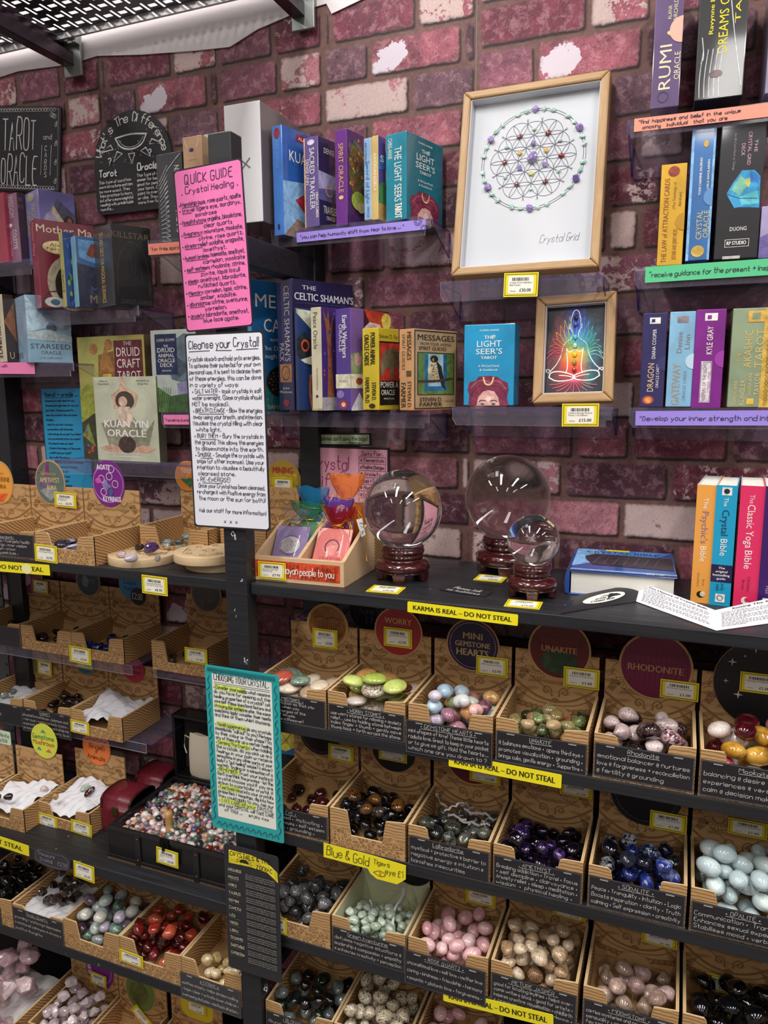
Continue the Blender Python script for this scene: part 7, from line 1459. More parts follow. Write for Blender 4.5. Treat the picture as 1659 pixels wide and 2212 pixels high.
info_card(b, ['     ^_aqua aura *'.strip(), 'flow of energy * Energetic health', 'focuses energy * inner wisdom', 'communication * crown', 'remembering past lives *'], z0=.002, z1=.046, st=())
fill(b, 'aura_crystal', 'pale aura crystal in the box with the dark iridescent sign', 'aura crystals', 'chunk', [CLR], 14, .014, .7, 35, .2, 'crystal')
b = tumbox(LX-.4110, YF+.002, L1+.0002, 'kraft display box with an orange round sign at the far left edge', w=.1355, h=.0530, hz=.118)
disc_sign(b, -2, 1042, .0385, 1.1255, [('T', 'Tumblestones', .4, .68, .08, 'c98a3a', .6), ('T', 'TANGERINE', .5, .52, .11, '8a5a20', .8, .01), ('T', 'AURA', .55, .36, .1, '8a5a20', .4, .01), ('P', [(.2, .25), (.8, .25), (.6, .06), (.4, .06)], 'e0602c')], fill='eaa040', ry=.045)
b = tumbox(-.9280, 1.100, L1+.0002, 'kraft display box set back behind the wooden discs', w=.150, h=.058, hz=.128, notch=.40)
disc_sign(b, 405, 1028, .030, 1.2225, [('R', .2, .9, .45, .8, 'e08a2c'), ('P', [(.2, .42), (.9, .42), (.6, .1)], '3f6f4a'), ('T', 'TOTEM', .5, .6, .14, 'f0e0c0', .5)], fill='cf7a2a')
AMETR = stone('misc_raw', [(.3, '3f4a4a'), (.7, '8a9a9a')], 40)
fill(b, 'glass_like_stone', 'grey green stone in the set-back box behind the wooden discs', 'grey green stones', 'pebble', [AMETR], 14, .014, .6, 36, 0, 'crystal')
b = tumbox(-.768, 1.125, L1+.0002, 'kraft display box half hidden behind the post on the wooden disc shelf', w=.095, h=.062, hz=.12)
# engraved wooden discs
DISCW = wood('pale_birch_disc', 'd3b58c', 'e6cfa8', (50, 50, 4)); CUTE = wood('pale_birch_edge', 'c9ac84', 'dcc49c', (6, 6, 200))
def plate(px0, px1, pyf, pyt, label, stack=0):
    """round engraved plate: left/right extent and front lowest row in the photo"""
    f = PZ((px0+px1)/2, pyf, L1+stack*.0155); l = PZ(px0, (pyf+pyt)/2, L1+stack*.0155); r_ = PZ(px1, (pyf+pyt)/2, L1+stack*.0155)
    R = (r_.x-l.x)/2*.985; c = Vector(((l.x+r_.x)/2, f.y+R*.98, L1+stack*.0155+.0002))
    t = T('wooden_disc', label, 'wooden disc', c); H = .0150
    m = MB(); N = 64; m.prism([(R*math.cos(2*PI*k/N), R*math.sin(2*PI*k/N)) for k in range(N)], lambda u, v, q: (u, v, H-q), H, 0, 1, True); m.build('plate', [DISCW, CUTE], t, bevel=.0008)
    m = MB(); G = lambda u, v: (u, v, H+.0004)
    for k in range(3): ribbon(m, [(R*.8*math.cos(a+k*2.09), R*.8*math.sin(a+k*2.09)) for a in (0, .9, 2.0, .0)], G, .0012)
    for k in range(14): a = k*2*PI/14; ribbon(m, [(R*.1*math.cos(a), R*.1*math.sin(a)), (R*(.2+.08*(k % 2))*math.cos(a), R*(.2+.08*(k % 2))*math.sin(a))], G, .0011)
    for k in range(8):
        a = k*PI/4+.3; ring(m, G, R*.62*math.cos(a), R*.62*math.sin(a), R*.075, .0011, 0, 14)
    m.build('engraved_lines', ink('94683c'), t); return c, R, H
c, R, H = plate(243, 398, 1233, 1183, 'round pale wooden disc with loose crystals lying on it')
plate(393, 548, 1241, 1205, 'lower of two stacked pale wooden discs beside the post')
plate(381, 540, 1228, 1180, 'upper of two stacked pale wooden discs beside the post', 1)
zt = c.z+H
for nm, px, py, s, mt, kd, lab in (('crystal_cluster', 327, 1190, .014, stone('purple_aura', [(.3, '2a1a4a'), (.6, '5a3a7a'), (.8, '3a4a8a')], 60, rough=.2), 'chunk', 'iridescent purple crystal cluster on the wooden disc'), ('crystal_point', 302, 1186, .009, SMO, 'chunk', 'small smoky crystal at the back of the wooden disc'), ('pyrite_nugget', 363, 1184, .008, stone('silver_nugget', [(.3, '8a8884'), (.7, 'c9c7c2')], 60, rough=.25), 'chunk', 'silvery nugget at the right of the wooden disc'), ('quartz_pebble', 284, 1208, .0105, stone('lilac_quartz', [(.3, '9a8a94'), (.7, 'd6c8d0')], 40), 'pebble', 'pale lilac quartz pebble at the front of the wooden disc'), ('pyrite_cube', 341, 1210, .0075, stone('dark_pyrite', [(.3, '4a4642'), (.7, '8f8a80')], 60, rough=.25), 'chunk', 'dark metallic nugget at the front of the wooden disc'), ('clear_pebble', 264, 1200, .0075, CLR, 'pebble', 'clear pebble at the left of the wooden disc'), ('green_chip', 385, 1199, .006, AVE, 'pebble', 'pale green chip at the right rim of the wooden disc')):
    p = PZ(px, py+s*600, zt); o = stone_obj(nm, kd, 2, mt); o.scale = (s*1.1, s*.9, s*.85); o.location = (p.x, p.y, zt+s*.82); o.rotation_euler = (0, 0, px); tag(o, lab, 'crystal')

# ------------------------------------------------------------------ left bay, second row on an acrylic ledge
ZR2, ZR3 = .9514, .7785; YR = 1.150
ZLO = .9525
def ledge(x0, x1, z, y0, label):
    t = T('acrylic_shelf', label, 'acrylic shelf', ((x0+x1)/2, YW, z)); iv = WM[t]
    m = MB(); m.box(x0, x1, y0, YW-.001, z-.003, z, 0, mats={'-x': 1, '+x': 1, '-y': 1}); m.build('tray', [AC_F, AC_E], t, iv)
    m = MB(); m.box(x0+.01, x1-.012, y0-.004, y0-.001, z-.02, z-.0004, 0, mats={'-z': 1, '+z': 1, '-x': 1, '+x': 1}); m.build('front_lip', [AC_F, AC_L], t, iv)
    m = MB(); m.box(x0+.004, x1-.004, YW-.004, YW-.001, z-.05, z-.003, 0, mats={'-x': 1, '+x': 1, '-z': 1}); m.build('wall_plate', [AC_F, AC_E], t, iv)
ledge(-1.60, -1.000, ZR2, YR+.004, 'clear acrylic ledge under the upper row of boxes left of the post')
ledge(-1.012+.04, -.69, ZLO, 1.160, 'clear acrylic ledge under the single empty box beside the post')
ledge(-1.60, -.985, ZR3, 1.165, 'clear acrylic ledge under the box of white tissue')
def small_row(xs, z, y, items):
    for (x, w), it in zip(xs, items):
        b = tumbox(x, y, z+.0002, it['label'], w=w, d=.120, h=it.get('h', .0540), hz=it.get('hz', .122), notch=.4, header=it.get('header', True)); it['f'](b)
def r2a(b):
    disc_sign(b, 63, 1248, .040, 1.2635, [('E', .4, .45, .16, .2, 'c9a0b0'), ('P', [(.3, .2), (.8, .5), (.9, .3), (.6, .1)], '7a2a6a')], fill='8a3a5a', rim=K_L)
    price_on(b, (70, 1251), (104, 1282), 1.2605, '£1.50', ['Heart Stone'], .04)
def r2b(b):
    disc_sign(b, 190, 1256, .034, 1.1255, [('E', .4, .5, .14, .2, '5a6a7a'), ('T', 'ZODIAC', .6, .5, .1, '7a8a94', .4)], fill='2f3f4a', rim=K_L)
    fill(b, 'lapis_stone', 'dark blue stone in the shaded box above the acrylic ledge', 'dark blue stones', 'pebble', [LAPIS], 12, .014, .8, 41, .2, 'crystal')
    price_on(b, (148, 1393), (197, 1436), YF-.0008, '£2.50', ['Lapis Tumblestone'], .03)
small_row([(-1.4450, .137), (-1.3055, .1405), (-1.1640, .1350)], ZR2, YR, [
    dict(label='kraft display box with a black card at the far left of the shaded row', f=lambda b: (r2a(b), info_card(b, ['^_AGATE', 'good luck energy', 'third eye', 'clears your path'], st=()), fill(b, 'dark_agate_stone', 'dark stone in the box at the far left of the shaded row', 'dark agate stones', 'pebble', [GAR], 8, .013, .8, 44, 0, 'crystal'))),
    dict(label='kraft display box in deep shade, second of the shaded row', f=lambda b: (r2b(b) if False else disc_sign(b, 190, 1256, .034, 1.2635, [('E', .4, .5, .14, .2, '5a6a7a'), ('T', 'ZODIAC', .6, .5, .1, '7a8a94', .4)], fill='2f3f4a'), fill(b, 'dark_stone', 'dark stone in the second box of the shaded row', 'dark stones', 'pebble', [GAR], 9, .013, .8, 42, 0, 'crystal'))),
    dict(label='kraft display box of dark blue stones with a blue round sign', f=lambda b: (disc_sign(b, 285, 1262, .036, 1.2635, [('H', 'Lapis', .2, .5, .14, '123a5a', .6, .0012), ('H', 'tumble', .2, .3, .14, '123a5a', .6, .0012)], fill='2f86b8', rim=ink('2f86b8')), disc_sign(b, 297, 1289, .019, 1.2615, [('H', '£2.50', .5, .36, .34, CW, .74, .0016, 'c')], fill='17171a', rim=ink('17171a')), fill(b, 'lapis_stone', 'dark blue stone in the box with the blue round sign', 'dark blue stones', 'pebble', [LAPIS], 12, .014, .8, 41, .1, 'crystal'), price_on(b, (148, 1393), (197, 1436), YR-.003, '£2.50', ['Lapis Tumblestone'], .03)))])
b = tumbox(-.9580, 1.150, ZLO+.0002, 'kraft display box standing alone beside the post with a tag of 1.50', w=.132, d=.120, h=.060, hz=.126, notch=.3)
price_on(b, (398, 1397), (448, 1436), 1.147, '£1.50', ['Angel Purse Crystal', 'Tube'], .02)
disc_sign(b, 445, 1285, .038, 1.2635, [('E', .5, .5, .4, .4, '3f3a34')], fill='5a5248')
fill(b, 'small_crystal', 'small grey crystal in the box standing alone beside the post', 'small grey crystals', 'chunk', [SMO], 7, .009, .8, 47, 0, 'crystal')
t_ = T('paper_label', 'black chalk label propped in the shade behind the lone box', 'paper label', M=Matrix.Translation((-.80, 1.255, 1.115)))
m = MB(); m.box(0, .1, 0, .001, 0, .05); m.build('paper', card('19181c', .5), t_); Face(t_, (0, 0, 0), (1, 0, 0), (0, 0, 1), .1, .05).draw([('HL', ['angel purse crystals', 'keep in your wallet', 'for luck + abundance'], .06, .74, .16, .28, .88, '6a6870', .0007)])
# third row
def tissue(name, label, x0, x1, y0, y1, z, seed, col='dcdbe0', amp=.012, base=.0):
    r = random.Random(seed); N = 15; ph = [r.uniform(0, 6) for _ in range(8)]
    m = MB(); rows = []
    for i in range(N):
        row = []
        for j in range(N):
            u, v = i/(N-1), j/(N-1); e = min(u, 1-u, v, 1-v)
            hgt = amp*(.5+.5*math.sin(5*u+ph[0]+3*v))*1.0+amp*.6*math.sin(11*v+ph[1]+4*u)*.5+amp*.5*abs(math.sin(13*u-7*v+ph[2]))+r.uniform(0, .0035)
            row.append((x0+(x1-x0)*u, y0+(y1-y0)*v, z+.002+max(0, hgt)+base*(v)))
        rows.append(row)
    m.grid(rows, 0, False); o = m.build(name, mat('tissue_'+col, col, .85)); return tag(o, label, 'tissue paper')
def r3(b, what):
    L = b.location
    if what == 0:
        disc_sign(b, 80, 1430, .034, 1.2635, [('E', .5, .5, .44, .44, '8a7a54')], fill='7a8a34'); price_on(b, (79, 1424), (112, 1460), 1.2605, '£1.00', ['Apatite'], .05)
        tissue('tissue_paper', 'greyish tissue in the leftmost box of the garnet row', L.x+.006, L.x+.130, L.y+.006, L.y+.11, L.z+.012, 5, 'b9b9bc', .01)
        fill(b, 'grey_raw_stone', 'dark grey rough stone on tissue in the leftmost box of the garnet row', 'dark grey rough stones', 'chunk', [AMETR], 8, .013, .8, 51, 0, 'crystal', area=(.02, .11, .02, .1), tilt=.2)
        info_card(b, ['   apatite', 'overcoming *', 'structure + self', 'expression *'], z0=-.012, z1=.036)
    if what == 1:
        disc_sign(b, 183, 1430, .032, 1.2635, [('O', .5, .5, .42, .001, '6a9a9a')], fill='2a6a74'); price_on(b, (163, 1418), (200, 1447), 1.2605, '£1.00', ['Garnet'], .03)
        info_card(b, ['^_GARNET', 'physical love enhancer * balances mind', '* nervous * restores body toxins *', 'eyes bad dreams *  boosts chakras', 'promotes sleep * harmony, love'], z0=-.018, z1=.038, x0=-.006, y=-.003)
        fill(b, 'garnet_stone', 'dark garnet stone in the box with the wide black card', 'garnet stones', 'pebble', [GAR], 24, .0125, .8, 52, -.1, 'crystal', over=1.1)
    if what == 2:
        disc_sign(b, 288, 1446, .030, 1.2635, [('H', 'Gemstone', .5, .55, .13, '3a1020', .8, .001, 'c'), ('H', 'astrology', .5, .36, .13, '3a1020', .8, .001, 'c'), ('H', 'x ) *', .5, .18, .12, '3a1020', .5, .001, 'c')], fill='b02440', rim=ink('b02440'))
        price_on(b, (151, 1553), (193, 1588), YR-.003, '£2.75', ['Gemstone Astrology', 'Animals'], .03)
        tissue('tissue_paper', 'crumpled white tissue filling the box with the red round sign', L.x+.006, L.x+.129, L.y+.003, L.y+.110, L.z+.016, 6, 'd6d5dc', .016, .018)
small_row([(-1.4560, .137), (-1.3165, .1345), (-1.1810, .1355)], ZR3, YR, [dict(label=l, f=(lambda b, i=i: r3(b, i))) for i, l in enumerate(('kraft display box of rough stones on tissue, leftmost of the garnet row', 'kraft display box of dark garnet stones with a wide black card', 'kraft display box of white tissue with a red round sign'))])
# fourth row: boxes standing on the shelf with the trunk
def r4(b, k):
    L = b.location
    if k == 0:
        disc_sign(b, 95, 1601, .037, 1.1400, [('H', 'Gemstone', .5, .55, .14, '2a7a4a', .84, .0018, 'c'), ('H', 'Mushroom', .5, .38, .14, 'c0402c', .84, .0018, 'c'), ('P', [(.38, .74), (.5, .84), (.62, .74)], '3aa08a'), ('P', [(.2, .22), (.3, .32), (.4, .22)], '3aa08a'), ('P', [(.55, .2), (.67, .3), (.79, .2)], 'd0603a'), ('R', .64, .7, .1, .2, 'd8c89a')], fill='dbe04a', rim=ink('dbe04a'), ry=.040)
        tissue('tissue_paper', 'white tissue filling the gemstone mushroom box', L.x+.006, L.x+.126, L.y+.003, L.y+.104, L.z+.022, 8, 'dfdee4', .014, .008)
    if k == 1:
        disc_sign(b, 208, 1615, .038, 1.1800, [('H', 'Gemstone', .5, .66, .14, '2a1a1c', .84, .0016, 'c'), ('H', 'Angel', .5, .46, .14, '5a2a1c', .6, .0016, 'c'), ('H', '+', .5, .32, .12, '2a5a3a', .2, .0016, 'c'), ('H', 'Animals', .5, .16, .14, '2a1a1c', .66, .0016, 'c'), ('O', .3, .56, .06, .001, 'b0401c'), ('O', .75, .5, .06, .001, 'b0401c')], fill='f0803a', rim=ink('f0803a'), ry=.041)
        tissue('tissue_paper', 'white tissue filling the gemstone angel box', L.x+.006, L.x+.122, L.y+.003, L.y+.104, L.z+.022, 9, 'dfdee4', .014, .012)
        price_on(b, (80, 1753), (124, 1793), L.y-.002, '£4.95', ['Rose Angel'], .03); price_on(b, (152, 1769), (198, 1808), L.y-.002, '£4.95', ['Rose Wing Gemstone', 'Animal Carving'], .05)
        for x, y, mt, lab in ((.03, .018, stone('gold_figure', [(.3, 'a08048'), (.7, 'd0b070')]), 'small tan carved figure at the front of the gemstone angel box'), (.062, .07, AVE, 'pale green carved figure in the gemstone angel box'), (.084, .06, RTE, 'dark red brown carved figure in the gemstone angel box')):
            o = stone_obj('carved_figure', 'chunk', 3, mt); o.location = (L.x+x, L.y+y, L.z+.056); o.scale = (.008, .008, .014); o.rotation_euler = (.9, .2, x*30); tag(o, lab, 'figurine')
    if k == 2:
        tissue('tissue_paper', 'white tissue in the display box at the far left edge', L.x+.006, L.x+.126, L.y+.003, L.y+.104, L.z+.022, 10, 'dfdee4', .012, .006)
        m = MB(); m.prism(rrect(0, .06, 0, .032, .004), lambda u, v, q: (.075+u, .107+q, .118+v), .0008, 0); o = m.build('round_sign', card('cfe2c4', .5), b)
        Face(o, (.075, .107, .118), (1, 0, 0), (0, 0, 1), .06, .032).draw([('H', 'Selenite', .3, .55, .3, '2a3a30', .66, .0012), ('H', 'stick', .45, .15, .3, '2a3a30', .4, .0012)])
for i, (x, w, yy, l) in enumerate(((-1.345, .134, 1.034, 'kraft display box with a yellow green mushroom round sign'), (-1.2125, .138, 1.073, 'kraft display box with an orange round sign, left of the black trunk'), (-1.485, .134, 1.030, 'kraft display box of tissue at the far left edge of the trunk shelf'))):
    b = tumbox(x, yy, L3+.0002, l, w=w, d=.112, h=.0500, hz=.118, notch=.42); r4(b, i)
    if i == 0:
        for q in range(3):
            o = stone_obj('carved_mushroom', 'pebble', q+1, [CLR, GAR, GAR][q]); L = b.location; o.scale = (.009, .009, .008); o.location = (L.x+(.112, .04, .065)[q], L.y+(.075, .02, .025)[q], L.z+.052); tag(o, ['clear carved stone at the right side of the mushroom box', 'dark carved stone at the front left of the mushroom box', 'dark carved stone at the front middle of the mushroom box'][q], 'figurine')
# ------------------------------------------------------------------ black trunk of crystal chips
def trunk():
    a = PZ(236, 1851, L3); x0, y0 = a.x, a.y; x1, d, h = -.690, .205, .067; z0 = L3+.0003; e = .008
    bl = card('131214', .38, .25); t = T('trunk', 'open black leather-look trunk filled with tiny crystal chips', 'trunk', (x0, y0, z0)); w = x1-x0
    m = MB()
    for q in ((0, w, 0, e), (0, w, d-e, d), (0, e, e, d-e), (w-e, w, e, d-e)): m.box(q[0], q[1], q[2], q[3], 0, h)
    m.box(e, w-e, e, d-e, .001, .008); m.build('tray', bl, t, bevel=.002)
    for z in (h-.006, .002):
        m = MB(); m.box(-.0015, w+.0015, -.0025, 0, z, z+.008); m.build('edge_trim', card('1d1b1c', .3, .4), t, bevel=.001)
    m = MB(); m.box(-.001, w+.001, -.003, .0, -.0002, .0025); m.build('worn_edge', wood('worn_leather_edge', '2a1a12', '8a6844', (90, 4, 4)), t)
    for x in (w*.22, w*.66):
        m = MB(); m.box(x, x+.013, -.0035, 0, 0, h+.001); o = m.build('strap', card('1a1819', .35, .3), t, bevel=.001)
        for z in (.012, h-.012): m = MB(); m.ell((x+.0065, -.0035, z), (.0024, .0015, .0024), 6); m.build('rivet', mat('dark_brass', '6a5638', .35, .8), o)
    m = MB(); m.box(w*.42, w*.42+.02, -.005, 0, h-.013, h+.004); m.box(w*.42+.007, w*.42+.013, -.008, -.005, h-.018, h-.006); m.build('latch', mat('black_metal_latch', '17171a', .3, .7), t, bevel=.001)
    # lid standing open at the back
    m = MB(); y = d+.002; lh = .14
    m.box(0, w, y+.035, y+.04, h-.004, h+lh); m.box(0, .007, y, y+.035, h-.004, h+lh); m.box(w-.007, w, y, y+.035, h-.004, h+lh); m.box(0, w, y, y+.035, h+lh-.007, h+lh); m.box(0, w, y, y+.035, h-.004, h+.002); m.build('lid', bl, t, bevel=.002)
    m = MB(); m.face([(.008, y+.034, h+.004), (w-.008, y+.034, h+.004), (w-.008, y+.034, h+lh-.008), (.008, y+.034, h+lh-.008)]); m.build('lid_lining', card('24211f', .8), t)
    price_on(t, (336, 1828), (385, 1875), y0-.006, '£3.95', ['Treasure Chest Mix -', 'Mini'], .04)
    return x0, y0, w, d, h, z0
tx, ty, tww, td, th_, tz = trunk()
# chips: a heaped surface; the 300 nearest the camera are individuals, the rest one mass
CH = []
for nm, A in (('white', ('c4bcba', 'ece8e4')), ('rust', ('6a2418', '9f4c38')), ('pink', ('c09a9c', 'e2c6c4')), ('green', ('3f5a50', '7f9a8c')), ('smoke', ('4a4446', '8a8280')), ('peach', ('b98a6c', 'ddbb9c')), ('dark', ('17171c', '3a3a42')), ('violet', ('4a3a6a', '8f7fa8'))):
    CH.append(stone('chip_'+nm, [(.3, A[0]), (.7, A[1])], 60, rnd=.5))
def chips():
    r = random.Random(77); wts = [0]*8+[1]*7+[2]*5+[3]*4+[4]*4+[5]*3+[6]*3+[7]
    hgt = lambda u, v: tz+.045+.026*math.sin(PI*min(1, max(0, u)))**.7*math.sin(PI*min(1, .15+.8*v))**.8+.010*v
    pts = []
    for k in range(6000):
        x, y = r.uniform(tx+.013, tx+tww-.013), r.uniform(ty+.013, ty+td-.013); s = r.uniform(.0044, .0080)
        if all((x-a)**2+(y-b_)**2 > (.74*(s+c))**2 for a, b_, _, c in pts): pts.append((x, y, hgt((x-tx)/tww, (y-ty)/td)+r.uniform(-.002, .002), s))
    pts.sort(key=lambda p: (p[0])**2+p[1]**2)
    vis = []
    for p in pts:
        u, v = PROJ(p[:3]); vis.append(not (u > 520 or (445 < u < 610 and v < 1832)))
    ind = [p for p, q in zip(pts, vis) if q][:300]; rest = [p for p in pts if p not in ind]
    for x, y, z, s in ind:
        o = stone_obj('crystal_chip', 'chip', r.randint(1, 4), CH[r.choice(wts)]); o.scale = (s*1.15, s*.95, s*.75); o.rotation_euler = (r.uniform(-.5, .5), r.uniform(-.5, .5), r.uniform(0, 6.3)); o.location = (x, y, z)
        tag(o, 'tiny tumbled crystal chip in the open black trunk', 'crystal chip', 'crystal chips in the black trunk')
    m = MB(); N = 22
    rows = [[(tx+.009+(tww-.018)*i/N, ty+.009+(td-.018)*j/N, hgt(i/N, j/N)-.004) for j in range(N+1)] for i in range(N+1)]
    m.grid(rows, 2); mi = 0
    for x, y, z, s in rest:
        me = stone_mesh('chip', r.randint(1, 4)); R_ = Matrix.Rotation(r.uniform(0, 6.3), 3, 'Z') @ Matrix.Rotation(r.uniform(-.5, .5), 3, 'X'); i0 = len(m.v); mi = r.choice(wts)
        m.v += [tuple(R_ @ Vector((q.co.x*s*1.15, q.co.y*s*.95, q.co.z*s*.75))+Vector((x, y, z))) for q in me.vertices]
        for f in me.polygons: m.fidx([i0+q for q in f.vertices], mi, True)
    o = m.build('crystal_chip_mass', CH); o['kind'] = 'stuff'; tag(o, 'mass of mixed tiny crystal chips filling the black trunk', 'crystal chips')
    print('chips', len(ind), len(rest))
chips()
p = PZ(366, 1788, tz+.07); t_ = T('wooden_scoop', 'small turned wooden scoop handle standing in the crystal chips', 'scoop', (p.x, p.y, tz+.058))
m = MB(); m.lathe([(0, 0), (.0075, 0), (.0082, .010), (.0068, .016), (.0062, .024), (.0072, .027), (.0064, .030), (.0076, .034), (.0080, .040), (.0066, .0455), (0, .047)], n=20); m.build('turned_handle', wood('light_turned_wood', 'b98a4c', 'd0a468', (40, 40, 6), .35), t_)
# cream cloth pouch in the lid and small red chests
t_ = T('cloth_pouch', 'cream cotton pouch leaning in the lid of the black trunk', 'pouch', (tx+.075, ty+td+.012, tz+th_))
m = MB(); rows = []
for v, rx, ry in ((0, .036, .004), (.01, .040, .008), (.05, .040, .009), (.085, .038, .007), (.1, .036, .003)): rows.append([(rx*math.cos(2*PI*k/24), ry*math.sin(2*PI*k/24), v+.002*math.sin(k)) for k in range(24)])
m.grid(rows, 0, True, True); m.build('pouch', mat('cream_cotton', 'ddd3bf', .9), t_)
m = MB(); m.tube([(-.036, -.003, .09), (-.044, -.006, .096), (-.047, -.006, .07), (-.042, -.006, .055)], .0012, 6); m.build('drawstring', mat('cream_cotton', 'ddd3bf', .9), t_)
RED = wood('red_leatherette', '571420', '7c2432', (30, 30, 30), .35)
def chest(x, y, w, d, h, label):
    t = T('small_chest', label, 'chest', (x, y, L3+.0003))
    m = MB(); m.box(0, w, 0, d, 0, h*.62); m.build('body', RED, t, bevel=.002)
    pts = [(0, h*.63)]+[(d/2-d/2*math.cos(PI*k/10), h*.63+h*.37*math.sin(PI*k/10)**.42) for k in range(11)]
    m = MB(); m.prism(pts, lambda u, v, q: (q, u, v), w, 0, None, True); o = m.build('domed_lid', RED, t)
    for x0 in (0, w-.005):
        m = MB(); m.prism([(d/2+(u-d/2)*1.03, v+.0008) for u, v in pts], lambda u, v, q: (x0+q, u, v), .005, 0); m.build('lid_trim', card('3a0c14', .35), o)
    m = MB(); m.box(w*.4, w*.6, -.003, 0, h*.5, h*.72); m.build('clasp', mat('dark_brass', '6a5638', .35, .8), t, bevel=.0008)
chest(-1.070, 1.100, .076, .080, .082, 'small dark red domed chest between the box and the black trunk')
chest(-1.066, 1.200, .072, .080, .078, 'small dark red chest at the back, partly hidden by the other red chest')
# ------------------------------------------------------------------ fifth row: boxes on the shelf below
z5 = L4+.0002
b = tumbox(-1.366, YF+.002, z5, 'kraft display box of glossy black stones at the left edge', w=.1375, h=.062, hz=.118)
info_card(b, ['black obsidian'], x0=-.002, x1=.105, z0=-.010, z1=.038, st=())
fill(b, 'black_stone', 'glossy black stone in the box at the left edge', 'glossy black stones', 'pebble', [BLKS], 52, .0135, .86, 61, .1, 'crystal', over=1.1)
b = tumbox(-1.2265, YF+.002, z5, 'kraft display box of smoky quartz on white tissue with a black card', w=.1350, h=.058, hz=.118, notch=.75)
info_card(b, ['^_Smoky Quartz', 'grounding + anchoring @ depression', '@ emotional calmness @ stress @', 'positive thoughts'], z0=-.004, z1=.052)
L = b.location; tissue('tissue_paper', 'white tissue lining the smoky quartz box', L.x+.006, L.x+.128, L.y+.004, L.y+.118, L.z+.026, 12, 'cfcdd0', .010, .008)
fill(b, 'smoky_quartz', 'brown smoky quartz piece on the tissue beside the black stones', 'smoky quartz pieces', 'chunk', [SMO], 14, .0155, .8, 62, .05, 'crystal', area=(.03, .12, .02, .105))
for o in list(COL.objects):
    if o.get('group') == 'smoky quartz pieces': o.location.z += .032
b = tumbox(-1.0905, YF+.002, z5, 'kraft display box of mixed pale and green stones left of the red jasper', w=.1390, h=.063, hz=.122, notch=.4)
fill(b, 'fluorite_stone', 'white, green or violet smooth stone in the box left of the red jasper', 'mixed fluorite stones', 'egg', FLU, 36, .0158, .82, 63, .24, 'crystal', over=1.08)
b = tumbox(-.9505, YF+.002, z5, 'kraft display box of red jasper stones', w=.1420, h=.064, hz=.122, notch=.4)
fill(b, 'red_jasper_stone', 'glossy brick red jasper stone in the red jasper box', 'red jasper stones', 'pebble', JAS, 46, .0150, .84, 64, .26, 'crystal', over=1.1)
price_on(b, (257, 2049), (309, 2092), YF-.0008, '£1.00', ['Red Jasper Tumblestone'], .03)
b = tumbox(-.8075, YF+.002, z5, 'kraft display box of citrine with a grey black card, beside the post', w=.1290, h=.064, hz=.122, notch=.5)
info_card(b, ['^_@ CITRINE @', 'soothes anxiety * helps decision making', '* hope * clear + activate lower chakras *', 'overcoming obstacles * manifests direction *'], z0=-.022, z1=.034, x0=-.003, y=-.003, bg=card('3b3a3e', .4, .2))
fill(b, 'citrine_stone', 'pale golden citrine stone in the box beside the post', 'citrine stones', 'pebble', [CIT], 16, .0140, .82, 65, .1, 'crystal', area=(.02, .12, .004, .085))
# ------------------------------------------------------------------ lowest row on the left
z6 = L5+.0002
b = tumbox(-1.495, .900, z6, 'large kraft box of rough rose quartz at the bottom left', w=.276, d=.24, h=.082, header=False, notch=.5)
L = b.location; tissue('tissue_paper', 'white tissue under the rough rose quartz', L.x+.02, L.x+.262, L.y+.01, L.y+.225, L.z+.02, 14, 'dcd8d8', .012, .014)
fill(b, 'rough_rose_quartz', 'rough pink rose quartz chunk in the large box at the bottom left', 'rough rose quartz chunks', 'chunk', [ROUGH], 46, .031, .8, 71, .12, 'crystal', area=(.006, .262, .006, .225))
b = tumbox(-1.2125, 1.0, z6, 'kraft display box of clear pale quartz at the bottom, with a purple round sign', w=.132, h=.066, hz=.140, notch=.42)
disc_sign(b, 215, 2094, .038, 1.1235, [('O', .5, .5, .44, .0012, 'c9a0cc'), ('V', 'TUMBLE', .14, .3, .75, .12, 'ece2ee', 1, .02)], fill='7a2387', rim=ink('7a2387'), ry=.048)
price_on(b, (193, 2096), (230, 2135), 1.1195, '£1.95', ['Rose Quartz Raw'], .05); price_on(b, (198, 2068), (234, 2096), 1.1205, '£1.95', ['Quartz'], .05)
fill(b, 'clear_quartz_stone', 'clear pale quartz stone in the box with the purple round sign', 'clear quartz stones', 'chunk', [CLR], 42, .0165, .86, 72, .1, 'crystal')
b = tumbox(-1.079, 1.0, z6, 'kraft display box with a green round sign at the bottom left', w=.128, h=.060, hz=.118)
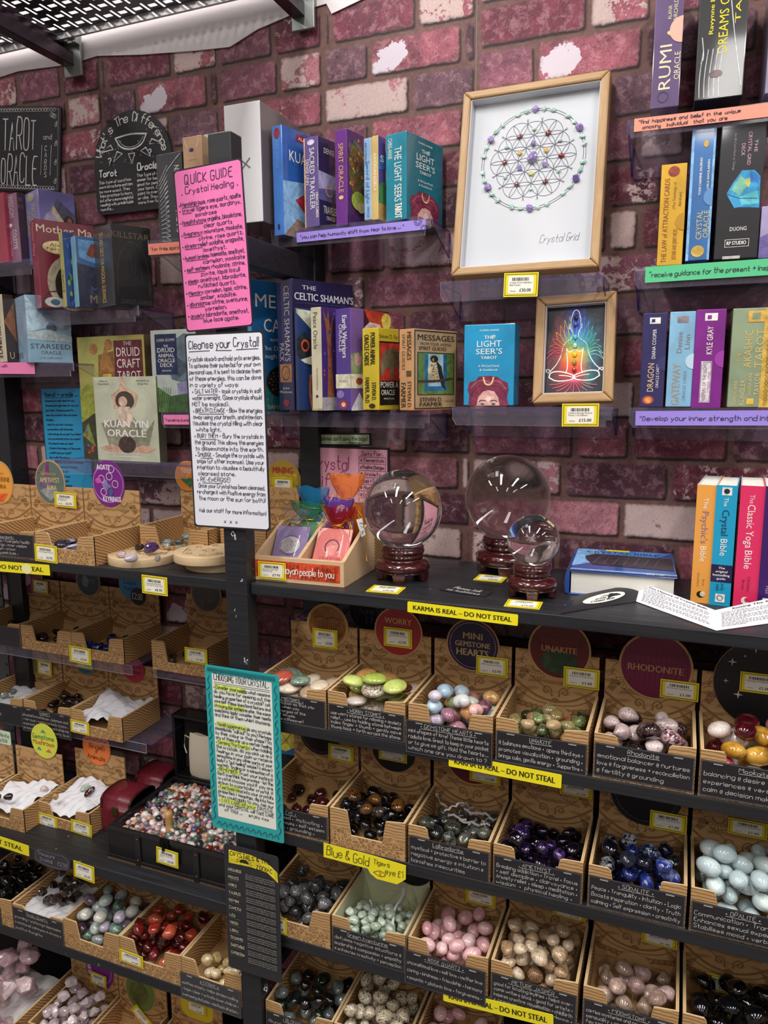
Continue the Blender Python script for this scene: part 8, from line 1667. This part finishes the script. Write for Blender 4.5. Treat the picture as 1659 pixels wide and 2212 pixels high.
disc_sign(b, 303, 2142, .040, 1.1235, [('E', .45, .45, .3, .28, '4a5a2c')], fill='5f7a3a', ry=.050)
price_on(b, (280, 2158), (324, 2196), 1.120, '£2.00', ['Gemstone Clock'], .75)
b = tumbox(-.940, 1.0, z6, 'kraft display box with a yellow rounded sign at the bottom beside the post', w=.128, h=.060, hz=.120)
c = WM[b] @ PY(425, 2172, 1.1235); m = MB(); m.prism([(c.x+u, c.z+v) for u, v in rrect(-.040, .040, -.034, .034, .022, 6)], lambda u, v, q: (u, c.y+q, v), .0012, 0); m.build('round_sign', card('d8c62a', .5), b)
price_on(b, (402, 2158), (445, 2196), 1.1205, '£1.00', ['Gemstone Heart'], .04)
# black chalk sign hanging in the shade behind the worry stone box
p = PY(812, 1322, 1.20); t_ = T('hanging_sign', 'black round chalk sign in the shade behind the worry stone box', 'sign', (p.x, 1.20, p.z))
m = MB(); m.prism([(.052*math.cos(2*PI*k/32), .042*math.sin(2*PI*k/32)) for k in range(32)], lambda u, v, q: (u, q, v), .002, 0); m.build('board', card('222026', .5), t_)
Face(t_, (-.052, 0, -.042), (1, 0, 0), (0, 0, 1), .104, .084).draw([('HL', ['Rose Quartz', 'Aura Stone', '   £2.95'], .18, .64, .13, .2, .7, '8a8890', .001), ('O', .5, .5, .4, .0007, '6a6870')])
# blue and yellow card and white cloth showing left of the tigers eye box
p = PY(594, 1610, 1.20); t_ = T('paper_label', 'yellow and blue crossed-out card in the gap beside the post', 'paper label', (p.x-.01, 1.21, p.z-.02))
m = MB(); m.box(0, .055, 0, .001, 0, .06); m.build('paper', card('1f6fae', .5), t_); Face(t_, (0, 0, 0), (1, 0, 0), (0, 0, 1), .055, .06).draw([('P', [(.05, .2), (.5, .1), (.9, .3), (.9, .98), (.05, .98)], 'e0cf4a'), ('L', [(.3, .25), (.8, .8)], .001, '24221c'), ('L', [(.75, .25), (.3, .8)], .001, '24221c')])
# two ceiling-high hints of clear plastic behind the thumb stones
ledge(-.628, -.560, 1.098, 1.150, 'small clear acrylic ledge in the shade right of the post')
